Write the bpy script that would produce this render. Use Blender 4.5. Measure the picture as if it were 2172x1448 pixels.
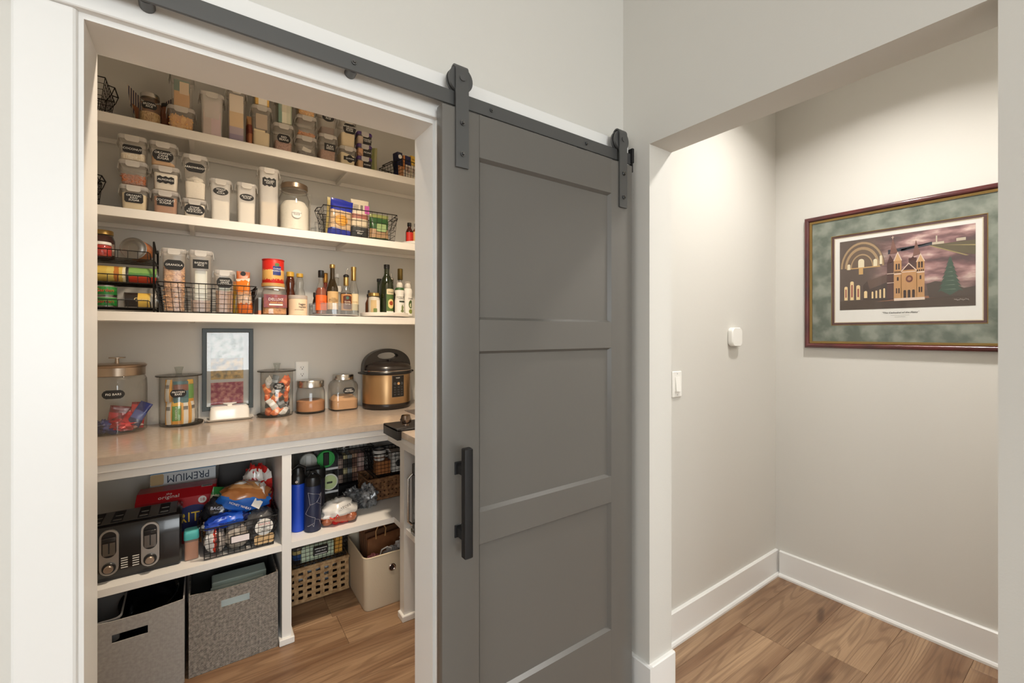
import bpy, math, random
from mathutils import Vector, Matrix, noise
# ---------------------------------------------------------------- scene, camera, light
for o in list(bpy.data.objects): bpy.data.objects.remove(o, do_unlink=True)
S = bpy.context.scene
C = S.collection
PI = math.pi
rnd = random.Random(11)
cam = bpy.data.objects.new('camera', bpy.data.cameras.new('camera'))
C.objects.link(cam); S.camera = cam
cam.data.sensor_width = 36.0
cam.data.lens = 927.0 / 2172.0 * 36.0
cam.data.shift_y = -17.0 / 2172.0
cam.data.clip_start = 0.02
cam.location = (0, 0, 1.40)
cam.rotation_euler = (PI / 2, 0, -math.atan((1086 - 432) / 927.0))
S.view_settings.view_transform = 'Standard'
S.view_settings.look = 'None'
S.view_settings.gamma = 1.0
S.view_settings.use_curve_mapping = False
S.view_settings.exposure = 0.0
S.cycles.transparent_max_bounces = 40
S.cycles.max_bounces = 10
S.cycles.sample_clamp_indirect = 6.0
S.cycles.caustics_reflective = False
S.cycles.caustics_refractive = False
W = bpy.data.worlds.new('sky'); S.world = W; W.use_nodes = True
wn = W.node_tree.nodes; wl = W.node_tree.links
sky = wn.new('ShaderNodeTexSky'); sky.sky_type = 'HOSEK_WILKIE'
sky.sun_direction = (0.3, -0.5, 0.8); sky.turbidity = 3.0; sky.ground_albedo = 0.4
bg = wn['Background']; wl.new(sky.outputs[0], bg.inputs[0]); bg.inputs[1].default_value = 1.2

def area(name, loc, aim, sx, sy, power, col, shape='RECTANGLE', spread=PI):
    l = bpy.data.lights.new(name, 'AREA'); l.shape = shape; l.size = sx
    if shape in ('RECTANGLE', 'ELLIPSE'): l.size_y = sy
    l.energy = power; l.color = col; l.spread = spread
    o = bpy.data.objects.new(name, l); C.objects.link(o); o.location = loc
    o.rotation_euler = (Vector(aim) - Vector(loc)).to_track_quat('-Z', 'Y').to_euler()
    return o
# daylight entering through the two big windows of the main room (at their panes)
area('window_daylight', (-0.6, -4.62, 1.62), (-0.6, 0, 1.62), 3.1, 1.9, 190, (0.97, 0.985, 1.0))
area('window_daylight', (-4.22, -1.2, 1.62), (0, -1.2, 1.62), 2.4, 1.9, 62, (0.97, 0.985, 1.0))
# ceiling lamps' light (recessed fixtures are modelled further down at the same places)
CANS = [(-1.30, -0.90), (-0.9, -2.4), (-2.6, -0.6), (0.5, -2.4)]
for cx, cy in CANS:
    area('ceiling_can_light', (cx, cy, 2.985), (cx, cy, 0), 0.13, 0.13, 7, (1.0, 0.975, 0.94), 'DISK')
ALC = (2.05, 0.62); PAN = (0.52, 1.64)
ALC_FILL = (2.10, -0.50)  # unseen extra lamp, added to brighten the lower alcove walls and floor
for ax, ay in (ALC, ALC_FILL):
    area('alcove_can_and_fill_light', (ax, ay, 2.735), (ax, ay, 0), 0.12, 0.12, 15, (1.0, 0.965, 0.915), 'DISK', 2.5)
area('pantry_can_light', (PAN[0], PAN[1], 2.735), (PAN[0], PAN[1], 0), 0.14, 0.14, 25, (1.0, 0.83, 0.64), 'DISK', 2.4)

# ---------------------------------------------------------------- materials
def lin(c):
    r = []
    for x in c[:3]:
        x = x / 255.0
        r.append(x / 12.92 if x <= 0.04045 else ((x + 0.055) / 1.055) ** 2.4)
    return (r[0], r[1], r[2], 1.0)
MC = {}
def newmat(name):
    m = bpy.data.materials.new(name); m.use_nodes = True
    return m, m.node_tree.nodes, m.node_tree.links, m.node_tree.nodes['Principled BSDF']
def P(col, rough=0.5, metal=0.0, bump=None, var=None, coat=0.0, spec=0.5, name=None):
    """plain paint / plastic / metal; bump=(strength, scale); var=(second colour, scale)"""
    k = (col, rough, metal, bump, var, coat, spec)
    if k in MC: return MC[k]
    m, n, l, b = newmat(name or 'mat_%d_%d_%d' % tuple(int(x) for x in col[:3]))
    b.inputs['Base Color'].default_value = lin(col)
    b.inputs['Roughness'].default_value = rough
    b.inputs['Metallic'].default_value = metal
    b.inputs['Coat Weight'].default_value = coat
    b.inputs['Specular IOR Level'].default_value = spec
    if bump or var: tc = n.new('ShaderNodeTexCoord')
    if var:
        t = n.new('ShaderNodeTexNoise'); t.inputs['Scale'].default_value = var[1]; t.inputs['Detail'].default_value = 5
        l.new(tc.outputs['Object'], t.inputs['Vector'])
        mx = n.new('ShaderNodeMix'); mx.data_type = 'RGBA'
        r = n.new('ShaderNodeMapRange'); r.inputs[1].default_value = 0.38; r.inputs[2].default_value = 0.62
        l.new(t.outputs[0], r.inputs[0]); l.new(r.outputs[0], mx.inputs[0])
        mx.inputs[6].default_value = lin(col); mx.inputs[7].default_value = lin(var[0])
        l.new(mx.outputs[2], b.inputs['Base Color'])
    if bump:
        t = n.new('ShaderNodeTexNoise'); t.inputs['Scale'].default_value = bump[1]; t.inputs['Detail'].default_value = 3
        l.new(tc.outputs['Object'], t.inputs['Vector'])
        u = n.new('ShaderNodeBump'); u.inputs['Strength'].default_value = bump[0]; u.inputs['Distance'].default_value = 0.002
        l.new(t.outputs[0], u.inputs['Height']); l.new(u.outputs[0], b.inputs['Normal'])
    MC[k] = m
    return m
def band(axis, stops, rough=0.4, metal=0.0, coat=0.0, noise_amt=0.0, noise_scale=8.0, bump=None):
    """printed packaging: flat colour zones along one axis of the mesh's own box"""
    k = ('band', axis, tuple(stops), rough, metal, noise_amt, noise_scale, bump)
    if k in MC: return MC[k]
    m, n, l, b = newmat('print_%d' % len(MC))
    tc = n.new('ShaderNodeTexCoord'); sp = n.new('ShaderNodeSeparateXYZ')
    l.new(tc.outputs['Generated'], sp.inputs[0])
    src = sp.outputs['XYZ'.index(axis)]
    if noise_amt:
        t = n.new('ShaderNodeTexNoise'); t.inputs['Scale'].default_value = noise_scale
        l.new(tc.outputs['Generated'], t.inputs['Vector'])
        ma = n.new('ShaderNodeMath'); ma.operation = 'MULTIPLY_ADD'; ma.inputs[1].default_value = noise_amt
        ad = n.new('ShaderNodeMath'); ad.operation = 'SUBTRACT'; ad.inputs[1].default_value = noise_amt * 0.5
        l.new(t.outputs[0], ma.inputs[0]); l.new(src, ma.inputs[2]); l.new(ma.outputs[0], ad.inputs[0]); src = ad.outputs[0]
    r = n.new('ShaderNodeValToRGB'); r.color_ramp.interpolation = 'CONSTANT'
    e = r.color_ramp.elements
    while len(e) < len(stops): e.new(0.5)
    for i, (p, c) in enumerate(stops): e[i].position = p; e[i].color = lin(c)
    l.new(src, r.inputs[0]); l.new(r.outputs[0], b.inputs['Base Color'])
    b.inputs['Roughness'].default_value = rough; b.inputs['Metallic'].default_value = metal; b.inputs['Coat Weight'].default_value = coat
    if bump:
        t = n.new('ShaderNodeTexNoise'); t.inputs['Scale'].default_value = bump[1]; t.inputs['Detail'].default_value = 3
        l.new(tc.outputs['Object'], t.inputs['Vector'])
        u = n.new('ShaderNodeBump'); u.inputs['Strength'].default_value = bump[0]; u.inputs['Distance'].default_value = 0.004
        l.new(t.outputs[0], u.inputs['Height']); l.new(u.outputs[0], b.inputs['Normal'])
    MC[k] = m
    return m
def glassy(col=(255, 255, 255), body=0.06, rough=0.03, bodycol=(235, 235, 230), ior=1.45, name='glass', edge=None):
    """thin clear wall: light goes straight through, a little body colour, fresnel gloss"""
    k = ('glass', col, body, rough, bodycol, ior, edge)
    if k in MC: return MC[k]
    m, n, l, b = newmat(name)
    tr = n.new('ShaderNodeBsdfTransparent'); tr.inputs[0].default_value = lin(col)
    df = n.new('ShaderNodeBsdfDiffuse'); df.inputs[0].default_value = lin(bodycol)
    gl = n.new('ShaderNodeBsdfGlossy'); gl.inputs['Roughness'].default_value = rough
    m1 = n.new('ShaderNodeMixShader'); m1.inputs[0].default_value = body
    l.new(tr.outputs[0], m1.inputs[1]); l.new(df.outputs[0], m1.inputs[2])
    f0 = ((ior - 1) / (ior + 1)) ** 2       # Schlick reflectance, the same from both sides of the thin wall
    lw = n.new('ShaderNodeLayerWeight'); lw.inputs[0].default_value = 0.5
    pw = n.new('ShaderNodeMath'); pw.operation = 'POWER'; pw.inputs[1].default_value = 5.0; l.new(lw.outputs['Facing'], pw.inputs[0])
    fr = n.new('ShaderNodeMath'); fr.operation = 'MULTIPLY_ADD'; fr.inputs[1].default_value = 0.8 * (1 - f0); fr.inputs[2].default_value = f0; l.new(pw.outputs[0], fr.inputs[0])
    if edge:                                  # longer way through the wall towards the rim
        p3 = n.new('ShaderNodeMath'); p3.operation = 'POWER'; p3.inputs[1].default_value = 4.0; l.new(lw.outputs['Facing'], p3.inputs[0])
        mx = n.new('ShaderNodeMix'); mx.data_type = 'RGBA'; l.new(p3.outputs[0], mx.inputs[0])
        mx.inputs[6].default_value = lin(col); mx.inputs[7].default_value = lin(edge); l.new(mx.outputs[2], tr.inputs[0])
    m2 = n.new('ShaderNodeMixShader'); l.new(fr.outputs[0], m2.inputs[0])
    l.new(m1.outputs[0], m2.inputs[1]); l.new(gl.outputs[0], m2.inputs[2])
    l.new(m2.outputs[0], n['Material Output'].inputs[0]); n.remove(b)
    MC[k] = m
    return m
def grains(cols, scale, rough=0.8, stretch=(1, 1, 1), bump=0.6):
    """granular food: voronoi cells in several colours"""
    k = ('grain', tuple(cols), scale, stretch)
    if k in MC: return MC[k]
    m, n, l, b = newmat('grain_%d' % len(MC))
    tc = n.new('ShaderNodeTexCoord'); mp = n.new('ShaderNodeMapping'); mp.inputs['Scale'].default_value = stretch
    l.new(tc.outputs['Object'], mp.inputs[0])
    v = n.new('ShaderNodeTexVoronoi'); v.inputs['Scale'].default_value = scale; l.new(mp.outputs[0], v.inputs['Vector'])
    sp = n.new('ShaderNodeSeparateColor'); l.new(v.outputs['Color'], sp.inputs[0])
    r = n.new('ShaderNodeValToRGB'); e = r.color_ramp.elements
    while len(e) < len(cols): e.new(0.5)
    for i, c in enumerate(cols): e[i].position = i / max(1, len(cols) - 1); e[i].color = lin(c)
    l.new(sp.outputs[0], r.inputs[0]); l.new(r.outputs[0], b.inputs['Base Color'])
    b.inputs['Roughness'].default_value = rough
    u = n.new('ShaderNodeBump'); u.inputs['Strength'].default_value = bump; u.inputs['Distance'].default_value = 0.003; u.invert = True
    l.new(v.outputs['Distance'], u.inputs['Height']); l.new(u.outputs[0], b.inputs['Normal'])
    MC[k] = m
    return m
def woodfloor():
    m, n, l, b = newmat('oak_plank')
    tc = n.new('ShaderNodeTexCoord'); oi = n.new('ShaderNodeObjectInfo')
    ad = n.new('ShaderNodeVectorMath'); ad.operation = 'ADD'
    cb = n.new('ShaderNodeCombineXYZ'); mu = n.new('ShaderNodeMath'); mu.operation = 'MULTIPLY'; mu.inputs[1].default_value = 37.0
    l.new(oi.outputs['Random'], mu.inputs[0]); l.new(mu.outputs[0], cb.inputs[0]); l.new(mu.outputs[0], cb.inputs[1])
    l.new(tc.outputs['Object'], ad.inputs[0]); l.new(cb.outputs[0], ad.inputs[1])
    def nz(scale, stretch, detail=4, dist=0.0):
        mp = n.new('ShaderNodeMapping'); mp.inputs['Scale'].default_value = stretch; l.new(ad.outputs[0], mp.inputs[0])
        t = n.new('ShaderNodeTexNoise'); t.inputs['Scale'].default_value = scale; t.inputs['Detail'].default_value = detail
        t.inputs['Distortion'].default_value = dist; l.new(mp.outputs[0], t.inputs['Vector']); return t.outputs[0]
    big = nz(1.0, (0.55, 6.0, 1), 2, 0.15)
    # cathedral rings: contour lines of a slow noise field
    rings = n.new('ShaderNodeMath'); rings.operation = 'MULTIPLY'; rings.inputs[1].default_value = 120.0; l.new(big, rings.inputs[0])
    sn = n.new('ShaderNodeMath'); sn.operation = 'SINE'; l.new(rings.outputs[0], sn.inputs[0])
    fine = nz(4.0, (0.8, 70.0, 1), 5)
    tone = nz(1.0, (0.7, 9.0, 1), 3)
    knot = nz(1.0, (3.0, 9.0, 1), 1, 0.2)
    def mixc(f, a, bb):
        x = n.new('ShaderNodeMix'); x.data_type = 'RGBA'
        l.new(f, x.inputs[0])
        for s_, i in ((a, 6), (bb, 7)):
            if isinstance(s_, tuple): x.inputs[i].default_value = s_
            else: l.new(s_, x.inputs[i])
        return x.outputs[2]
    def rng(src, a, bb, lo=0.0, hi=1.0):
        x = n.new('ShaderNodeMapRange'); x.inputs[1].default_value = a; x.inputs[2].default_value = bb
        x.inputs[3].default_value = lo; x.inputs[4].default_value = hi; l.new(src, x.inputs[0]); return x.outputs[0]
    c = mixc(rng(tone, 0.32, 0.68), lin((124, 92, 67)), lin((182, 150, 117)))
    c = mixc(rng(fine, 0.35, 0.7, 0.0, 0.40), c, lin((104, 74, 52)))
    c = mixc(rng(sn.outputs[0], 0.1, 1.0, 0.0, 0.38), c, lin((92, 64, 45)))
    c = mixc(rng(knot, 0.72, 0.80, 0.0, 0.7), c, lin((74, 50, 36)))
    hue = n.new('ShaderNodeHueSaturation'); l.new(c, hue.inputs['Color'])
    l.new(rng(oi.outputs['Random'], 0, 1, 0.88, 1.06), hue.inputs['Value'])
    l.new(hue.outputs[0], b.inputs['Base Color'])
    b.inputs['Roughness'].default_value = 0.42
    u = n.new('ShaderNodeBump'); u.inputs['Strength'].default_value = 0.12; u.inputs['Distance'].default_value = 0.001
    l.new(fine, u.inputs['Height']); l.new(u.outputs[0], b.inputs['Normal'])
    return m
WOOD = woodfloor()
WALL = P((209, 206, 199), 0.62, bump=(0.10, 190.0), name='greige_wall_paint')
TRIM = P((232, 231, 228), 0.35, name='white_trim_paint')
SHELFW = P((233, 229, 222), 0.4, name='white_shelf_paint')
CEIL = P((240, 239, 236), 0.8, name='ceiling_paint')
BLACKM = P((34, 34, 35), 0.42, 0.35, name='black_powder_coat')
RAILM = P((84, 84, 83), 0.42, 0.25, name='charcoal_steel')
BOLTM = P((120, 120, 120), 0.22, 1.0, name='bolt_steel')
WIRE = P((26, 22, 20), 0.45, 0.4, name='black_wire')
STEEL = P((196, 192, 186), 0.25, 1.0, name='brushed_steel')
LIDM = P((176, 158, 140), 0.30, 1.0, name='warm_steel_lid')
CHALK = P((32, 31, 31), 0.7, name='chalk_label')
CHALKW = P((236, 234, 228), 0.8, name='chalk_writing')
WHITEP = P((238, 236, 230), 0.4, name='white_plastic')
BLACKP = P((24, 23, 23), 0.35, name='black_plastic')
INK = P((28, 27, 30), 0.6, name='black_ink')
PAPER = P((232, 229, 222), 0.7, name='white_paper')
GOLD = P((205, 172, 108), 0.3, 1.0, name='gold_cap')
CLEAR = glassy((252, 250, 247), 0.15, 0.15, (236, 230, 222), 1.4, name='clear_plastic')
LIDC = glassy((252, 250, 248), 0.34, 0.25, (244, 240, 235), 1.4, name='clear_lid_plastic')
FROST = glassy((250, 248, 244), 0.42, 0.25, (242, 238, 232), 1.4, name='frosted_plastic')
GLASS = glassy((248, 248, 246), 0.045, 0.02, (225, 222, 215), 1.6, name='jar_glass', edge=(120, 112, 104))
ACRYL = glassy((245, 248, 250), 0.10, 0.05, (230, 232, 235), name='acrylic')

# ---------------------------------------------------------------- mesh helpers
class B:
    def __init__(s, m=None): s.v = []; s.f = []; s.m = m
    def add(s, vs, fs):
        k = len(s.v)
        s.v += [tuple(s.m @ Vector(p)) for p in vs] if s.m is not None else [tuple(p) for p in vs]
        s.f += [tuple(i + k for i in f) for f in fs]
        return s
    def box(s, x0, y0, z0, x1, y1, z1):
        v = [(x, y, z) for z in (z0, z1) for y in (y0, y1) for x in (x0, x1)]
        return s.add(v, [(0, 2, 3, 1), (4, 5, 7, 6), (0, 1, 5, 4), (2, 6, 7, 3), (0, 4, 6, 2), (1, 3, 7, 5)])
    def bbox(s, x0, y0, z0, x1, y1, z1, r=0.003):
        """box with chamfered vertical and horizontal edges"""
        a = ring_rect((x0 + x1) / 2, (y0 + y1) / 2, x1 - x0 - 2 * r, y1 - y0 - 2 * r, r * 0.6, z0, 2)
        b = ring_rect((x0 + x1) / 2, (y0 + y1) / 2, x1 - x0, y1 - y0, r, z0 + r, 2)
        c = ring_rect((x0 + x1) / 2, (y0 + y1) / 2, x1 - x0, y1 - y0, r, z1 - r, 2)
        d = ring_rect((x0 + x1) / 2, (y0 + y1) / 2, x1 - x0 - 2 * r, y1 - y0 - 2 * r, r * 0.6, z1, 2)
        return s.loft([a, b, c, d])
    def loft(s, rings, c0=True, c1=True, closed=True):
        n = len(rings[0]); vs = [p for r in rings for p in r]; fs = []
        for i in range(len(rings) - 1):
            for j in range(n if closed else n - 1):
                a = i * n + j; b = i * n + (j + 1) % n
                fs.append((a, b, b + n, a + n))
        if c0: fs.append(tuple(reversed(range(n))))
        if c1: fs.append(tuple(range((len(rings) - 1) * n, len(rings) * n)))
        return s.add(vs, fs)
    def lathe(s, prof, n=24, cx=0.0, cy=0.0, c0=True, c1=True):
        rg = [[(cx + r * math.cos(2 * PI * j / n), cy + r * math.sin(2 * PI * j / n), z) for j in range(n)] for r, z in prof]
        return s.loft(rg, c0, c1)
    def cyl(s, p, q, r0, r1=None, n=14, cap=True):
        if r1 is None: r1 = r0
        p = Vector(p); q = Vector(q); d = (q - p).normalized()
        a = d.orthogonal().normalized(); b = d.cross(a)
        rg = []
        for c, r in ((p, r0), (q, r1)):
            rg.append([tuple(c + (a * math.cos(2 * PI * j / n) + b * math.sin(2 * PI * j / n)) * r) for j in range(n)])
        return s.loft(rg, cap, cap)
    def tube(s, pts, r, n=5, closed=False):
        pts = [Vector(p) for p in pts]; rg = []; m = len(pts)
        ref = None
        for i, p in enumerate(pts):
            if closed: d = pts[(i + 1) % m] - pts[i - 1]
            else: d = pts[min(i + 1, m - 1)] - pts[max(i - 1, 0)]
            d.normalize()
            if ref is None: ref = d.orthogonal().normalized()
            a = (ref - d * ref.dot(d))
            a = a.normalized() if a.length > 1e-5 else d.orthogonal().normalized()
            ref = a; b = d.cross(a)
            rg.append([tuple(p + (a * math.cos(2 * PI * j / n) + b * math.sin(2 * PI * j / n)) * r) for j in range(n)])
        if closed: rg.append(rg[0]); return s.loft(rg, False, False)
        return s.loft(rg)
    def prism(s, poly, z0, z1):
        n = len(poly)
        return s.loft([[(x, y, z0) for x, y in poly], [(x, y, z1) for x, y in poly]])
    def plate(s, poly, y0, y1):
        """polygon in x,z extruded along y; front face at y0 (towards -y)"""
        return s.loft([[(x, y1, z) for x, z in poly], [(x, y0, z) for x, z in poly]])
    def slab(s, hh, w, h, zc=0.0, y=0.0, th=0.0008, bend=0.0, n=28, t0=-1.0, t1=1.0):
        """label whose half height is hh(t); optionally wrapped round a cylinder of radius bend"""
        vs = []
        for i in range(n + 1):
            t = t0 + (t1 - t0) * i / n; k = max(0.02, hh(t)) * h / 2; x = t * w / 2
            for dz in (-k, k):
                for dy in (0.0, -th):
                    if bend:
                        a = x / bend; rr = bend - dy
                        vs.append((rr * math.sin(a), y + bend - rr * math.cos(a), zc + dz))
                    else: vs.append((x, y + dy, zc + dz))
        fs = []
        for i in range(n):
            a = i * 4; b = a + 4
            fs += [(a + 1, b + 1, b + 3, a + 3), (a, a + 2, b + 2, b), (a + 2, a + 3, b + 3, b + 2), (a, b, b + 1, a + 1)]
        fs += [(0, 1, 3, 2), (n * 4, n * 4 + 2, n * 4 + 3, n * 4 + 1)]
        return s.add(vs, fs)
    def mesh(s, name, mat, smooth=35):
        me = bpy.data.meshes.new(name); me.from_pydata(s.v, [], s.f); me.validate()
        if mat: me.materials.append(mat)
        if smooth:
            me.polygons.foreach_set('use_smooth', [True] * len(me.polygons))
            me.set_sharp_from_angle(angle=math.radians(smooth))
        me.update(); return me
    def o(s, name, mat, parent=None, loc=None, rot=None, smooth=35, kind=None, label=None):
        ob = bpy.data.objects.new(name, s.mesh(name, mat, smooth)); C.objects.link(ob)
        if parent is not None: ob.parent = parent
        if loc: ob.location = loc
        if rot: ob.rotation_euler = rot
        if kind: ob['kind'] = kind
        if label: ob['label'] = label
        return ob
def ring_rect(cx, cy, w, d, r, z, k=4):
    r = max(1e-4, min(r, w / 2 - 1e-4, d / 2 - 1e-4)); p = []
    for sx, sy, a0 in ((1, 1, 0), (-1, 1, PI / 2), (-1, -1, PI), (1, -1, 1.5 * PI)):
        for j in range(k + 1):
            a = a0 + PI / 2 * j / k
            p.append((cx + sx * (w / 2 - r) + r * math.cos(a), cy + sy * (d / 2 - r) + r * math.sin(a), z))
    return p
def T(name, label, cat, loc=(0, 0, 0), rz=0.0, group=None, rx=0.0, ry=0.0):
    o = bpy.data.objects.new(name, None); C.objects.link(o); o.empty_display_size = 0.05
    o.location = loc; o.rotation_euler = (rx, ry, rz); tag(o, label, cat, group); return o
def tag(o, label=None, cat=None, group=None, kind=None):
    if label: o['label'] = label
    if cat: o['category'] = cat
    if group: o['group'] = group
    if kind: o['kind'] = kind
    return o
def st(o): o['kind'] = 'structure'; return o
def copy(o, parent=None):
    c = o.copy(); C.objects.link(c); c.parent = parent if parent is not None else o.parent; return c
def text(txt, size, mat, parent, loc, name='lettering', rot=(PI / 2, 0, 0), bend=0.0, align='CENTER', shear=0.0, sx=1.0, th=0.0003, space=1.0):
    cu = bpy.data.curves.new('t', 'FONT'); cu.body = txt; cu.size = size; cu.align_x = align; cu.align_y = 'CENTER'
    cu.shear = shear; cu.resolution_u = 2; cu.extrude = th; cu.space_line = 0.85; cu.space_character = space
    ob = bpy.data.objects.new('t', cu); me = bpy.data.meshes.new_from_object(ob)
    bpy.data.objects.remove(ob); bpy.data.curves.remove(cu)
    if bend:
        for v in me.vertices:
            a = v.co.x * sx / bend; rr = bend + v.co.z
            v.co = Vector((rr * math.sin(a), v.co.y, rr * math.cos(a) - bend))
    elif sx != 1.0:
        for v in me.vertices: v.co.x *= sx
    me.materials.clear(); me.materials.append(mat)
    o = bpy.data.objects.new(name, me); C.objects.link(o); o.parent = parent; o.location = loc; o.rotation_euler = rot
    return o
# label outlines: half height (0..1) over t = -1..1
def L_rect(t): return 1.0
def L_oct(t): a = abs(t); return 1.0 if a < 0.84 else 1.0 - (a - 0.84) / 0.16 * 0.3
def L_plq(t):
    a = abs(t)
    if a < 0.70: return 1.0
    if a < 0.80: return 0.84
    return 0.84 - (a - 0.80) / 0.20 * 0.6
def L_oval(t): return math.sqrt(max(0.0, 1 - t * t))
def L_ban(t): a = abs(t); return max(0.5, math.sqrt(max(0, 1 - (a / 0.52) ** 2)))
def L_arch(t): a = abs(t); return 1.0 if a < 0.6 else 1.0 - (a - 0.6) * 0.35
def L_scal(t): a = abs(t); return 0.86 + 0.14 * math.cos(a * 3 * PI) if a < 0.9 else 0.78
# ---------------------------------------------------------------- the setting
XB, YA, YO, YN = 1.3805, 1.18, 1.053, 0.1636
HD = 2.118           # head of the cased-free opening in the right wall
JX0, JX1, JZ, YI = -0.189, 0.542, 2.007, 1.295
def struct(name, b, mat, parent=None, smooth=0):
    o = b.o(name, mat, parent, smooth=smooth)
    if parent is None: st(o)
    return o
# wall with the pantry doorway
struct('wall_front', B().box(-4, YA, 0, JX0 - 0.02, YI, 3.0).box(JX1 + 0.02, YA, 0, XB + 0.1375, YI, 3.0).box(JX0 - 0.02, YA, JZ + 0.02, JX1 + 0.02, YI, 3.0), WALL)
# right wall with the wide opening to the alcove
struct('wall_right', B().box(XB, YO, 0, XB + 0.1375, YA, 3.0).box(XB, YN, HD, XB + 0.1375, YO, 3.0).box(XB, -4.4, 0, XB + 0.1375, YN, 3.0), WALL)
struct('wall_back', B().box(-4, -4.55, 0, -2.2, -4.4, 3).box(1.0, -4.55, 0, XB + 0.1375, -4.4, 3).box(-2.2, -4.55, 0, 1.0, -4.4, 0.62).box(-2.2, -4.55, 2.62, 1.0, -4.4, 3), WALL)
struct('wall_left', B().box(-4.15, -4.55, 0, -4, -2.4, 3).box(-4.15, 0, 0, -4, YI, 3).box(-4.15, -2.4, 0, -4, 0, 0.62).box(-4.15, -2.4, 2.62, -4, 0, 3), WALL)
struct('ceiling', B().box(-4.15, -4.55, 3.0, XB + 0.1375, YI, 3.1), CEIL)
# alcove
XP, YL = 2.729, 1.199
struct('wall_alcove_left', B().box(XB + 0.1375, YL, 0, XP + 0.12, YL + 0.1, 2.75), WALL)
struct('wall_alcove_back', B().box(XP, -0.9, 0, XP + 0.12, YL, 2.75), WALL)
struct('wall_alcove_right', B().box(XB + 0.1375, -1.0, 0, XP + 0.12, -0.9, 2.75), WALL)
struct('ceiling_alcove', B().box(XB + 0.1375, -1.0, 2.75, XP + 0.12, YL + 0.1, 2.85), CEIL)
# pantry
PX0, PX1, PY = -0.80, 1.3805, 2.835
struct('wall_pantry_back', B().box(PX0 - 0.1, PY, 0, PX1 + 0.2375, PY + 0.1, 2.75), WALL)
struct('wall_pantry_left', B().box(PX0 - 0.1, YI, 0, PX0, PY, 2.75), WALL)
struct('wall_pantry_right', B().box(PX1, YI, 0, PX1 + 0.1, PY, 2.75), WALL)
struct('ceiling_pantry', B().box(PX0 - 0.1, YI, 2.75, PX1 + 0.1, PY + 0.1, 2.85), CEIL)
# floor: planks run along x, 235.5 mm wide
fl = struct('floor', B().box(-4.15, -4.55, -0.06, XP + 0.12, PY + 0.1, -0.009), P((60, 44, 34), 0.8))
PW = 0.2355; pm = {}
def plank(x0, x1, y0, parent):
    L = round(x1 - x0, 3)
    if L not in pm:
        e = 0.0004; t = 0.0009
        a = [(0, 0, -0.009), (L, 0, -0.009), (L, PW, -0.009), (0, PW, -0.009)]
        b = [(e, e, -t), (L - e, e, -t), (L - e, PW - e, -t), (e, PW - e, -t)]
        c = [(e + t, e + t, 0), (L - e - t, e + t, 0), (L - e - t, PW - e - t, 0), (e + t, PW - e - t, 0)]
        pm[L] = B().loft([a, b, c], True, True).mesh('plank', WOOD, 0)
    o = bpy.data.objects.new('plank', pm[L]); C.objects.link(o); o.location = (x0, y0, 0); o.parent = parent
joints = {-19: 0.3}
for k in range(-23, 9):
    y0 = 0.861 + PW * k
    off = {0: 0.9, -1: 1.0 + 1.23, -2: 0.55, 1: 0.35, 4: 0.15, 5: 0.538, 6: 0.54 - 0.02, 7: 1.0, 3: 0.8}.get(k, rnd.uniform(0, 1.2))
    xs = [-4.15]; x = off
    while x > -4.1: x -= 1.22
    x += 1.22
    while x < XP + 0.1: xs.append(x); x += 1.22
    xs.append(XP + 0.12)
    for a, b in zip(xs, xs[1:]):
        if b - a > 0.05: plank(a, b, y0, fl)
# baseboards
BH = 0.146
def base_y(name, x0, x1, yw, sgn=-1, shoe=True):       # along x, on a wall whose face is y = yw
    pr = [(0, 0), (0.015, 0), (0.015, BH - 0.004), (0.011, BH), (0, BH)]
    b = B()
    for lo in (0,):
        r = [[(x, yw + sgn * d, z) for d, z in pr] for x in (x0, x1)]
        b.loft(r)
    o = struct(name, b, TRIM)
    if shoe:
        q = [(0.0155, 0), (0.027, 0), (0.027, 0.010), (0.022, 0.018), (0.0155, 0.020)]
        B().loft([[(x, yw + sgn * d, z) for d, z in q] for x in (x0, x1)]).o('shoe_moulding', TRIM, o, smooth=0)
    return o
def base_x(name, y0, y1, xw, sgn=-1, shoe=True):
    pr = [(0, 0), (0.015, 0), (0.015, BH - 0.004), (0.011, BH), (0, BH)]
    o = struct(name, B().loft([[(xw + sgn * d, y, z) for d, z in pr] for y in (y0, y1)]), TRIM)
    if shoe:
        q = [(0.0155, 0), (0.027, 0), (0.027, 0.010), (0.022, 0.018), (0.0155, 0.020)]
        B().loft([[(xw + sgn * d, y, z) for d, z in q] for y in (y0, y1)]).o('shoe_moulding', TRIM, o, smooth=0)
    return o
base_y('baseboard_alcove_left', XB + 0.1375, XP, YL)
base_x('baseboard_alcove_back', -0.9, YL - 0.027, XP)
base_x('baseboard_right_far', YO - 0.015, 1.155, XB, shoe=False)
base_y('baseboard_opening_far', XB, XB + 0.141, YO, shoe=False)
base_x('baseboard_right_near', -4.4, YN, XB)
base_y('baseboard_front_left', -4, -0.30, YA)
base_y('baseboard_back', -4, XB, -4.4, 1)
base_x('baseboard_left', -4.4, YA, -4, 1)
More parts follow.
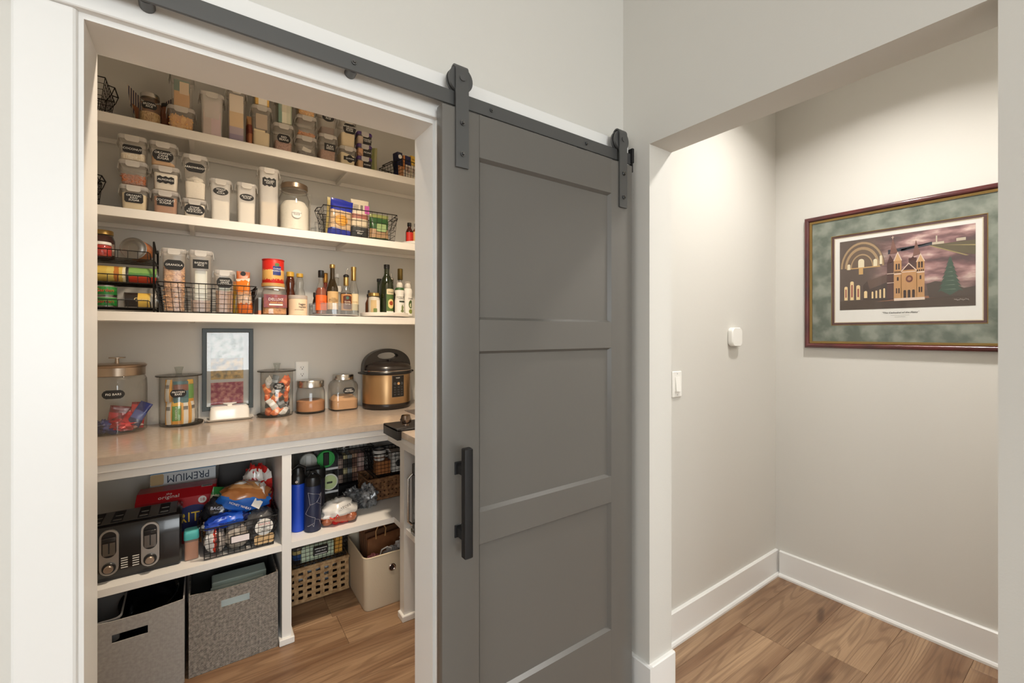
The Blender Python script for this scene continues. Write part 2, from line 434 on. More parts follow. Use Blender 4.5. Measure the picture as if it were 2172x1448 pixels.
# door casing and jambs of the pantry doorway
jb = struct('trim_1', B().box(JX0 - 0.02, 1.166, 0, JX0, YI + 0.002, JZ).box(JX1, 1.166, 0, JX1 + 0.02, YI + 0.002, JZ).box(JX0 - 0.02, 1.166, JZ, JX1 + 0.02, YI + 0.002, JZ + 0.02), TRIM)
def casing(name, x0, x1, z0, z1, y=1.157):
    return struct(name, B().loft([[(x0, YA, z), (x0, y + 0.004, z), (x0 + 0.004, y, z), (x1 - 0.006, y, z), (x1 - 0.002, y + 0.002, z), (x1, y + 0.006, z), (x1, YA, z)] for z in (z0, z1)]), TRIM)
casing('trim_2', -0.283, JX0 - 0.008, 0, 2.018)
def casing_r(name, x0, x1, z0, z1, y=1.157):
    return struct(name, B().loft([[(x0, YA, z), (x0, y + 0.006, z), (x0 + 0.002, y + 0.002, z), (x0 + 0.006, y, z), (x1 - 0.004, y, z), (x1, y + 0.004, z), (x1, YA, z)] for z in (z0, z1)]), TRIM)
casing_r('trim_3', JX1 + 0.007, JX1 + 0.095, 0, 2.018)
hb = struct('trim_4', B().loft([[(x, YA, 2.0185), (x, 1.150, 2.0185), (x, 1.148, 2.0205), (x, 1.148, 2.150), (x, 1.151, 2.153), (x, YA, 2.153)] for x in (-0.42, 1.372)]), TRIM)
# main-room windows: frame, mullions, panes (they light the place from behind the camera)
def window(name, x0, x1, z0, z1, along, pos, thick, nx, nz):
    def pt(a, d, z): return (a, pos + d, z) if along == 'x' else (pos + d, a, z)
    def bar(b, a0, a1, d0, d1, c0, c1):
        p = pt(a0, d0, c0); q = pt(a1, d1, c1); b.box(min(p[0], q[0]), min(p[1], q[1]), p[2], max(p[0], q[0]), max(p[1], q[1]), q[2])
    b = B()
    bar(b, x0, x1, 0, thick, z0, z0 + 0.06); bar(b, x0, x1, 0, thick, z1 - 0.06, z1)
    bar(b, x0, x0 + 0.06, 0, thick, z0, z1); bar(b, x1 - 0.06, x1, 0, thick, z0, z1)
    w = struct(name, b, TRIM)
    for i in range(1, nx):
        m = B(); a = x0 + (x1 - x0) * i / nx; bar(m, a - 0.02, a + 0.02, 0.01, thick - 0.01, z0 + 0.06, z1 - 0.06); m.o('mullion', TRIM, w, smooth=0)
    for i in range(1, nz):
        m = B(); a = z0 + (z1 - z0) * i / nz; bar(m, x0 + 0.06, x1 - 0.06, 0.012, thick - 0.012, a - 0.015, a + 0.015); m.o('mullion', TRIM, w, smooth=0)
    for i in range(nx):
        m = B(); a0 = x0 + (x1 - x0) * i / nx; a1 = x0 + (x1 - x0) * (i + 1) / nx
        bar(m, a0 + 0.02, a1 - 0.02, thick * 0.45, thick * 0.55, z0 + 0.06, z1 - 0.06); m.o('pane', glassy((250, 252, 252), 0.0, 0.01), w, smooth=0)
window('window_1', -2.2, 1.0, 0.62, 2.62, 'x', -4.53, 0.08, 3, 1)
window('window_2', -2.4, 0.0, 0.62, 2.62, 'y', -4.13, 0.08, 2, 1)
# recessed ceiling lamps
def can(x, y, z, label):
    t = T('recessed_lamp', label, 'ceiling lamp', (x, y, z))
    B().lathe([(0.068, -0.001), (0.092, -0.001), (0.090, -0.006), (0.072, -0.008)], 28, c0=False, c1=False).o('trim_ring', CEIL, t)
can(ALC[0], ALC[1], 2.75, 'recessed ceiling lamp over the alcove with the framed church print')
can(ALC_FILL[0], ALC_FILL[1], 2.75, 'added unseen ceiling lamp further along the alcove, brightening its lower part')
can(PAN[0], PAN[1], 2.75, 'recessed warm ceiling lamp inside the pantry')
for i, (cx, cy) in enumerate(CANS):
    can(cx, cy, 3.0, 'recessed ceiling lamp of the main room, ' + ['between the doorway and the left window', 'in the middle of the room', 'beside the left window', 'nearest the back window and right wall'][i])

# ---------------------------------------------------------------- sliding barn door
DX0, DX1, DY0, DY1, DZ = 0.5394, 1.338, 1.10, 1.134, 2.040
DOORM = P((100, 97, 92), 0.30, coat=0.0, bump=(0.02, 60.0), name='grey_satin_door_paint')
door = T('barn_door', 'tall grey three-panel sliding barn door hanging from the black rail', 'door', ((DX0 + DX1) / 2, DY0, 0.012))
cx = (DX0 + DX1) / 2
PA, PB = 0.660 - cx, 1.222 - cx
zs = [(0.314, 0.782), (0.876, 1.348), (1.440, 1.915)]
hw = (DX1 - DX0) / 2; tk = DY1 - DY0; zb = 0.012
B().bbox(-hw, 0, 0, PA, tk, DZ - zb, 0.002).o('stile', DOORM, door)
B().bbox(PB, 0, 0, hw, tk, DZ - zb, 0.002).o('stile', DOORM, door)
edges = [0.0] + [z - zb for p in zs for z in p] + [DZ - zb]
for i in range(0, 8, 2): B().box(PA, 0.0, edges[i], PB, tk, edges[i + 1]).o('rail', DOORM, door, smooth=0)
for z0, z1 in zs:
    z0 -= zb; z1 -= zb; e = 0.008; d = 0.013
    p = B()
    o_ = [(PA, 0, z0), (PB, 0, z0), (PB, 0, z1), (PA, 0, z1)]
    i_ = [(PA + e, d, z0 + e), (PB - e, d, z0 + e), (PB - e, d, z1 - e), (PA + e, d, z1 - e)]
    p.loft([o_, i_], False, True); p.add([(x, tk - 0.006, z) for x, y, z in o_], [(3, 2, 1, 0)])
    p.o('panel', DOORM, door, smooth=0)
# pull handle: square bar on two posts
hd = B(); HXc = 0.590 - cx
hnd = B().bbox(HXc - 0.013, -0.062, 0.786 - zb, HXc + 0.013, -0.040, 1.086 - zb, 0.0025).o('handle', BLACKM, door)
for zc in (1.020, 0.842):
    B().bbox(HXc - 0.013, -0.003, zc - 0.018 - zb, HXc + 0.013, 0.0, zc + 0.018 - zb, 0.001).box(HXc - 0.008, -0.041, zc - 0.012 - zb, HXc + 0.008, -0.002, zc + 0.012 - zb).o('handle_post', BLACKM, hnd)
# strap hangers with wheels
def hanger(xc):
    b = B(); w = 0.0205; x = xc - cx; y0 = -0.007; zt = 2.166 - zb; z0 = 1.870 - zb
    yk = 0.030
    path = [(y0, z0), (y0, zt - 0.022)]
    for j in range(1, 10):
        a = PI - PI * j / 10
        path.append(((y0 + yk) / 2 + (yk - y0) / 2 * math.cos(a), zt - 0.022 + 0.022 * math.sin(a)))
    path += [(yk, zt - 0.022), (yk, zt - 0.085)]
    th = 0.005; n = len(path); out = []; inn = []
    cxm = (y0 + yk) / 2
    for (y, z) in path:
        if z <= zt - 0.022: out.append((y, z)); inn.append((y + (th if y < cxm else -th), z))
        else:
            dy, dz = y - cxm, z - (zt - 0.022); L = math.hypot(dy, dz)
            out.append((y, z)); inn.append((y - dy / L * th, z - dz / L * th))
    loop = out + inn[::-1]
    b.loft([[(x - w, y, z) for y, z in loop], [(x + w, y, z) for y, z in loop]])
    h = b.o('hanger_strap', RAILM, door, smooth=25)
    zw = 2.124 - zb
    B().cyl((x, 0.001, zw), (x, 0.009, zw), 0.038, n=32).cyl((x, 0.009, zw), (x, 0.016, zw), 0.033, n=32).cyl((x, 0.016, zw), (x, 0.023, zw), 0.038, n=32).cyl((x, -0.003, zw), (x, 0.026, zw), 0.014, n=20).o('wheel', RAILM, h)
    B().cyl((x, y0 - 0.0035, zw), (x, y0 + 0.002, zw), 0.0095, n=24).o('axle_cap', RAILM, h)
    for zb_ in (1.996, 1.908):
        z = zb_ - zb
        B().cyl((x, y0 - 0.004, z), (x, y0, z), 0.0075, n=16).lathe([(0.0001, 0)], 3).cyl((x, y0 - 0.009, z), (x, y0 - 0.003, z), 0.0042, 0.0055, n=6).o('bolt', BOLTM, h)
hanger(0.5995); hanger(1.281)
# wall rail
rl = T('door_rail', 'long black flat steel sliding-door rail across the head board', 'rail', (0.45, 1.1095, 2.049))
B().bbox(-0.95, 0, 0, 0.893, 0.006, 0.041, 0.0012).o('bar', RAILM, rl)
for X in (-0.493, -0.093, 0.304, 0.707, 1.105):
    x = X - 0.45
    s_ = B().cyl((x, 0.0062, 0.012), (x, 0.038, 0.012), 0.0135, n=20).o('standoff', RAILM, rl)
    B().cyl((x + 0.0, -0.004, 0.0215), (x, 0.0, 0.0215), 0.0062, n=18).cyl((x, -0.007, 0.0215), (x, -0.003, 0.0215), 0.0034, 0.0045, n=6).o('bolt', BOLTM, rl)
B().bbox(0.889, -0.010, 0.004, 0.900, 0.012, 0.060, 0.0015).o('end_stop', BLACKM, rl)
B().bbox(0.8895, -0.008, -0.032, 0.896, 0.006, 0.003, 0.0015).o('stop_foot', BLACKM, rl)

# ---------------------------------------------------------------- alcove fittings
sw = T('light_switch', 'white paddle light switch on the alcove wall by the opening', 'switch', (1.763, YL - 0.001, 1.169))
B().loft([ring_rect(0, 0, 0.070, 0.118, 0.004, 0), ring_rect(0, 0, 0.070, 0.118, 0.004, 0.003), ring_rect(0, 0, 0.064, 0.112, 0.004, 0.006)]).o('wall_plate', WHITEP, sw, rot=(PI / 2, 0, 0))
B().loft([[(x, -0.0055, -0.033), (x, -0.0145, -0.032), (x, -0.0075, 0.033), (x, -0.0055, 0.033)] for x in (-0.0165, 0.0165)]).o('paddle', WHITEP, sw, smooth=0)
for z in (-0.048, 0.048): B().cyl((0, -0.0065, z), (0, -0.0055, z), 0.003, n=10).o('screw', P((190, 188, 184), 0.4), sw)
se = T('motion_sensor', 'small white rounded motion sensor stuck high on the alcove wall', 'sensor', (2.252, YL - 0.001, 1.382))
B().loft([ring_rect(0, 0, w, w * 0.78 + (0.02), r, z, 6) for w, r, z in ((0.092, 0.022, 0), (0.098, 0.024, 0.004), (0.098, 0.024, 0.022), (0.090, 0.022, 0.027))]).o('housing', WHITEP, se, rot=(PI / 2, 0, 0))
# framed church print on the alcove back wall (local x runs towards the camera side, front is -y)
fp = T('framed_print', 'wide cherry-framed church print with green mottled mat on the alcove wall', 'picture', (XP - 0.001, 0.633, 1.6765), -PI / 2)
FW, FH = 0.816, 0.709
CHERRY = P((92, 34, 34), 0.28, var=((66, 24, 26), 6.0), coat=0.5, name='cherry_frame')
FGOLD = P((150, 122, 72), 0.4, 0.8, name='frame_gold')
def frame_ring(w, h, prof, name, mat, parent):
    """picture-frame moulding; prof = list of (inset from outer edge, y)"""
    b = B(); rings = []
    for d, y in prof:
        rings.append([(-w / 2 + d, y, -h / 2 + d), (w / 2 - d, y, -h / 2 + d), (w / 2 - d, y, h / 2 - d), (-w / 2 + d, y, h / 2 - d)])
    b.loft(rings, False, False); return b.o(name, mat, parent, smooth=50)
frame_ring(FW, FH, [(0, 0), (0, -0.016), (0.004, -0.024), (0.010, -0.028), (0.017, -0.027), (0.022, -0.022), (0.025, -0.016)], 'frame_moulding', CHERRY, fp)
frame_ring(FW - 0.05, FH - 0.05, [(0, -0.016), (0.001, -0.019), (0.0055, -0.018), (0.006, -0.0165), (0.007, -0.018), (0.011, -0.017), (0.012, -0.012)], 'gold_fillet', FGOLD, fp)
MAT = P((98, 106, 94), 0.7, var=((142, 147, 134), 14.0), name='green_suede_mat')
PWid, PHei = 0.565, 0.467      # window of the mat
gm = B()
for x0, x1, z0, z1 in ((-FW / 2 + .034, FW / 2 - .034, PHei / 2, FH / 2 - .034), (-FW / 2 + .034, FW / 2 - .034, -FH / 2 + .034, -PHei / 2), (-FW / 2 + .034, -PWid / 2, -PHei / 2, PHei / 2), (PWid / 2, FW / 2 - .034, -PHei / 2, PHei / 2)):
    gm.box(x0, -0.0125, z0, x1, -0.004, z1)
gm.o('green_mat', MAT, fp, smooth=0)
frame_ring(PWid + 0.002, PHei + 0.002, [(0, -0.0135), (0.003, -0.0135), (0.0032, -0.010)], 'gold_line', FGOLD, fp)
frame_ring(PWid - 0.004, PHei - 0.004, [(0, -0.0115), (0.010, -0.0115), (0.0102, -0.010)], 'brown_mat', P((88, 58, 52), 0.7), fp)
frame_ring(PWid - 0.026, PHei - 0.026, [(0, -0.0105), (0.003, -0.0105), (0.0032, -0.0095)], 'cream_fillet', P((206, 190, 160), 0.5), fp)
B().box(-PWid / 2 + 0.010, -0.0095, -PHei / 2 + 0.010, PWid / 2 - 0.010, -0.003, PHei / 2 - 0.010).o('print_paper', PAPER, fp, smooth=0)
# painted image: dusk sky, arches, church, tree, field
IW, IH = 0.492, 0.355; IZ = 0.022
def skymat():
    m, n, l, b = newmat('painted_dusk_sky')
    tc = n.new('ShaderNodeTexCoord'); mp = n.new('ShaderNodeMapping'); mp.inputs['Scale'].default_value = (2.2, 1, 4.5); l.new(tc.outputs['Generated'], mp.inputs[0])
    t = n.new('ShaderNodeTexNoise'); t.inputs['Scale'].default_value = 1.7; t.inputs['Detail'].default_value = 4; l.new(mp.outputs[0], t.inputs['Vector'])
    r = n.new('ShaderNodeValToRGB'); e = r.color_ramp.elements
    e[0].position = 0.36; e[0].color = lin((92, 72, 72)); e[1].position = 0.66; e[1].color = lin((226, 200, 188))
    x = e.new(0.47); x.color = lin((128, 94, 94)); x = e.new(0.57); x.color = lin((176, 138, 134))
    l.new(t.outputs[0], r.inputs[0])
    # darker towards the lower and the left edge of the picture, as painted
    sp = n.new('ShaderNodeSeparateXYZ'); l.new(tc.outputs['Generated'], sp.inputs[0])
    def rg(src, a, c):
        q = n.new('ShaderNodeMapRange'); q.inputs[1].default_value = a; q.inputs[2].default_value = c; l.new(src, q.inputs[0]); return q.outputs[0]
    mm = n.new('ShaderNodeMath'); mm.operation = 'MULTIPLY'; l.new(rg(sp.outputs[0], 0.22, 0.55), mm.inputs[0]); l.new(rg(sp.outputs[2], 0.12, 0.42), mm.inputs[1])
    mx = n.new('ShaderNodeMix'); mx.data_type = 'RGBA'; mx.inputs[6].default_value = lin((92, 78, 70)); l.new(mm.outputs[0], mx.inputs[0]); l.new(r.outputs[0], mx.inputs[7])
    l.new(mx.outputs[2], b.inputs['Base Color']); b.inputs['Roughness'].default_value = 0.5
    return m
img = B().box(-IW / 2, -0.0103, IZ - IH / 2, IW / 2, -0.0094, IZ + IH / 2).o('painted_image', skymat(), fp, smooth=0)
def px(p): return [(-IW / 2 + x * IW, IZ - IH / 2 + z * IH) for x, z in p]
lay = [0]
def paint(polys, col, name):
    lay[0] += 1; b = B(); y = -0.0104 - 0.00006 * lay[0]
    for p in polys: b.plate(px(p), y, -0.0100)
    return b.o(name, P(col, 0.55), img, smooth=0)
def rc(x0, x1, z0, z1): return [(x0, z0), (x1, z0), (x1, z1), (x0, z1)]
def arch(xc, w, z0, z1, n=8):
    r = w / 2; return [(xc - r, z0), (xc + r, z0)] + [(xc + r * math.cos(PI * j / n), z1 - r * 1.4 + r * 1.4 * math.sin(PI * j / n)) for j in range(n + 1)]
def halfring(xc, zc, r0, r1, n=16):
    o = [(xc + r1 * math.cos(PI * j / n), zc + r1 * 2.0 * math.sin(PI * j / n)) for j in range(n + 1)]
    return o + [(xc + r0 * math.cos(PI * j / n), zc + r0 * 2.0 * math.sin(PI * j / n)) for j in range(n, -1, -1)]
paint([rc(0, 1, 0, 0.13)], (78, 64, 54), 'painted_ground')
paint([[(0.3, 0.10), (0.98, 0.13), (0.98, 0.15), (0.6, 0.145)]], (146, 100, 74), 'painted_lit_ground')
paint([halfring(0.19, 0.60, 0.0, 0.185)], (104, 86, 72), 'painted_chancel')
paint([halfring(0.19, 0.60, 0.165, 0.180), halfring(0.19, 0.60, 0.125, 0.145), halfring(0.19, 0.60, 0.085, 0.095)], (166, 138, 104), 'painted_arches')
paint([rc(0.06, 0.34, 0.585, 0.60), rc(0.165, 0.20, 0.50, 0.585)], (196, 156, 100), 'painted_gallery')
paint([arch(0.185, 0.05, 0.60, 0.72), arch(0.08, 0.025, 0.58, 0.66), arch(0.30, 0.03, 0.60, 0.70), arch(0.345, 0.02, 0.62, 0.74)], (226, 212, 180), 'painted_altar')
paint([[(0.50, 0.79), (0.72, 0.84), (0.72, 0.80), (0.50, 0.76)], [(0.40, 0.74), (0.72, 0.83), (0.40, 0.80)]], (58, 58, 66), 'painted_far_hills')
paint([[(0.70, 0.80), (1.0, 0.80), (1.0, 0.62), (0.86, 0.68)]], (98, 88, 66), 'painted_field')
paint([[(0.72, 0.79), (0.96, 0.62), (0.94, 0.62), (0.70, 0.79)], [(0.8, 0.78), (1.0, 0.745), (1.0, 0.73)]], (158, 142, 96), 'painted_road')
paint([rc(0.72, 0.80, 0.80, 0.83), rc(0.745, 0.755, 0.83, 0.91), rc(0.88, 0.94, 0.81, 0.845)], (196, 182, 160), 'painted_far_town')
paint([[(0.70, 0.02 + 0.1), (1, 0.12), (1, 0.24), (0.93, 0.22), (0.84, 0.3), (0.74, 0.33), (0.68, 0.30)]], (80, 68, 60), 'painted_woods')
tree = [(0.84, 0.63)]
for j in range(1, 9):
    z = 0.63 - 0.055 * j; tree += [(0.84 + 0.0095 * j + 0.006, z), (0.84 + 0.0075 * j, z + 0.012)]
tree += [(0.84, 0.14)]
for j in range(8, 0, -1):
    z = 0.63 - 0.055 * j; tree += [(0.84 - 0.0075 * j, z + 0.012), (0.84 - 0.0095 * j - 0.006, z)]
paint([tree], (70, 86, 72), 'painted_spruce')
paint([[(0.84 - 0.007 * j, 0.60 - 0.055 * j), (0.84 + 0.006 * j, 0.595 - 0.055 * j), (0.84 + 0.004 * j, 0.605 - 0.055 * j)] for j in range(2, 8)], (112, 124, 108), 'painted_snow_on_spruce')
paint([[(0.20, 0.34), (0.235, 0.40), (0.39, 0.47), (0.40, 0.13), (0.20, 0.13)]], (74, 60, 54), 'painted_nave')
paint([[(0.235, 0.40), (0.39, 0.47), (0.39, 0.36), (0.255, 0.28)]], (98, 78, 68), 'painted_nave_roof')
paint([arch(0.055, 0.028, 0.14, 0.34), arch(0.107, 0.03, 0.14, 0.41), arch(0.16, 0.032, 0.14, 0.35), arch(0.222, 0.026, 0.16, 0.26)] + [arch(0.278 + 0.031 * j, 0.014, 0.15, 0.245 + 0.012 * j) for j in range(4)], (228, 200, 150), 'painted_lit_windows')
paint([arch(0.055, 0.012, 0.18, 0.30), arch(0.107, 0.014, 0.18, 0.36), arch(0.16, 0.014, 0.18, 0.30)], (150, 84, 72), 'painted_stained_glass')
paint([rc(0.393, 0.447, 0.13, 0.62), rc(0.555, 0.612, 0.35, 0.66)], (84, 60, 54), 'painted_tower_shade')
paint([rc(0.445, 0.503, 0.12, 0.66), rc(0.612, 0.668, 0.13, 0.62), rc(0.50, 0.615, 0.13, 0.50), [(0.50, 0.50), (0.613, 0.50), (0.555, 0.60)]], (188, 142, 96), 'painted_church_front')
paint([[(0.445, 0.64), (0.503, 0.64), (0.474, 0.755)], [(0.612, 0.60), (0.668, 0.60), (0.64, 0.70)]], (206, 164, 116), 'painted_gables')
paint([[(0.393, 0.61), (0.447, 0.64), (0.415, 0.73)], [(0.553, 0.62), (0.612, 0.63), (0.585, 0.68)], [(0.505, 0.505), (0.608, 0.505), (0.556, 0.585)]], (86, 56, 50), 'painted_side_gables')
paint([[(0.415, 0.74), (0.474, 0.75), (0.437, 0.95)], [(0.585, 0.68), (0.64, 0.70), (0.607, 0.89)]], (126, 88, 76), 'painted_spires')
paint([rc(0.4355, 0.4385, 0.94, 0.985), rc(0.427, 0.447, 0.962, 0.968), rc(0.6055, 0.6085, 0.88, 0.92), rc(0.447, 0.503, 0.455, 0.47), rc(0.612, 0.668, 0.455, 0.47), rc(0.505, 0.61, 0.475, 0.485), rc(0.447, 0.67, 0.10, 0.135), rc(0.393, 0.447, 0.345, 0.352), rc(0.393, 0.447, 0.47, 0.478), [(0.474, 0.765), (0.507, 0.64), (0.500, 0.64), (0.474, 0.742), (0.448, 0.64), (0.441, 0.64)], [(0.64, 0.71), (0.672, 0.60), (0.665, 0.60), (0.64, 0.69), (0.615, 0.60), (0.608, 0.60)], [(0.556, 0.60), (0.617, 0.49), (0.608, 0.49), (0.556, 0.585), (0.505, 0.49), (0.496, 0.49)]], (222, 200, 182), 'painted_white_trim')
paint([arch(x, 0.012, 0.52, 0.60) for x in (0.465, 0.484, 0.63, 0.65)] + [arch(0.475, 0.013, 0.37, 0.42), arch(0.64, 0.012, 0.37, 0.42)] + [arch(x, 0.010, 0.20, 0.27) for x in (0.466, 0.484, 0.632, 0.648)] + [arch(x, 0.008, 0.475, 0.50) for x in (0.455, 0.467, 0.479, 0.491, 0.62, 0.634, 0.648, 0.66)] + [arch(x, 0.02, 0.135, 0.24) for x in (0.527, 0.558, 0.59)], (56, 40, 36), 'painted_openings')
paint([[(0.560 + 0.026 * math.cos(2 * PI * j / 20), 0.385 + 0.047 * math.sin(2 * PI * j / 20)) for j in range(20)]], (110, 66, 56), 'painted_rose_window')
paint([[(0.560 + 0.014 * math.cos(2 * PI * j / 16), 0.385 + 0.025 * math.sin(2 * PI * j / 16)) for j in range(16)]], (170, 126, 96), 'painted_rose_centre')
text('"The Cathedral of the Plains"', 0.0115, P((70, 66, 62), 0.7), fp, (-0.005, -0.0104, -0.176), shear=0.3)
for i, (w_, z_) in enumerate(((0.070, -0.189), (0.040, -0.197))): B().box(-0.005 - w_ / 2, -0.0099, z_ - 0.0006, -0.005 + w_ / 2, -0.0090, z_ + 0.0006).o('caption_line', P((150, 146, 140), 0.7), fp, smooth=0)
pg = B(); pts = []
for j in range(30): pts.append((0.180 + 0.0016 * j, -0.0113, IZ - 0.149 + 0.003 * math.sin(j * 1.7) + 0.002 * math.sin(j * 0.6)))
pg.tube(pts, 0.0006, 4).o('painted_signature', P((206, 196, 186), 0.7), img)
B().box(-FW / 2 + .034, -0.0158, -FH / 2 + .034, FW / 2 - .034, -0.0148, FH / 2 - .034).o('picture_glass', glassy((252, 252, 252), 0.0, 0.02, ior=1.3), fp, smooth=0)
# ---------------------------------------------------------------- pantry joinery
Z1, Z2, Z3, ZC, ZL, YF = 2.352, 1.950, 1.496, 0.944, 0.450, 2.540
def wall_shelf(z, label):
    t = T('wall_shelf', label, 'shelf', (0, YF, z))
    x0, x1 = PX0 + 0.001, PX1 - 0.001; d = PY - YF - 0.001
    B().box(x0, 0.018, -0.019, x1, d, 0).o('board', SHELFW, t, smooth=0)
    B().bbox(x0, 0, -0.041, x1, 0.018, 0, 0.0012).o('front_lip', SHELFW, t, smooth=0)
    B().box(x0, d - 0.018, -0.041, x1, d, -0.0195).o('cleat', SHELFW, t, smooth=0)
    for bx in (-0.047, 0.672): B().box(bx - 0.010, 0.0185, -0.041, bx + 0.010, d - 0.0185, -0.0195).o('bracket', SHELFW, t, smooth=0)
wall_shelf(Z1, 'topmost white wall shelf, under the door head, holding clear containers')
wall_shelf(Z2, 'middle white wall shelf with flour containers and a wire basket of bags')
wall_shelf(Z3, 'lowest white wall shelf, just above the worktop, holding cans and bottles')
COUNT = P((188, 172, 157), 0.16, var=((181, 165, 150), 40.0), coat=0.3, name='taupe_quartz')
YC, XS = 2.18, 0.752
ct = B().loft([[(PX0 + .001, YC, z), (XS, YC, z), (XS, YI + .002, z), (PX1 - .001, YI + .002, z), (PX1 - .001, PY - .001, z), (PX0 + .001, PY - .001, z)] for z in (0.9152, ZC)]).o('worktop', COUNT, smooth=0)
tag(ct, 'L-shaped glossy taupe worktop running along the pantry back and right side', 'countertop')
cab = T('open_base_cabinet', 'white open base cabinet with dividers and a low shelf under the worktop', 'cabinet', (0, 2.20, 0))
CW = P((232, 230, 226), 0.4, name='white_cabinet_paint')
B().box(PX0 + .001, 0.0, 0.852, 0.80, 0.02, 0.9145).box(0.772, YI + 0.01 - 2.2, 0.852, 0.792, 0.0, 0.9145).o('apron', CW, cab, smooth=0)
B().bbox(PX0 + .001, -0.012, 0.884, 0.772, 0.0, 0.9145, 0.002).bbox(0.760, YI + 0.01 - 2.2, 0.884, 0.772, -0.0125, 0.9145, 0.002).o('apron_moulding', CW, cab, smooth=0)
def post(x0, x1, y0, y1):
    d = B().box(x0, y0, 0, x1, y1, 0.8515).o('divider', CW, cab, smooth=0)
    B().bbox(x0 - 0.012, y0 - 0.012, 0, x1 + 0.012, min(y1, 0.633), 0.030, 0.003).o('divider_base', CW, d, smooth=0)
post(0.2875, 0.3257, 0.0, 0.634)
post(0.797, PX1 - .002, 2.041 - 2.2, 2.095 - 2.2)
B().box(PX0 + .001, 0.002, ZL - 0.0286, 0.2870, 0.634, ZL - 0.0006).o('low_shelf', CW, cab, smooth=0)
B().loft([[(0.3262, 0.002, z), (0.806, 0.002, z), (0.806, -0.104, z), (PX1 - .001, -0.104, z), (PX1 - .001, 0.634, z), (0.3262, 0.634, z)] for z in (ZL - 0.0286, ZL - 0.0006)]).o('low_shelf', CW, cab, smooth=0)
B().box(0.806, YI + .002 - 2.2, ZL - 0.03, PX1 - .001, -0.160, ZL - 0.0006).o('low_shelf', CW, cab, smooth=0)
# wall outlet
ou = T('wall_outlet', 'white double wall outlet behind the glass jars', 'outlet', (0.4762, PY - 0.0005, 1.176))
B().loft([ring_rect(0, 0, 0.070, 0.114, 0.004, 0), ring_rect(0, 0, 0.070, 0.114, 0.004, 0.003), ring_rect(0, 0, 0.064, 0.108, 0.004, 0.0055)]).o('wall_plate', WHITEP, ou, rot=(PI / 2, 0, 0))
for z in (-0.020, 0.020):
    r_ = B().loft([ring_rect(0, z, 0.034, 0.029, 0.012, 0.005, 5), ring_rect(0, z, 0.034, 0.029, 0.012, 0.0072, 5)]).o('receptacle', WHITEP, ou, rot=(PI / 2, 0, 0))
    B().box(-0.0075, z + 0.0, 0.0070, -0.0055, z + 0.008, 0.0076).box(0.0055, z + 0.001, 0.0070, 0.0075, z + 0.008, 0.0076).cyl((0, z - 0.006, 0.0070), (0, z - 0.006, 0.0076), 0.0028, n=10).o('slots', INK, r_)
# ---------------------------------------------------------------- builders for pantry goods
def nz(p, s=1.0): return noise.noise(Vector(p) * s)
FL_WHITE = P((240, 234, 222), 0.9, bump=(0.8, 60.0), name='white_flour')
FL_CREAM = P((226, 210, 172), 0.9, bump=(0.8, 60.0), name='cream_meal')
SUGAR_TAN = P((206, 162, 108), 0.9, bump=(0.5, 160.0), name='tan_sugar')
SUGAR_BR = P((176, 118, 74), 0.9, bump=(0.5, 160.0), name='brown_sugar')
ALMONDS = grains([(118, 62, 36), (172, 104, 62), (150, 84, 50)], 75, 0.6, (1, 1, 1.6), 1.0)
OATS = grains([(206, 184, 146), (232, 218, 188), (190, 166, 128)], 190)
COCO = grains([(240, 230, 208), (226, 212, 184), (246, 240, 226)], 160)
RICE = grains([(198, 158, 104), (222, 188, 136), (172, 130, 84)], 210, stretch=(1, 1, 0.5))
PASTA = grains([(206, 150, 78), (232, 186, 112), (186, 122, 62)], 62, 0.6, (1, 1, 0.6), 1.0)
BEANS = grains([(150, 100, 86), (186, 140, 122), (128, 80, 70)], 260)
FLAX = grains([(160, 116, 96), (182, 140, 118), (140, 98, 80)], 320)
SEEDS = grains([(70, 62, 56), (104, 94, 84), (48, 42, 38)], 300)
NUTS = grains([(190, 124, 74), (220, 160, 104), (164, 98, 56)], 85, bump=1.0)
GRANOLA = grains([(196, 140, 92), (224, 178, 130), (160, 104, 62)], 90, bump=1.0)
QUINOA = P((236, 222, 184), 0.9, bump=(0.9, 300.0), name='quinoa')
def chalk_label(par, w, h, zc, y, lines, size, shape=L_plq, xc=0.0, bend=0.0, name='chalk_label', tilt=0.0, ink=None, mat=None):
    o = B().slab(shape, w, h, 0, 0, 0.0008, bend).o(name, mat or CHALK, par, loc=(xc, y, zc), rot=(tilt, 0, 0))
    if lines: text('\n'.join(lines), size, ink or CHALKW, o, (0, -0.0010, 0), bend=bend and bend + 0.0010, shear=0.08)
    return o
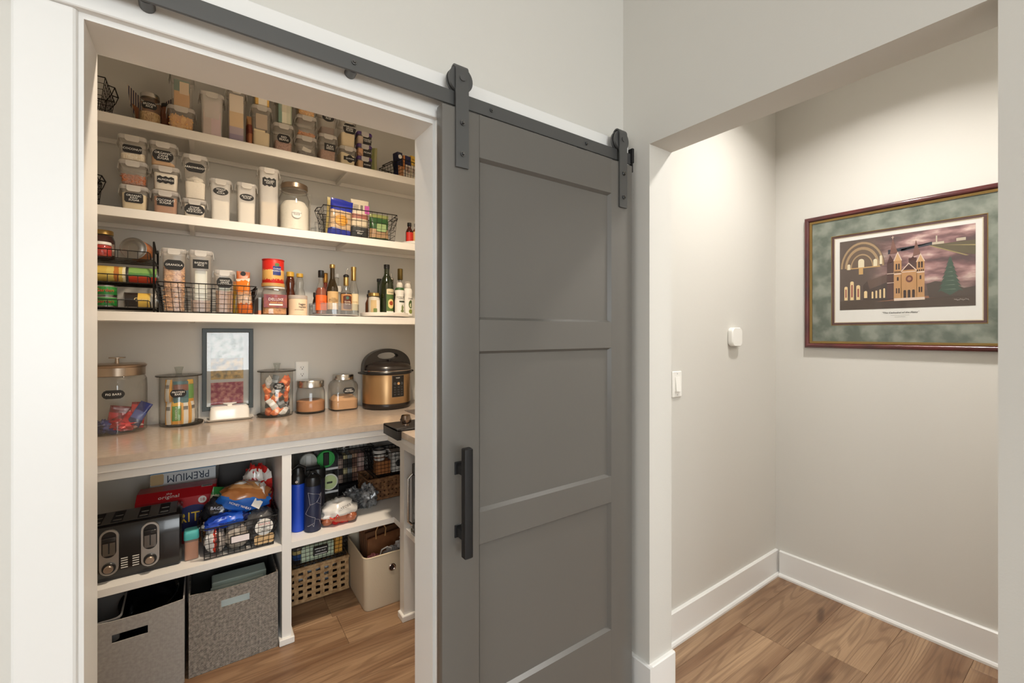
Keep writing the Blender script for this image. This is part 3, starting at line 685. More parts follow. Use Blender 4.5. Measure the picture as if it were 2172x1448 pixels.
def container(name, label, x0, x1, h, z, fill, fmat, lines=None, size=0.010, shape=L_plq, lz=0.5, lw=0.75, lh=0.035, depth=0.115, yf=2.553, lx=0.0, slope=0.0, clear=None, lid=True, extra=None, group='latch-lid food containers', lidmat=None):
    """clear tapered food container with a latching lid; front towards -y"""
    w = x1 - x0; d = depth; xc = (x0 + x1) / 2
    t = T(name, label, 'container', (xc, yf + d / 2, z), group=group)
    hb = h - 0.016; tp = 0.93; r = 0.014
    def sec(k, zz, ins=0.0): f = tp + (1 - tp) * k; return ring_rect(0, 0, w * f - 2 * ins, d * f - 2 * ins, r, zz, 4)
    B().loft([sec(0, 0.0, 0.004), sec(0.03, 0.003), sec(0.5, hb / 2), sec(1, hb)], True, False).o('body', clear or CLEAR, t)
    if fmat is not None:
        zf = fill * hb; ins = 0.0028
        top = []
        for (x, y, zz) in sec(fill, zf, ins):
            top.append((x, y, zf + slope * x / w * hb + 0.0035 * nz((x * 60 + xc * 30, y * 60, z), 1)))
        mid = [(x * 0.5, y * 0.5, zf + 0.004 + slope * x * 0.5 / w * hb + 0.006 * nz((x * 50 + xc, y * 50, 3), 1)) for x, y, _ in top]
        B().loft([sec(0, 0.0035, 0.006), sec(0.04, 0.006, ins), top, mid]).o('contents', fmat, t, smooth=60)
    if lid:
        lm = lidmat or LIDC
        l = B().loft([ring_rect(0, 0, w + 0.006, d + 0.006, r + .002, hb - 0.004), ring_rect(0, 0, w + 0.010, d + 0.010, r + .002, hb), ring_rect(0, 0, w + 0.010, d + 0.010, r + .002, hb + 0.010), ring_rect(0, 0, w + 0.004, d + 0.004, r, hb + 0.015), ring_rect(0, 0, w - 0.012, d - 0.012, r, hb + 0.015), ring_rect(0, 0, w - 0.016, d - 0.016, r, hb + 0.011)], False, True).o('lid', lm, t)
        lw_ = w * 0.27
        B().plate([(-lw_, hb + 0.013), (-lw_, hb - 0.008), (-lw_ + 0.006, hb - 0.014), (lw_ - 0.006, hb - 0.014), (lw_, hb - 0.008), (lw_, hb + 0.013)], -d / 2 - 0.009, -d / 2 - 0.005).o('latch', FROST, l, smooth=0)
        for sx in (-1, 1):
            e = w / 2 + 0.005
            B().loft([[(sx * e, y, hb + 0.012), (sx * (e + 0.003), y, hb + 0.012), (sx * (e + 0.006), y, hb - 0.022), (sx * (e + 0.004), y, hb - 0.022)] for y in (-d * 0.26, d * 0.26)]).o('latch', FROST, l, smooth=0)
    if lines is not None:
        k = lz; yy = -d / 2 * (tp + (1 - tp) * k) - 0.0006
        chalk_label(t, w * lw, lh, k * hb, yy, lines, size, shape, xc=lx * w, tilt=-math.atan(d / 2 * (1 - tp) / hb) * -1.0)
    if extra: extra(t, w, d, hb)
    return t
def bits(t, w, d, z0, z1, n, kind, mat, name, seed=1, size=0.011, front=0.8):
    """a layer of separate food pieces showing at the front and on top of a filling"""
    r = random.Random(seed); b = B()
    for i in range(n):
        k = i / n
        if k < front: p = Vector((r.uniform(-0.44, 0.44) * w, -d * 0.465 + r.uniform(0, 0.006), r.uniform(z0 + size * 0.4, z1)))
        else: p = Vector((r.uniform(-0.42, 0.42) * w, r.uniform(-0.40, 0.40) * d, z1 + r.uniform(-0.002, 0.004)))
        v = Vector((r.uniform(-1, 1), r.uniform(-0.25, 0.25), r.uniform(-0.8, 0.8))).normalized() * size
        if kind == 'nut':
            q = v.to_track_quat('Z', 'Y').to_matrix().to_4x4(); m0 = Matrix.Translation(p) @ q
            bb = B(m0).lathe([(size * 0.05, -size), (size * 0.42, -size * 0.55), (size * 0.50, -size * 0.1), (size * 0.38, size * 0.5), (size * 0.05, size)], 6); b.v, k0 = b.v + bb.v, len(b.v); b.f += [tuple(j + k0 for j in f) for f in bb.f]
        else:
            a = v.orthogonal().normalized() * size * 0.35
            b.tube([p - v, p - v * 0.4 + a, p + v * 0.4 - a, p + v], size * 0.26, 5)
    o = b.o(name, mat, t, smooth=60); o['kind'] = 'stuff'; return o
def wire_basket(name, label, loc, w, d, h, rz=0.0, nx=10, ny=5, nz_=5, tw=1.06, r=0.0014, rr=0.0026, handles=True, plate=None, cat='basket', group='black wire baskets', ho=0.022):
    """open wire basket, origin at its base centre; wider at the rim"""
    t = T(name, label, cat, loc, rz, group)
    m = B(); W2, D2 = w / 2, d / 2
    def at(fx, fy, k): s = 1 + (tw - 1) * k; return (fx * W2 * s, fy * D2 * s, 0.002 + k * h)
    for i in range(nx + 1):
        f = -1 + 2 * i / nx
        m.tube([at(f, -1, 1), at(f, -1, 0), at(f, 1, 0), at(f, 1, 1)], r, 4)
    for i in range(ny + 1):
        f = -1 + 2 * i / ny
        m.tube([at(-1, f, 1), at(-1, f, 0), at(1, f, 0), at(1, f, 1)], r, 4)
    for k in range(1, nz_):
        m.tube([at(-1, -1, k / nz_), at(1, -1, k / nz_), at(1, 1, k / nz_), at(-1, 1, k / nz_)], r, 4, True)
    m.o('wire_mesh', WIRE, t)
    B().tube([at(-1, -1, 1), at(1, -1, 1), at(1, 1, 1), at(-1, 1, 1)], rr, 6, True).tube([at(-1, -1, 0), at(1, -1, 0), at(1, 1, 0), at(-1, 1, 0)], rr * 0.8, 6, True).o('rim', WIRE, t)
    if handles:
        for sx in (-1, 1):
            a = at(sx, -0.42, 1); b = at(sx, 0.42, 1)
            B().tube([a, (a[0] + sx * ho, a[1], a[2] - 0.004), (b[0] + sx * ho, b[1], b[2] - 0.004), b], rr, 6).tube([(a[0] + sx * ho, a[1], a[2] - 0.004), (a[0] + sx * ho * 0.55, a[1], a[2] - 0.035), at(sx, -0.42, 0.5)], r * 1.2, 5).tube([(b[0] + sx * ho, b[1], b[2] - 0.004), (b[0] + sx * ho * 0.55, b[1], b[2] - 0.035), at(sx, 0.42, 0.5)], r * 1.2, 5).o('handle', WIRE, t)
    if plate:
        pw, ph, col, zc = plate
        yy = -D2 * (1 + (tw - 1) * zc / h) - 0.004
        p_ = B().box(-pw / 2, yy, zc - ph / 2, pw / 2, yy + 0.002, zc + ph / 2).o('label_plate', WIRE, t, smooth=0)
        B().box(-pw / 2 + 0.004, yy - 0.001, zc - ph / 2 + 0.004, pw / 2 - 0.004, yy - 0.0001, zc + ph / 2 - 0.004).o('label_card', P(col, 0.6), p_, smooth=0)
    return t
def pouch_mesh(w, h, d, seed=0, crimp=0.10, top=1.0, nu=24, nv=16, wob=0.006, flat=0.35):
    """filled packet standing on its bottom edge: flat sealed top, bulging body"""
    b = B(); rg = []
    for j in range(nv + 1):
        v = j / nv
        thick = d / 2 * (math.sin(PI * min(1, max(0.0, (v + 0.06) / 1.02)) ** 0.8) ** 0.6 if v < 1 - crimp else 0.0) + 0.0018
        wd = w / 2 * (1 - 0.05 * math.sin(PI * v)) * (1 + (top - 1) * v)
        ring = []
        for i in range(nu):
            a = 2 * PI * i / nu; c, s_ = math.cos(a), math.sin(a)
            ex = abs(c) ** flat * (1 if c > 0 else -1); ey = abs(s_) ** 0.9 * (1 if s_ > 0 else -1)
            x = wd * ex; y = thick * ey; zz = h * v
            q = (x * 22 + seed * 7.3, y * 22, zz * 22)
            x += wob * 0.6 * nz(q); y += wob * nz((q[0] + 31, q[1], q[2])); zz += wob * 0.5 * nz((q[0], q[1] + 17, q[2])) * (1 if 0 < j else 0)
            ring.append((x, y, zz))
        rg.append(ring)
    return b.loft(rg)
def pouch(name, label, loc, w, h, d, mat, rz=0.0, rx=0.0, ry=0.0, seed=0, cat='bag', group='packets and bags', crimp=0.10, top=1.0, wob=0.006, parts=None):
    t = T(name, label, cat, loc, rz, group, rx, ry)
    pouch_mesh(w, h, d, seed, crimp, top, wob=wob).o('pouch', mat, t, smooth=60)
    if parts: parts(t)
    return t
def blob(rx, ry, rz, seed, amp=0.25, freq=3.0, n=18, m=12, flat=True, power=1.0):
    """crumpled / rounded lump resting on z = 0"""
    b = B(); rg = []
    for j in range(m + 1):
        p = PI * j / m; ring = []
        for i in range(n):
            a = 2 * PI * i / n
            v = Vector((math.sin(p) * math.cos(a), math.sin(p) * math.sin(a), -math.cos(p)))
            k = 1 + amp * noise.noise(v * freq + Vector((seed * 3.1, seed * 1.7, 0))) + amp * 0.5 * noise.noise(v * freq * 2.7 + Vector((0, seed, 5)))
            z = v.z * k
            if flat: z = max(z, -0.82)
            ring.append((v.x * k * rx, v.y * k * ry, (z + (0.82 if flat else 0)) * rz))
        rg.append(ring)
    return b.loft(rg)
def carton(name, label, loc, w, d, h, mat, rz=0.0, rx=0.0, ry=0.0, cat='box', group=None, parts=None):
    t = T(name, label, cat, loc, rz, group, rx, ry)
    B().bbox(-w / 2, -d / 2, 0, w / 2, d / 2, h, 0.0012).o('carton', mat, t, smooth=0)
    if parts: parts(t, w, d, h)
    return t
def bottle(name, label, loc, prof, mat, cap=None, lab=None, liquid=None, cat='bottle', group='bottles', rz=0.0, n=24, rx=0.0, ry=0.0):
    """prof = outer profile; cap = (profile, material); lab = (r, z0, z1, half-angle, material, lines, size, ink)"""
    t = T(name, label, cat, loc, rz, group, rx, ry)
    B().lathe(prof, n).o('glass_body', mat, t)
    if liquid: B().lathe(liquid[0], n).o('contents', liquid[1], t)
    if cap: B().lathe(cap[0], n).o('cap', cap[1], t)
    for lb in (lab if isinstance(lab, list) else [lab] if lab else []):
        r, z0, z1, ha, lm, lines, size, ink = lb
        shp = lb_shape.get(lm.name, L_rect)
        o = B().slab(shp, 2 * r * ha, z1 - z0, 0, 0, 0.0006, r, 22).o('paper_label', lm, t, loc=(0, -r - 0.0002, (z0 + z1) / 2))
        if lines: text('\n'.join(lines), size, ink or INK, o, (0, -0.0009, 0), bend=r + 0.0008)
    return t
lb_shape = {}
def jar_sq(name, label, loc, r, h, prof, lidprof, lidmat, fillprof=None, fmat=None, lab=None, n=32, sq=0.0, cat='jar', glass=None, group='glass storage jars', rz=0.0):
    """glass jar, round or softly square (sq>0); prof list of (radius, z)"""
    t = T(name, label, cat, loc, rz, group)
    def rings(pr):
        out = []
        for rr, z in pr:
            ring = []
            for j in range(n):
                a = 2 * PI * j / n
                k = 1.0
                if sq: k = 1 / (abs(math.cos(a)) ** sq + abs(math.sin(a)) ** sq) ** (1 / sq)
                ring.append((rr * k * math.cos(a), rr * k * math.sin(a), z))
            out.append(ring)
        return out
    B().loft(rings(prof), True, False).o('glass_body', glass or GLASS, t)
    if fmat: B().loft(rings(fillprof)).o('contents', fmat, t)
    if lidprof: B().lathe(lidprof, n).o('lid', lidmat, t)
    if lab: chalk_label(t, lab[0], lab[1], lab[2], -(lab[5] if len(lab) > 5 else r) - 0.0006, lab[3], lab[4], L_plq, bend=0.0 if sq else r, xc=lab[6] if len(lab) > 6 else 0.0)
    return t
# ---------------------------------------------------------------- top shelf
GW = 'black wire baskets'
wire_basket('wire_basket', 'black wire basket half hidden behind the left jamb on the topmost shelf', (-0.470, 2.68, Z1 + 0.001), 0.20, 0.20, 0.150, rz=0.0, nx=9, ny=8, nz_=6, tw=1.22)
STRIPE = band('X', [(i / 15.0, (48, 48, 78) if i % 2 else (206, 190, 170)) for i in range(15)], 0.7)
def striped(t):
    for sx in (-1, 1):
        B().loft([[(sx * 0.050, -0.03, 0.04), (sx * 0.062, 0.03, 0.04)], [(sx * 0.056, -0.03, 0.13), (sx * 0.070, 0.03, 0.13)], [(sx * 0.030, -0.045, 0.19), (sx * 0.078, 0.035, 0.20 + 0.01 * sx)]], False, False, False).o('fold', STRIPE, t)
sb = T('gift_bag', 'navy striped gift bag with pointed corners behind the brown rice jar', 'bag', (-0.200, 2.745, Z1))
m = B(); rg = []
for z, w, d in ((0, 0.075, 0.045), (0.09, 0.090, 0.055), (0.15, 0.115, 0.05)): rg.append([(x * w * 0.72, y * d * 0.8, z) for x, y in ((-1, -1), (1, -1), (1, 1), (-1, 1))])
m.loft(rg, True, False).o('bag_body', P((150, 96, 60), 0.6), sb, smooth=0)
for sx in (-1, 1):
    B().loft([[(sx * 0.060, -0.036, 0.03), (sx * 0.062, 0.036, 0.03)], [(sx * 0.082, -0.040, 0.12), (sx * 0.084, 0.036, 0.12)], [(sx * 0.050, -0.044, 0.16), (sx * 0.095, 0.030, 0.215)]], False, False, False).o('striped_panel', STRIPE, sb)
    B().loft([[(sx * 0.060, -0.037, 0.05), (sx * 0.030, -0.040, 0.05)], [(sx * 0.083, -0.041, 0.13), (sx * 0.040, -0.045, 0.13)], [(sx * 0.092, -0.043, 0.212), (sx * 0.046, -0.047, 0.165)]], False, False, False).o('striped_panel', STRIPE, sb)
jar_sq('rice_jar', 'short round glass jar of brown rice with a silver lid on the topmost shelf', (-0.203, 2.622, Z1), 0.040, 0.155,
       [(0.030, 0), (0.040, 0.006), (0.040, 0.100), (0.034, 0.122), (0.033, 0.135)], [(0.001, 0.151), (0.034, 0.151), (0.0355, 0.148), (0.0355, 0.131), (0.034, 0.130)], STEEL,
       [(0.028, 0.003), (0.0375, 0.008), (0.0375, 0.062), (0.020, 0.066)], RICE, (0.058, 0.034, 0.088, ['BROWN', 'RICE'], 0.0125))
bottle('amber_jar', 'small amber jar squeezed between the rice jar and the pasta', (-0.1475, 2.70, Z1), [(0.020, 0), (0.024, 0.004), (0.024, 0.115), (0.018, 0.13), (0.018, 0.14)], P((128, 66, 30), 0.15, coat=0.4), ([(0.019, 0.140), (0.0205, 0.141), (0.0205, 0.156), (0.001, 0.157)], BLACKP))
def ccap(h): return h
container('pasta_container', 'low clear container of twisted pasta on the topmost shelf', -0.133, -0.038, 0.106, Z1, 0.66, PASTA, extra=lambda t, w, d, hb: bits(t, w * 0.93, d * 0.95, 0.006, hb * 0.70, 90, 'twist', P((222, 170, 92), 0.5), 'pasta_twists', 3, 0.010))
def ins_pack(mat, kw=0.74, kh=0.86, kd=0.5, txt=None):
    def f(t, w, d, hb):
        p_ = B().bbox(-w * kw / 2, -d * kd / 2 - 0.015, 0.004, w * kw / 2, d * kd / 2 - 0.015, hb * kh, 0.002).o('packet', mat, t, smooth=0)
        if txt: txt(p_, w, d, hb)
    return f
TEALTAN = band('Z', [(0, (204, 160, 104)), (0.55, (196, 150, 98)), (0.56, (96, 128, 116)), (0.95, (110, 140, 126))], 0.6)
def teal_txt(p_, w, d, hb): B().box(-0.008, -d * 0.25 - 0.0165, hb * 0.42, w * 0.34, -d * 0.25 - 0.0152, hb * 0.80).o('nutrition_panel', P((222, 200, 168), 0.7), p_, smooth=0)
container('tall_container', 'tall clear container with a teal and tan packet, standing on the pasta container', -0.124, -0.044, 0.165, Z1 + 0.107, 0.5, None, extra=ins_pack(TEALTAN, txt=teal_txt), group='stacked containers')
LAV = band('X', [(0, (186, 172, 164)), (0.45, (196, 176, 178)), (0.97, (190, 168, 170))], 0.7)
container('tall_container', 'tall frosted container of pale lavender packets beside the pasta', -0.011, 0.077, 0.209, Z1, 0.5, None, clear=FROST, extra=ins_pack(LAV, 0.80, 0.88, 0.7))
def las(p_, w, d, hb):
    y = -d * 0.25 - 0.0156
    o = B().box(-w * 0.06, y - 0.0006, hb * 0.16, w * 0.31, y, hb * 0.52).o('orange_panel', P((216, 116, 66), 0.6), p_, smooth=0)
    text('LASAGNA', 0.017, P((244, 236, 220), 0.6), o, (w * 0.07, y - 0.0010, hb * 0.34), rot=(PI / 2, PI / 2, 0))
    text('OVEN READY', 0.0105, P((244, 236, 220), 0.6), o, (w * 0.21, y - 0.0010, hb * 0.34), rot=(PI / 2, PI / 2, 0))
    B().box(-w * 0.37, y - 0.0003, 0.004, -w * 0.22, y + 0.0002, hb * 0.92).o('violet_edge', P((92, 80, 128), 0.6), p_, smooth=0)
LASB = band('Z', [(0, (132, 116, 156)), (0.14, (176, 160, 180)), (0.30, (226, 196, 150)), (0.62, (238, 226, 210))], 0.6)
container('tall_container', 'tall clear container holding a violet and orange lasagna box', 0.096, 0.170, 0.262, Z1, 0.5, None, extra=ins_pack(LASB, 0.80, 0.95, 0.55, las))
def creamx(t, w, d, hb):
    B().bbox(-w * 0.30, -d * 0.25, hb * 0.52, w * 0.34, d * 0.2, hb * 0.93, 0.002).o('folded_paper', P((196, 178, 156), 0.7), t, smooth=0)
    B().box(-w * 0.42, -d * 0.36, hb * 0.40, w * 0.20, -d * 0.34, hb * 0.47).o('paper_strip', P((244, 228, 184), 0.7), t, smooth=0)
container('tall_container', 'tall clear container of cream-coloured grits with folded paper inside', 0.202, 0.283, 0.207, Z1, 0.40, FL_CREAM, extra=creamx)
pouch('red_packet', 'narrow red and brown packet slipped in left of the cream grits container', (0.190, 2.60, Z1), 0.022, 0.155, 0.05, band('Z', [(0, (168, 104, 66)), (0.4, (120, 56, 40)), (0.7, (176, 132, 90))], 0.5), rz=0.2, seed=3, wob=0.003)
YW = band('X', [(0, (214, 172, 92)), (0.22, (240, 232, 216)), (0.84, (220, 178, 96))], 0.6)
container('small_container', 'small container with yellow and white packets on top of the cream grits', 0.210, 0.279, 0.11, Z1 + 0.208, 0.5, None, extra=ins_pack(YW, 0.9, 0.9, 0.7), group='stacked containers')
container('bean_container', 'clear container with a chalk label reading red beans', 0.299, 0.386, 0.143, Z1, 0.42, BEANS, ['RED', 'BEANS'], 0.015, L_plq, 0.52, 0.72, 0.042)
TL2 = band('X', [(0, (120, 148, 134)), (0.26, (222, 218, 198)), (0.6, (206, 206, 184)), (0.9, (160, 170, 146))], 0.6)
container('tall_container', 'tall container with a teal and white packet on top of the red beans', 0.314, 0.384, 0.155, Z1 + 0.144, 0.5, None, extra=ins_pack(TL2, 0.9, 0.92, 0.7), group='stacked containers')
def seedx(t, w, d, hb):
    B().bbox(-0.022, -0.012, 0, 0.022, 0.012, 0.022, 0.002).o('white_packet', PAPER, t, loc=(0.0, -d * 0.22, hb * 0.34), rot=(0.2, 0.3, 0), smooth=0)
container('seed_container', 'low clear container of dark seeds with a white packet on top', 0.406, 0.499, 0.106, Z1, 0.28, SEEDS, extra=seedx)
container('nut_container', 'clear container with a layer of orange nuts, stacked on the dark seeds', 0.408, 0.499, 0.110, Z1 + 0.107, 0.16, NUTS, group='stacked containers', extra=lambda t, w, d, hb: bits(t, w * 0.92, d * 0.95, 0.006, hb * 0.22, 50, 'nut', P((206, 138, 84), 0.5), 'nut_halves', 5, 0.009))
container('nut_container', 'container packed with golden nuts, third in its stack under the door head', 0.412, 0.496, 0.10, Z1 + 0.218, 0.8, PASTA, group='stacked containers', extra=lambda t, w, d, hb: bits(t, w * 0.92, d * 0.95, 0.004, hb * 0.5, 60, 'nut', P((222, 172, 104), 0.5), 'golden_nuts', 6, 0.009))
container('flax_container', 'clear container with a square chalk label reading flax seeds', 0.518, 0.605, 0.146, Z1, 0.46, FLAX, ['FLAX', 'SEEDS'], 0.015, L_rect, 0.58, 0.66, 0.040, lx=0.10)
container('rice_container', 'clear container of grey-brown rice with an oval label, on the flax seeds', 0.522, 0.600, 0.15, Z1 + 0.147, 0.30, P((128, 108, 98), 0.9, bump=(0.8, 200.0)), ['BLACK', 'RICE'], 0.013, L_oval, 0.68, 0.8, 0.044, group='stacked containers')
container('semolina_container', 'low clear container of pale meal with a round banner chalk label', 0.627, 0.711, 0.105, Z1, 0.70, QUINOA, ['QUINOA'], 0.011, L_ban, 0.42, 0.8, 0.042, lx=0.10, slope=-0.25)
container('flour_container', 'clear container of cream flour with a bold chalk label, on the pale meal', 0.629, 0.711, 0.155, Z1 + 0.106, 0.55, FL_CREAM, ['AMARANTH', 'GRAIN', 'FLOUR'], 0.0125, L_plq, 0.72, 0.84, 0.054, lx=0.06, group='stacked containers')
PURL = P((70, 44, 104), 0.4, name='purple_lid')
for i, (tx, mt) in enumerate(((['RAISINS'], SUGAR_TAN), (['PECANS'], NUTS), (['WALNUT', 'HALVES'], P((196, 172, 150), 0.8)))):
    container('purple_lid_box', ['bottom', 'middle', 'top'][i] + ' purple-lidded box in the stack of three on the topmost shelf', 0.722, 0.800, 0.069, Z1 + 0.0705 * i, 0.8, mt, tx, 0.011, L_rect, 0.46, 0.60, 0.046, lidmat=PURL, lx=0.18, group='purple-lidded boxes')
bottle('cinnamon_jar', 'slim brown jar just showing above the purple-lidded boxes', (0.815, 2.74, Z1), [(0.016, 0), (0.018, 0.003), (0.018, 0.215), (0.014, 0.225)], P((126, 84, 52), 0.5), ([(0.015, 0.225), (0.017, 0.226), (0.017, 0.250), (0.001, 0.251)], P((150, 108, 70), 0.5)))
pouch('green_packet', 'tall thin olive green packet beside the purple-lidded boxes', (0.828, 2.62, Z1), 0.05, 0.158, 0.016, band('X', [(0, (70, 66, 44)), (0.3, (132, 136, 84)), (0.7, (158, 152, 108))], 0.5), rz=-0.5, seed=6, wob=0.003)
wire_basket('wire_basket', 'black wire basket of boxed snacks at the right end of the topmost shelf', (1.055, 2.68, Z1 + 0.001), 0.20, 0.22, 0.098, rz=0.24, nx=10, ny=8, nz_=5, tw=1.12)
def sn(cols, hexa=None, txt=None):
    def f(t, w, d, h):
        for (x0, x1, z0, z1, c) in cols: B().box(x0 * w, -d / 2 - 0.0006, z0 * h, x1 * w, -d / 2 - 0.0001, z1 * h).o('printed_panel', P(c, 0.6), t, smooth=0)
        if hexa: B().plate([(hexa * math.cos(PI / 6 + PI / 3 * j), h * 0.82 + hexa * math.sin(PI / 6 + PI / 3 * j)) for j in range(6)], -d / 2 - 0.0012, -d / 2 - 0.0007).o('hexagon_mark', PAPER, t, smooth=0)
        if txt: text(txt[0], txt[1], P(txt[2], 0.6), t, (0, -d / 2 - 0.0012, h * txt[3]))
    return f
carton('snack_box', 'navy snack box with a white hexagon mark in the top-shelf wire basket', (0.985, 2.610, Z1 + 0.008), 0.036, 0.05, 0.150, P((34, 36, 62), 0.5), rz=0.24, ry=-0.06, group='snack boxes in the wire basket', parts=sn([(-0.5, 0.5, 0.02, 0.45, (196, 140, 96))], 0.014))
carton('snack_box', 'slim orange snack box between the navy boxes of the wire basket', (1.012, 2.628, Z1 + 0.008), 0.012, 0.05, 0.146, P((206, 130, 72), 0.5), rz=0.24, group='snack boxes in the wire basket', parts=sn([(-0.5, 0.5, 0.02, 0.4, (230, 216, 196))]))
carton('snack_box', 'navy and tan snack box in the middle of the top-shelf wire basket', (1.041, 2.636, Z1 + 0.008), 0.040, 0.05, 0.150, P((38, 40, 84), 0.5), rz=0.24, group='snack boxes in the wire basket', parts=sn([(-0.5, 0.5, 0.02, 0.62, (232, 220, 204)), (-0.4, 0.3, 0.3, 0.55, (176, 96, 52))]))
carton('snack_box', 'yellow-topped snack box at the jamb end of the top-shelf wire basket', (1.085, 2.646, Z1 + 0.008), 0.046, 0.05, 0.162, P((232, 190, 78), 0.5), rz=0.24, group='snack boxes in the wire basket', parts=sn([(-0.5, 0.5, 0.02, 0.62, (236, 226, 208)), (-0.4, 0.4, 0.25, 0.5, (196, 110, 60))], None, ('Biscuits', 0.010, (150, 96, 30), 0.85)))

# ---------------------------------------------------------------- middle shelf
wire_basket('wire_basket', 'black wire basket mostly hidden behind the left jamb on the middle shelf', (-0.495, 2.68, Z2 + 0.001), 0.18, 0.20, 0.150, nx=9, ny=8, nz_=6, tw=1.15)
G2 = 'chalk-labelled containers on the middle shelf'
container('sugar_container', 'bottom container of the leftmost stack, chalk label organic raw sugar', -0.298, -0.209, 0.108, Z2, 0.78, FL_CREAM, ['ORGANIC', 'RAW', 'SUGAR'], 0.0115, L_oct, 0.56, 0.72, 0.042, group=G2)
container('almond_container', 'container of whole brown almonds in the middle of the leftmost stack', -0.301, -0.212, 0.108, Z2 + 0.109, 0.42, ALMONDS, group=G2, extra=lambda t, w, d, hb: bits(t, w * 0.92, d * 0.95, 0.006, hb * 0.46, 80, 'nut', P((160, 92, 54), 0.5), 'almonds', 4, 0.011))
container('coconut_container', 'top container of the leftmost stack, chalk label coconut over shredded flakes', -0.304, -0.213, 0.110, Z2 + 0.218, 0.34, COCO, ['COCONUT'], 0.0125, L_oct, 0.52, 0.72, 0.034, group=G2, slope=0.1)
container('sugar_container', 'bottom container of the second stack, chalk label coconut sugar on brown sugar', -0.188, -0.099, 0.106, Z2, 0.84, SUGAR_BR, ['COCONUT', 'SUGAR'], 0.0135, L_rect, 0.60, 0.68, 0.038, group=G2)
container('almond_flour_container', 'middle container of the second stack, white meal under a scalloped chalk label', -0.188, -0.097, 0.110, Z2 + 0.107, 0.82, FL_WHITE, ['ALMONDS'], 0.012, L_scal, 0.50, 0.68, 0.034, group=G2)
container('sugar_container', 'top container of the second stack, chalk label organic cane sugar', -0.198, -0.106, 0.108, Z2 + 0.218, 0.30, SUGAR_TAN, ['ORGANIC', 'CANE', 'SUGAR'], 0.0135, L_plq, 0.48, 0.82, 0.050, group=G2, slope=-0.3)
container('rice_flour_container', 'small container with a chalk label stone ground rice flour under the arrowroot', -0.077, 0.007, 0.086, Z2, 0.86, FL_WHITE, ['STONE', 'GROUND', 'RICE FLOUR'], 0.0115, L_plq, 0.50, 0.92, 0.046, group=G2)
def arrowx(t, w, d, hb): blob(w * 0.40, d * 0.36, 0.020, 4, 0.3).o('clinging_flour', FL_WHITE, t, loc=(0, 0, hb * 0.42))
container('arrowroot_container', 'tall container of white arrowroot with a bracket chalk label', -0.075, 0.010, 0.208, Z2 + 0.087, 0.42, FL_WHITE, ['ARROWROOT'], 0.0125, L_plq, 0.76, 0.90, 0.042, group=G2, extra=arrowx)
container('oat_flour_container', 'frosted container with an oval chalk label whole oat flour', 0.028, 0.108, 0.201, Z2, 0.52, FL_WHITE, ['WHOLE', 'OAT', 'FLOUR'], 0.0105, L_oval, 0.76, 0.78, 0.036, clear=FROST, group=G2)
container('almond_flour_container', 'frosted container with an oval chalk label almond flour', 0.137, 0.216, 0.203, Z2, 0.56, FL_WHITE, ['ALMOND', 'FLOUR'], 0.0105, L_oval, 0.70, 0.78, 0.034, clear=FROST, group=G2)
container('oat_container', 'tallest frosted container, rolled oats under a scalloped chalk label', 0.233, 0.318, 0.300, Z2, 0.44, OATS, ['ROLLED', 'OATS'], 0.0125, L_scal, 0.80, 0.72, 0.046, clear=FROST, group=G2)
fj = jar_sq('flour_jar', 'large bail-top glass jar of flour with a round white label', (0.406, 2.642, Z2), 0.076, 0.265,
       [(0.064, 0), (0.076, 0.008), (0.076, 0.180), (0.066, 0.205), (0.062, 0.215), (0.062, 0.232)], [(0.001, 0.263), (0.058, 0.263), (0.066, 0.258), (0.067, 0.236), (0.063, 0.232)], LIDM,
       [(0.060, 0.004), (0.071, 0.010), (0.071, 0.135), (0.052, 0.165), (0.034, 0.170)], FL_WHITE, n=36)
o_ = B().slab(L_oval, 0.046, 0.046, 0, 0, 0.0008, 0.076).o('round_label', PAPER, fj, loc=(0.0, -0.0768, 0.088))
text('COCONUT\nFLOUR', 0.0095, INK, o_, (0, -0.001, 0), bend=0.0770, shear=0.1)
B().tube([(0.066 * math.cos(2 * PI * j / 24), 0.066 * math.sin(2 * PI * j / 24), 0.222) for j in range(24)], 0.0018, 6, True).tube([(0.079, 0, 0.222), (0.080, 0, 0.05), (0.078, 0.0, 0.02)], 0.0018, 6).tube([(-0.067, 0, 0.222), (-0.075, 0, 0.235), (-0.060, -0.03, 0.266)], 0.0018, 6).o('bail_wire', STEEL, fj)
wire_basket('wire_basket', 'black wire basket of colourful baking packets on the middle shelf', (0.748, 2.655, Z2 + 0.001), 0.385, 0.195, 0.155, rz=-0.05, nx=14, ny=7, nz_=5, tw=1.07)
def bagtxt(items):
    def f(t):
        for (s_, size, col, x, y, z) in items: text(s_, size, P(col, 0.6), t, (x, y, z))
    return f
BLUEB = band('Z', [(0, (44, 56, 150)), (0.16, (206, 176, 140)), (0.62, (212, 184, 150)), (0.66, (36, 52, 168))], 0.22, coat=0.3, noise_amt=0.08, noise_scale=3.0)
def bluebag(t):
    B().slab(L_oval, 0.070, 0.062, 0, 0, 0.0010, 0.10).o('orange_window', P((228, 160, 56), 0.4), t, loc=(0.0, -0.034, 0.082))
pouch('baking_packet', 'blue-topped packet with an orange window in the middle-shelf basket', (0.630, 2.608, Z2 + 0.008), 0.124, 0.210, 0.055, BLUEB, rz=-0.04, ry=0.10, rx=-0.05, seed=1, group='baking packets', parts=bluebag)
pouch('baking_packet', 'pale yellow packet standing behind the blue one in the basket', (0.640, 2.690, Z2 + 0.007), 0.14, 0.232, 0.03, band('Z', [(0, (214, 190, 120)), (0.82, (222, 200, 128)), (0.93, (232, 216, 160))], 0.45), ry=0.07, seed=2, group='baking packets', wob=0.004)
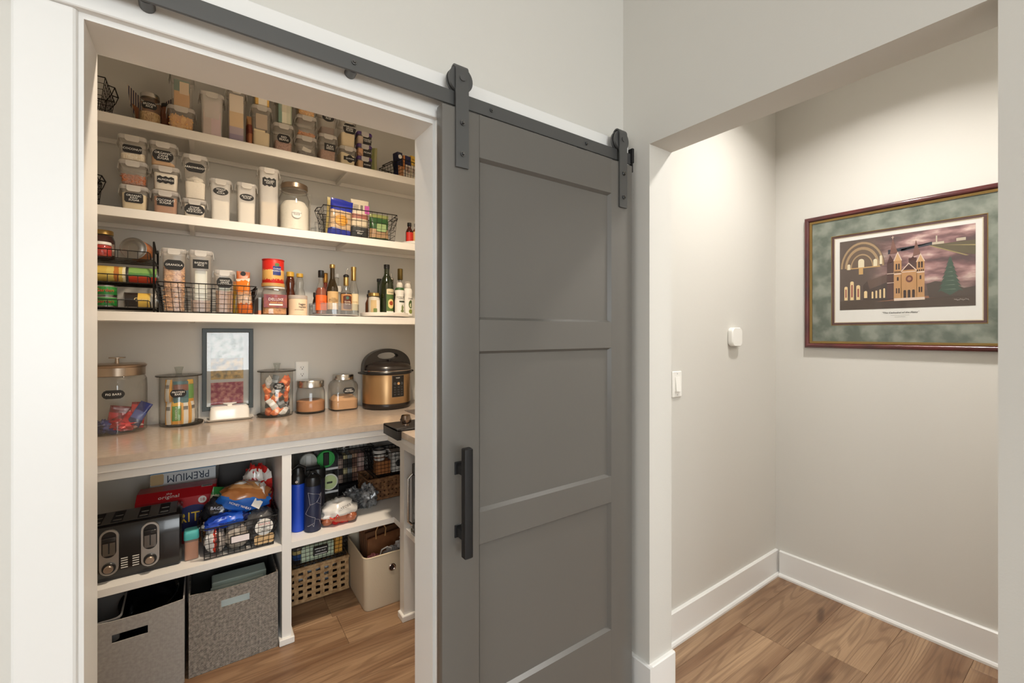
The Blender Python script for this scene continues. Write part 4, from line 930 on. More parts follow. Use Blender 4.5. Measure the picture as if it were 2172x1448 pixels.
WHB = band('Z', [(0, (52, 54, 52)), (0.26, (60, 60, 58)), (0.29, (226, 210, 180)), (0.50, (168, 104, 88)), (0.62, (228, 216, 192))], 0.5, noise_amt=0.03)
def whitebag(t):
    B().plate([(0.026, 0.150), (0.052, 0.150), (0.050, 0.198), (0.024, 0.198)], -0.0245, -0.0225).o('pink_cup_mark', P((196, 84, 168), 0.5), t, smooth=0)
    B().plate([(0.000, 0.170), (0.014, 0.170), (0.014, 0.197), (0.000, 0.197)], -0.0235, -0.0225).o('barcode', P((120, 112, 104), 0.6), t, smooth=0)
    for k in range(5): B().plate([(-0.040, 0.196 - 0.007 * k), (-0.010, 0.196 - 0.007 * k), (-0.010, 0.193 - 0.007 * k), (-0.040, 0.193 - 0.007 * k)], -0.0232, -0.0222).o('text_line', P((130, 122, 112), 0.6), t, smooth=0)
    text('organic\nflour', 0.016, PAPER, t, (0.0, -0.0310, 0.036))
pouch('baking_packet', 'cream packet with a magenta cup mark and charcoal foot in the basket', (0.750, 2.640, Z2 + 0.008), 0.104, 0.232, 0.05, WHB, rz=-0.06, ry=0.03, seed=4, group='baking packets', wob=0.003, parts=whitebag)
GRB = band('Z', [(0, (44, 72, 44)), (0.10, (186, 150, 110)), (0.42, (52, 96, 50)), (0.84, (150, 156, 92))], 0.3, coat=0.2, noise_amt=0.06, noise_scale=3.0)
def greenbag(t):
    B().slab(L_oct, 0.060, 0.046, 0, 0, 0.0010).o('pale_green_panel', P((162, 188, 128), 0.5), t, loc=(0.008, -0.030, 0.075))
pouch('baking_packet', 'green packet with a pale green panel at the right of the basket', (0.866, 2.626, Z2 + 0.008), 0.115, 0.158, 0.05, GRB, rz=-0.05, seed=5, group='baking packets', parts=greenbag)
def turntable(label, loc, r, mat, h=0.026, rim=0.0, group='turntables'):
    t = T('turntable', label, 'turntable', loc, 0, group)
    B().lathe([(r * 0.6, 0), (r * 0.66, 0.0005), (r * 0.66, 0.006), (r * 0.6, 0.0065)], 40).o('base', mat, t)
    B().lathe([(r * 0.92, 0.0068), (r * 0.99, 0.009), (r, 0.014), (r, h - 0.002), (r - 0.002, h), (r - 0.006, h), (r - 0.007, 0.0135), (0.002, 0.0132)], 48).o('tray', mat, t)
    return t
turntable('white turntable cut off by the right jamb on the middle shelf', (1.135, 2.66, Z2), 0.112, WHITEP, 0.026)
bottle('sauce_bottle', 'small red-labelled bottle with a black cap on the middle-shelf turntable', (1.062, 2.63, Z2 + 0.0135), [(0.020, 0), (0.023, 0.004), (0.023, 0.075), (0.016, 0.092), (0.010, 0.102), (0.010, 0.112)], P((60, 22, 14), 0.1), ([(0.0125, 0.112), (0.013, 0.113), (0.013, 0.134), (0.001, 0.135)], BLACKP), (0.0234, 0.008, 0.072, 1.3, P((206, 44, 34), 0.45), None, 0.01, None))
bottle('extract_bottle', 'small amber bottle with a yellow label beside the red-labelled one', (1.108, 2.628, Z2 + 0.0135), [(0.020, 0), (0.024, 0.004), (0.024, 0.085), (0.014, 0.100), (0.011, 0.108), (0.011, 0.115)], P((110, 58, 22), 0.1), ([(0.0125, 0.115), (0.013, 0.116), (0.013, 0.134), (0.001, 0.135)], BLACKP), (0.0244, 0.008, 0.080, 1.3, P((226, 196, 130), 0.5), None, 0.01, None))
# ---------------------------------------------------------------- lowest wall shelf
# three-tier can rack
rk = T('can_rack', 'three-tier black wire can rack at the left end of the lowest wall shelf', 'rack', (-0.335, 2.665, Z3))
for y in (-0.105, 0.105):
    B().tube([(0.15, y, 0.0), (0.15, y, 0.318 if y < 0 else 0.31)], 0.0042, 6).o('upright', WIRE, rk)
    B().tube([(-0.15, y, 0.0), (-0.15, y, 0.315)], 0.0042, 6).o('upright', WIRE, rk)
B().tube([(0.15, -0.105, 0.318), (0.15, 0.02, 0.285), (0.15, 0.105, 0.31)], 0.0042, 6).o('top_bar', WIRE, rk)
for k, z in enumerate((0.018, 0.128, 0.236)):
    m = B()
    for y in (-0.10, -0.05, 0.0, 0.05, 0.10): m.tube([(-0.15, y, z), (0.15, y, z)], 0.0022, 5)
    m.tube([(-0.15, -0.108, z + 0.034), (0.13, -0.108, z + 0.034), (0.137, -0.108, z + 0.028), (0.14, -0.108, z)], 0.0022, 5)
    for i in range(9): m.tube([(-0.14 + i * 0.0335, -0.108, z), (-0.14 + i * 0.0335, -0.108, z + 0.034)], 0.0016, 4)
    for x in (-0.15, 0.15): m.tube([(x, -0.105, z), (x, 0.105, z)], 0.0028, 5)
    m.o('tier', WIRE, rk)
CANM = P((150, 146, 140), 0.34, 1.0)
def can(name, label, loc, r, L, mat, axis='x', rz=0.0, lines=None, size=0.012, ink=None, group='food cans', cat='can', endcol=None, extra=None):
    """tin can; axis x = lying on its side, z = standing"""
    t = T(name, label, cat, loc, rz, group, 0, PI / 2 if axis == 'x' else 0)
    B().lathe([(r - 0.001, -L / 2 + 0.004), (r, -L / 2 + 0.005), (r, L / 2 - 0.005), (r - 0.001, L / 2 - 0.004)], 28).o('paper_wrap', mat, t)
    for s_ in (-1, 1):
        z = s_ * L / 2
        B().lathe([(r - 0.001, z - s_ * 0.0045), (r + 0.001, z - s_ * 0.004), (r + 0.001, z - s_ * 0.0005), (r - 0.0005, z), (r - 0.003, z), (r - 0.0035, z - s_ * 0.003), (r * 0.72, z - s_ * 0.003), (r * 0.68, z - s_ * 0.002), (r * 0.4, z - s_ * 0.002), (r * 0.38, z - s_ * 0.003), (0.001, z - s_ * 0.003)], 28).o('tin_end', endcol or CANM, t)
    if lines:
        o = text('\n'.join(lines), size, ink or PAPER, t, (0, -r - 0.0004, 0), rot=(Matrix(((0, -1, 0), (0, 0, -1), (1, 0, 0))).to_euler() if axis == 'x' else (PI / 2, 0, 0)))
    if extra: extra(t)
    return t
zt = [Z3 + 0.0215, Z3 + 0.1315, Z3 + 0.2395]
def band2(cols): return band('Z', cols, 0.35, noise_amt=0.04, noise_scale=5)
jar_sq('salsa_jar', 'tall dark red jar with a gold lid on top of the can rack', (-0.372, 2.695, zt[2]), 0.040, 0.14, [(0.034, 0), (0.040, 0.006), (0.040, 0.085), (0.032, 0.108), (0.031, 0.112)], [(0.001, 0.131), (0.033, 0.131), (0.0345, 0.128), (0.0345, 0.112), (0.032, 0.111)], GOLD, [(0.030, 0.003), (0.038, 0.007), (0.038, 0.084), (0.030, 0.106)], P((84, 20, 22), 0.25), group='jars on the can rack')
B().slab(L_rect, 0.10, 0.052, 0, 0, 0.0006, 0.0405).o('paper_label', P((222, 204, 188), 0.6), bpy.data.objects['salsa_jar'], loc=(0, -0.0408, 0.044))
jar_sq('pimento_jar', 'squat bright red jar with a white lid at the front of the can rack top', (-0.365, 2.603, zt[2]), 0.034, 0.07, [(0.030, 0), (0.034, 0.006), (0.034, 0.046), (0.030, 0.052)], [(0.001, 0.064), (0.031, 0.064), (0.032, 0.062), (0.032, 0.052), (0.030, 0.051)], WHITEP, [(0.028, 0.003), (0.0325, 0.006), (0.0325, 0.048), (0.028, 0.05)], P((206, 40, 24), 0.2), group='jars on the can rack')
bc = can('large_can', 'large orange can tipped on its side, silver end towards the doorway', (-0.2515, 2.668, zt[2] + 0.0515), 0.048, 0.112, P((206, 122, 56), 0.35), 'x', rz=-1.75, group='food cans')
can('food_can', 'yellow vegetable can lying on the middle tier, cut by the jamb', (-0.336, 2.610, zt[1] + 0.0372), 0.0345, 0.112, band('Z', [(0, (216, 186, 92)), (0.40, (222, 200, 110)), (0.62, (190, 120, 56)), (0.78, (216, 190, 100)), (0.9, (232, 222, 190))], 0.35, noise_amt=0.10, noise_scale=6))
can('food_can', 'green tomato can lying on the middle tier beside the upright', (-0.2255, 2.610, zt[1] + 0.0372), 0.0345, 0.106, band('X', [(0, (128, 168, 90)), (0.40, (86, 140, 66)), (0.62, (190, 62, 40))], 0.35, noise_amt=0.10, noise_scale=6), lines=None)
for i in range(2):
    can('milk_can', ['lower', 'upper'][i] + ' of the two stacked small green cans with red script on the bottom tier', (-0.350, 2.600, zt[0] + 0.0005 + 0.022 + 0.0475 * i), 0.036, 0.046, band('Z', [(0, (40, 118, 50)), (0.5, (58, 142, 62)), (0.94, (206, 206, 196))], 0.35), 'z', lines=['Garden'], size=0.020, ink=P((206, 56, 40), 0.5), group='small green cans')
can('corn_can', 'black and yellow corn can lying at the front of the bottom tier', (-0.232, 2.603, zt[0] + 0.0345), 0.032, 0.118, band('Z', [(0, (42, 34, 30)), (0.36, (58, 46, 36)), (0.40, (222, 184, 84)), (0.76, (226, 196, 110)), (0.80, (206, 200, 188))], 0.35, noise_amt=0.03), lines=['Corn'], size=0.022, ink=P((238, 214, 150), 0.5))
# wire basket with containers and bags
wire_basket('wire_basket', 'long black wire basket of tall containers on the lowest wall shelf', (0.020, 2.662, Z3 + 0.001), 0.364, 0.215, 0.137, nx=15, ny=8, nz_=6, tw=1.08, ho=0.010)
G3 = 'containers in the long wire basket'
container('granola_container', 'tall container of granola with a bracket chalk label in the wire basket', -0.155, -0.070, 0.294, Z3 + 0.006, 0.74, GRANOLA, ['GRANOLA'], 0.0135, L_plq, 0.78, 0.88, 0.046, yf=2.568, depth=0.10, group=G3, extra=lambda t, w, d, hb: bits(t, w * 0.94, d * 0.95, 0.006, hb * 0.76, 150, 'nut', P((212, 160, 110), 0.6), 'granola_clusters', 7, 0.009))
def basx(t, w, d, hb): B().bbox(-w * 0.28, -d * 0.3, 0.05, w * 0.30, d * 0.2, hb * 0.72, 0.003).o('white_packet', P((222, 226, 214), 0.6), t, smooth=0)
container('rice_container', 'tall container with a square chalk label basmati rice in the wire basket', -0.054, 0.031, 0.296, Z3 + 0.006, 0.2, P((176, 144, 124), 0.8), ['BASMATI', 'RICE'], 0.0125, L_rect, 0.82, 0.72, 0.042, yf=2.568, depth=0.10, group=G3, extra=basx)
def barx(t, w, d, hb): B().bbox(-w * 0.30, -d * 0.36, 0.02, w * 0.30, -d * 0.1, hb * 0.66, 0.003).o('mint_packet', P((206, 216, 190), 0.6), t, smooth=0)
container('raisin_container', 'shorter container with a chalk label and mint packet in the wire basket', 0.046, 0.122, 0.210, Z3 + 0.006, 0.55, P((186, 138, 98), 0.8, bump=(0.8, 80.0)), ['WHOLE', 'GRAIN', 'CRACKERS'], 0.0115, L_plq, 0.76, 0.86, 0.050, yf=2.568, depth=0.10, group=G3, extra=barx)
pouch('snack_bag', 'slim yellow snack bag standing in the wire basket', (0.140, 2.660, Z3 + 0.006), 0.040, 0.165, 0.036, band('Z', [(0, (224, 178, 60)), (0.6, (206, 150, 50)), (0.9, (160, 100, 60))], 0.25, coat=0.3), seed=8, group='snack bags in the wire basket')
OB = band('Z', [(0, (222, 112, 40)), (0.28, (226, 190, 160)), (0.52, (206, 150, 110)), (0.62, (228, 126, 44)), (0.94, (238, 224, 204))], 0.25, noise_amt=0.16, noise_scale=4, coat=0.3)
pouch('snack_bag', 'orange and white snack bag bulging over the wire basket rim', (0.176, 2.604, Z3 + 0.006), 0.066, 0.178, 0.05, OB, rz=-0.35, ry=-0.08, seed=9, group='snack bags in the wire basket')
pouch('snack_bag', 'orange snack bag with a round black mark at the back of the wire basket', (0.158, 2.720, Z3 + 0.006), 0.060, 0.226, 0.035, P((196, 104, 50), 0.35), ry=0.06, seed=10, group='snack bags in the wire basket', parts=lambda t: B().slab(L_oval, 0.024, 0.024, 0, 0, 0.001).o('black_mark', INK, t, loc=(0.0, -0.0055, 0.215)))
carton('foil_box', 'slim grey foil box standing between the wire basket and the mixed nuts', (0.2365, 2.692, Z3), 0.014, 0.21, 0.090, band('Z', [(0, (196, 120, 80)), (0.25, (120, 128, 130)), (0.9, (150, 156, 158))], 0.35))
# nuts
nj = jar_sq('mixed_nuts_jar', 'clear square-shouldered jar of deluxe mixed nuts with a plum label', (0.304, 2.612, Z3), 0.057, 0.148, [(0.050, 0), (0.057, 0.006), (0.057, 0.118), (0.050, 0.134), (0.047, 0.140)], [(0.001, 0.148), (0.050, 0.148), (0.051, 0.146), (0.051, 0.138), (0.048, 0.137)], P((200, 196, 188), 0.4), [(0.048, 0.003), (0.0545, 0.008), (0.0545, 0.09), (0.03, 0.095)], NUTS, sq=4.0, group='nut jars', n=40)
o_ = B().slab(L_rect, 0.106, 0.068, 0, 0, 0.0008).o('plum_label', P((112, 44, 62), 0.45, var=((150, 74, 52), 30.0)), nj, loc=(0, -0.0575, 0.072))
text('DELUXE', 0.019, PAPER, o_, (0.002, -0.0012, 0.008)); text('mixed nuts', 0.013, P((226, 176, 84), 0.5), o_, (0.004, -0.0012, -0.007))
B().slab(L_rect, 0.062, 0.008, 0, 0, 0.0004).o('white_strip', PAPER, o_, loc=(0.002, -0.0009, -0.019))
B().slab(L_oval, 0.014, 0.014, 0, 0, 0.0004).o('round_mark', P((150, 90, 104), 0.5), o_, loc=(0.002, -0.0009, 0.025))
pk = T('peanut_can', 'red peanut can standing upside down on the mixed nuts jar', 'can', (0.300, 2.612, Z3 + 0.1485), 0, 'nut jars')
B().lathe([(0.050, 0), (0.0545, 0.001), (0.0545, 0.017), (0.0515, 0.018)], 36).o('plastic_lid', P((196, 152, 88), 0.45), pk)
B().lathe([(0.0505, 0.018), (0.051, 0.019), (0.051, 0.137), (0.0505, 0.138)], 36).o('printed_wall', band('Z', [(0, (196, 36, 26)), (0.10, (196, 36, 26)), (0.16, (226, 176, 100)), (0.56, (206, 40, 30))], 0.35, noise_amt=0.28, noise_scale=14), pk)
B().lathe([(0.050, 0.138), (0.0525, 0.138), (0.0525, 0.143), (0.048, 0.143), (0.047, 0.140), (0.001, 0.140)], 36).o('rim', P((190, 40, 32), 0.35), pk)
o_ = B().slab(L_rect, 0.038, 0.046, 0, 0, 0.0006, 0.0514).o('blue_panel', P((38, 52, 120), 0.45), pk, loc=(0.012, -0.0516, 0.082), rot=(0, 0, 0.12))
text('Cocktail', 0.0105, PAPER, o_, (0, -0.0008, 0.010), bend=0.052); text('PEANUTS', 0.0105, PAPER, o_, (0, -0.0008, -0.002), bend=0.052)
B().slab(L_oval, 0.022, 0.018, 0, 0, 0.0008, 0.0514).o('green_mark', P((86, 120, 66), 0.5), pk, loc=(0.012, -0.0518, 0.113), rot=(0, 0, 0.12))
bottle('honey_bottle', 'dark honey bottle with a yellow cap behind the collagen tub', (0.397, 2.722, Z3), [(0.020, 0), (0.026, 0.005), (0.024, 0.06), (0.026, 0.12), (0.019, 0.155), (0.024, 0.185), (0.020, 0.215), (0.015, 0.222)], P((74, 30, 12), 0.08, coat=0.3), ([(0.017, 0.222), (0.0195, 0.223), (0.0195, 0.246), (0.017, 0.249), (0.001, 0.249)], P((206, 162, 62), 0.4)))
bottle('honey_bottle', 'empty clear bear-shaped bottle with a yellow cap behind the collagen tub', (0.446, 2.722, Z3), [(0.020, 0), (0.026, 0.005), (0.026, 0.10), (0.028, 0.13), (0.018, 0.16), (0.021, 0.19), (0.016, 0.214), (0.013, 0.222)], GLASS, ([(0.015, 0.222), (0.0175, 0.223), (0.0175, 0.243), (0.001, 0.245)], P((206, 162, 62), 0.4)))
cj = T('collagen_tub', 'cream collagen complex tub with a grey lid', 'tub', (0.4175, 2.606, Z3))
B().lathe([(0.042, 0), (0.046, 0.004), (0.046, 0.088), (0.045, 0.090)], 36).o('tub', P((222, 196, 164), 0.55), cj)
B().lathe([(0.0455, 0.089), (0.047, 0.090), (0.047, 0.107), (0.0455, 0.109), (0.001, 0.109)], 36).o('lid', P((178, 166, 156), 0.5), cj)
text('collagen\ncomplex', 0.0165, P((60, 50, 46), 0.6), cj, (0.006, -0.0464, 0.054), bend=0.0465, align='CENTER')
text('hydrolyzed peptides', 0.0055, P((120, 104, 92), 0.6), cj, (0.0, -0.0464, 0.031), bend=0.0465)
# acrylic turntable with bottles
tt = T('turntable', 'clear acrylic-rimmed turntable of syrup and vinegar bottles', 'turntable', (0.625, 2.690, Z3), 0, 'turntables')
B().lathe([(0.09, 0), (0.095, 0.0005), (0.095, 0.006), (0.09, 0.0065)], 36).o('base', P((150, 140, 132), 0.3, 0.6), tt)
B().lathe([(0.130, 0.007), (0.135, 0.008), (0.135, 0.0105), (0.130, 0.0115)], 48).o('tray', P((206, 196, 190), 0.2), tt)
B().lathe([(0.1345, 0.0112), (0.1365, 0.0112), (0.1365, 0.074), (0.1345, 0.074), (0.1343, 0.0114)], 56, c0=False, c1=False).o('clear_rim', ACRYL, tt)
zb = Z3 + 0.0118
OIL = P((38, 26, 16), 0.06, coat=0.5, name='dark_bottle_glass')
def tall(r, h, neck, sh=0.62): return [(r * 0.86, 0), (r, 0.004), (r, h * sh * 0.93), (r * 0.92, h * sh), (neck * 1.25, h * (sh + 0.14)), (neck, h * (sh + 0.18)), (neck, h)]
def cap(r, z0, z1): return [(r * 0.96, z0), (r, z0 + 0.001), (r, z1 - 0.002), (r * 0.9, z1), (0.001, z1)]
lbA = P((236, 104, 40), 0.5); lbB = P((206, 170, 118), 0.6); lbC = P((196, 140, 84), 0.6); lbD = P((226, 208, 168), 0.6)
GB = 'bottles on the acrylic turntable'
bottle('sauce_bottle', 'short black bottle at the left edge of the acrylic turntable', (0.5155, 2.665, zb), tall(0.0135, 0.10, 0.008, 0.7), OIL, (cap(0.010, 0.098, 0.124), BLACKP), (0.0137, 0.01, 0.055, 1.2, P((206, 202, 196), 0.6), None, 0.01, None), group=GB)
bottle('syrup_bottle', 'syrup bottle with a bright orange label and black cap', (0.5385, 2.622, zb), tall(0.029, 0.218, 0.0125, 0.64), GLASS, (cap(0.0155, 0.206, 0.245), BLACKP), (0.0293, 0.022, 0.106, 1.45, lbA, ['REAL', 'MAPLE'], 0.012, P((150, 50, 20), 0.5)), ([(0.024, 0.002), (0.027, 0.005), (0.027, 0.128), (0.018, 0.148)], P((140, 58, 20), 0.15)), group=GB)
bottle('balsamic_bottle', 'dark balsamic bottle with a gold cap and kraft label', (0.598, 2.620, zb), tall(0.031, 0.272, 0.0125, 0.58), P((44, 32, 14), 0.06, coat=0.5), (cap(0.0145, 0.262, 0.284), GOLD), (0.0313, 0.028, 0.130, 1.15, lbB, ['Aceto', 'BALSAMICO', 'DI MODENA', 'IGP'], 0.0095, P((96, 70, 40), 0.6)), group=GB)
tb = bottle('syrup_bottle', 'syrup bottle with an arched label and a metal pour spout', (0.674, 2.622, zb), tall(0.032, 0.226, 0.0125, 0.56), GLASS, ([(0.0135, 0.168), (0.0142, 0.170), (0.0142, 0.216), (0.013, 0.217)], GOLD), (0.0323, 0.024, 0.118, 1.2, lbC, None, 0.014, P((238, 220, 190), 0.6)), ([(0.026, 0.002), (0.030, 0.005), (0.030, 0.124), (0.018, 0.128)], P((46, 20, 8), 0.15)), group=GB)
o_ = B().slab(L_arch, 0.048, 0.080, 0, 0, 0.0006, 0.0332).o('brown_arch', P((92, 42, 26), 0.5), tb, loc=(0, -0.0336, 0.070)); text('Vanilla\nSyrup', 0.0135, P((238, 220, 190), 0.6), o_, (0, -0.0010, -0.002), bend=0.034)
B().slab(L_oval, 0.018, 0.018, 0, 0, 0.0006, 0.0338).o('round_mark', P((70, 110, 96), 0.5), tb, loc=(0, -0.0346, 0.096))
B().lathe([(0.012, 0.217), (0.0155, 0.219), (0.0155, 0.228), (0.008, 0.234), (0.001, 0.235)], 20).o('stopper', BLACKP, tb)
B().tube([(0, 0, 0.233), (0.001, 0, 0.247), (0.006, 0, 0.262), (0.009, 0, 0.266)], 0.0034, 8).o('pour_spout', STEEL, tb)
bottle('syrup_bottle', 'clear bottle with a gold cap and cream label at the turntable right', (0.728, 2.665, zb), tall(0.027, 0.272, 0.0125, 0.56), GLASS, ([(0.0132, 0.205), (0.0138, 0.207), (0.0138, 0.262), (0.0150, 0.263), (0.0150, 0.286), (0.001, 0.287)], GOLD), (0.0273, 0.028, 0.126, 1.3, lbD, ['SCIROPPO'], 0.008, P((180, 120, 60), 0.6)), group=GB)
bottle('syrup_bottle', 'red-labelled bottle with a gold neck behind the orange label', (0.585, 2.735, zb), tall(0.026, 0.235, 0.012, 0.55), P((110, 40, 24), 0.1), (cap(0.0135, 0.190, 0.247), P((176, 128, 60), 0.3, 0.8)), (0.0264, 0.06, 0.15, 1.2, P((166, 54, 50), 0.5), None, 0.01, None), group=GB)
bottle('syrup_bottle', 'white-capped clear bottle behind the balsamic vinegar', (0.652, 2.748, zb), tall(0.025, 0.235, 0.012, 0.6), GLASS, (cap(0.0150, 0.226, 0.250), WHITEP), (0.0254, 0.14, 0.175, 1.2, P((226, 220, 210), 0.6), None, 0.01, None), group=GB)
# white turntable
turntable('white turntable of oils and cooking sprays at the right of the lowest shelf', (0.928, 2.690, Z3), 0.148, P((236, 228, 218), 0.4), 0.030)
zb = Z3 + 0.0135; GB = 'bottles on the white turntable'
cj = jar_sq('coconut_oil_jar', 'white jar with a gold lid and a green-tan label on the turntable', (0.842, 2.640, zb), 0.035, 0.13, [(0.031, 0), (0.035, 0.005), (0.035, 0.098), (0.031, 0.110)], [(0.001, 0.134), (0.032, 0.134), (0.0335, 0.132), (0.0335, 0.116), (0.032, 0.115)], GOLD, [(0.029, 0.002), (0.034, 0.005), (0.034, 0.097), (0.030, 0.109)], P((228, 220, 206), 0.5), group=GB)
B().slab(L_rect, 0.062, 0.080, 0, 0, 0.0006, 0.0352).o('tan_label', band('X', [(0, (206, 178, 130)), (0.52, (222, 206, 176)), (0.6, (236, 230, 220))], 0.6), cj, loc=(0, -0.0354, 0.050)); B().slab(L_oct, 0.022, 0.030, 0, 0, 0.0006, 0.036).o('green_label_panel', P((112, 128, 70), 0.6), cj, loc=(-0.004, -0.0364, 0.026))
bottle('dropper_bottle', 'small brown bottle with a black dropper behind the white jar', (0.829, 2.700, zb), tall(0.021, 0.115, 0.010, 0.7), P((84, 44, 20), 0.1), ([(0.012, 0.113), (0.012, 0.130), (0.006, 0.133), (0.006, 0.152), (0.004, 0.156), (0.001, 0.157)], BLACKP), group=GB)
ob = bottle('avocado_oil_bottle', 'tall dark green avocado oil bottle with a black cap', (0.925, 2.655, zb), [(0.038, 0), (0.042, 0.005), (0.042, 0.180), (0.036, 0.215), (0.018, 0.248), (0.0155, 0.262), (0.0155, 0.296)], P((30, 38, 16), 0.06, coat=0.5), ([(0.0165, 0.289), (0.017, 0.290), (0.017, 0.294), (0.0165, 0.295), (0.0165, 0.296), (0.0175, 0.297), (0.0175, 0.315), (0.001, 0.316)], BLACKP), None, group=GB, rz=0.25)
o_ = B().slab(L_arch, 0.054, 0.158, 0, 0, 0.0006, 0.0424).o('tall_label', P((84, 112, 58), 0.5), ob, loc=(0, -0.0426, 0.086))
B().slab(L_arch, 0.052, 0.034, 0, 0, 0.0005, 0.0432).o('cream_panel', P((222, 206, 170), 0.6), o_, loc=(0, -0.0009, 0.060)); text('Olivado', 0.012, INK, o_, (0, -0.0016, 0.056), bend=0.0440)
B().slab(L_oval, 0.042, 0.058, 0, 0, 0.0005, 0.0432).o('avocado_half', P((232, 208, 140), 0.6), o_, loc=(0.002, -0.0009, -0.014)); B().slab(L_oval, 0.026, 0.026, 0, 0, 0.0005, 0.0438).o('avocado_stone', P((168, 72, 34), 0.5), o_, loc=(0.003, -0.0015, -0.010))
B().slab(L_rect, 0.052, 0.018, 0, 0, 0.0005, 0.0432).o('white_foot_panel', PAPER, o_, loc=(0, -0.0009, -0.068))
bottle('oil_bottle', 'dark green bottle leaning behind the avocado oil', (0.905, 2.735, zb), tall(0.036, 0.22, 0.013, 0.45), P((28, 36, 22), 0.08, coat=0.4), (cap(0.015, 0.215, 0.235), BLACKP), group=GB)
bottle('oil_bottle', 'dark bottle with a bronze capped neck at the back of the turntable', (1.048, 2.752, zb), tall(0.032, 0.275, 0.0135, 0.62), P((36, 24, 14), 0.08, coat=0.4), (cap(0.0165, 0.240, 0.312), P((130, 108, 60), 0.35, 0.8)), group=GB)
bottle('oil_bottle', 'dark bottle with a steel spout between the avocado oil and the sprays', (0.985, 2.742, zb), tall(0.033, 0.235, 0.0135, 0.55), P((40, 28, 18), 0.08, coat=0.4), ([(0.014, 0.235), (0.014, 0.245), (0.005, 0.25), (0.004, 0.275), (0.001, 0.276)], STEEL), group=GB)
def spray(label, x, y, rz, lines, ink, leaf):
    t = T('spray_bottle', label, 'bottle', (x, y, zb), rz, GB)
    B().lathe([(0.026, 0), (0.029, 0.004), (0.029, 0.090), (0.025, 0.115), (0.025, 0.130), (0.0285, 0.150), (0.026, 0.166), (0.020, 0.172)], 28).o('can_body', P((238, 234, 226), 0.35), t)
    B().lathe([(0.0185, 0.172), (0.0195, 0.174), (0.0185, 0.190), (0.013, 0.204), (0.001, 0.2045)], 24).o('nozzle', WHITEP, t)
    B().lathe([(0.0202, 0.171), (0.0212, 0.173), (0.0206, 0.214), (0.018, 0.217), (0.001, 0.2175)], 24).o('clear_cap', CLEAR, t)
    text('\n'.join(lines), 0.0115, ink, t, (0.0, -0.0296, 0.108), bend=0.0296)
    for (x_, z_, w_, h_, rr, c) in leaf: B().slab(L_oval, w_, h_, 0, 0, 0.0005, 0.0296).o('printed_leaf', P(c, 0.6), t, loc=(x_ * 0.0, -0.0299, z_), rot=(0, 0, x_))
    return t
s1 = spray('white olive oil spray with a green collar and olive branch', 0.988, 2.604, 0.25, ['EXTRA VIRGIN', 'OLIVE OIL'], P((110, 104, 84), 0.6), [(0.2, 0.040, 0.014, 0.026, 0, (120, 130, 84)), (-0.25, 0.050, 0.016, 0.018, 0, (142, 150, 104)), (0.45, 0.056, 0.014, 0.020, 0, (106, 118, 72)), (0.0, 0.028, 0.022, 0.016, 0, (128, 138, 92))])
B().lathe([(0.0276, 0.156), (0.0288, 0.157), (0.0262, 0.1665), (0.0205, 0.1725), (0.0200, 0.1722)], 28, c0=False, c1=False).o('green_collar', P((52, 92, 50), 0.5), s1); B().slab(L_rect, 0.04, 0.010, 0, 0, 0.0005, 0.0296).o('dark_strip', P((50, 62, 50), 0.6), s1, loc=(0, -0.0299, 0.086))
spray('white avocado oil spray with a black script and green avocado', 1.048, 2.622, 0.3, ['Chosen'], INK, [(0.15, 0.072, 0.032, 0.052, 0, (70, 92, 44)), (0.20, 0.066, 0.018, 0.026, 0, (226, 226, 190)), (0.1, 0.028, 0.028, 0.028, 0, (128, 138, 62))])
# ---------------------------------------------------------------- worktop
GJ = 'glass storage jars'
j1 = jar_sq('glass_jar', 'biggest glass jar with a bronze lid, fig bar packets inside, by the left jamb', (-0.328, 2.712, ZC), 0.108, 0.35,
   [(0.098, 0), (0.108, 0.008), (0.109, 0.20), (0.107, 0.245), (0.096, 0.268), (0.090, 0.274)],
   [(0.098, 0.262), (0.102, 0.264), (0.102, 0.300), (0.106, 0.304), (0.108, 0.310), (0.100, 0.316), (0.0001, 0.318)], LIDM, lab=(0.078, 0.038, 0.185, ['FIG BARS'], 0.0135))
B().lathe([(0.008, 0.318), (0.007, 0.340), (0.030, 0.342), (0.030, 0.346), (0.0001, 0.3465)], 24).o('lid_knob', LIDM, j1)
for nm_, l_, x, y, z, w, h, rx, ry, rz, c in (
    ('fig_bar_packet', 'navy fig bar packet standing askew in the biggest jar', -0.272, 2.672, 0.028, 0.052, 0.115, -0.25, 0.45, -0.2, [(0, (30, 36, 84)), (0.3, (70, 84, 150)), (0.62, (38, 46, 104))]),
    ('fig_bar_packet', 'red fig bar packet lying across the front of the biggest jar', -0.290, 2.655, 0.034, 0.06, 0.105, -0.95, 0.9, 0.3, [(0, (168, 24, 34)), (0.5, (196, 40, 48)), (0.8, (226, 214, 206))]),
    ('fig_bar_packet', 'red fig bar packet propped at the back of the biggest jar', -0.340, 2.745, 0.010, 0.075, 0.110, 0.12, 0.2, 0.1, [(0, (150, 18, 28)), (0.5, (176, 30, 38)), (0.7, (110, 20, 26))]),
    ('fig_bar_packet', 'navy and white fig bar packet lying lowest in the biggest jar', -0.345, 2.640, 0.012, 0.052, 0.105, -1.15, 0.7, 0.1, [(0, (34, 40, 84)), (0.35, (222, 220, 216)), (0.5, (40, 46, 92))]),
    ('fig_bar_packet', 'crimson fig bar packet on the right wall of the biggest jar', -0.262, 2.715, 0.012, 0.06, 0.118, -0.1, 0.05, -0.5, [(0, (176, 26, 40)), (0.6, (196, 36, 48)), (0.9, (120, 20, 30))])):
    pouch(nm_, l_, (x, y, ZC + z), w, h, 0.024, band('Z', c, 0.25, coat=0.3, noise_amt=0.05), rz, rx, ry, seed=int(x * -100), group='fig bar packets in the biggest jar')
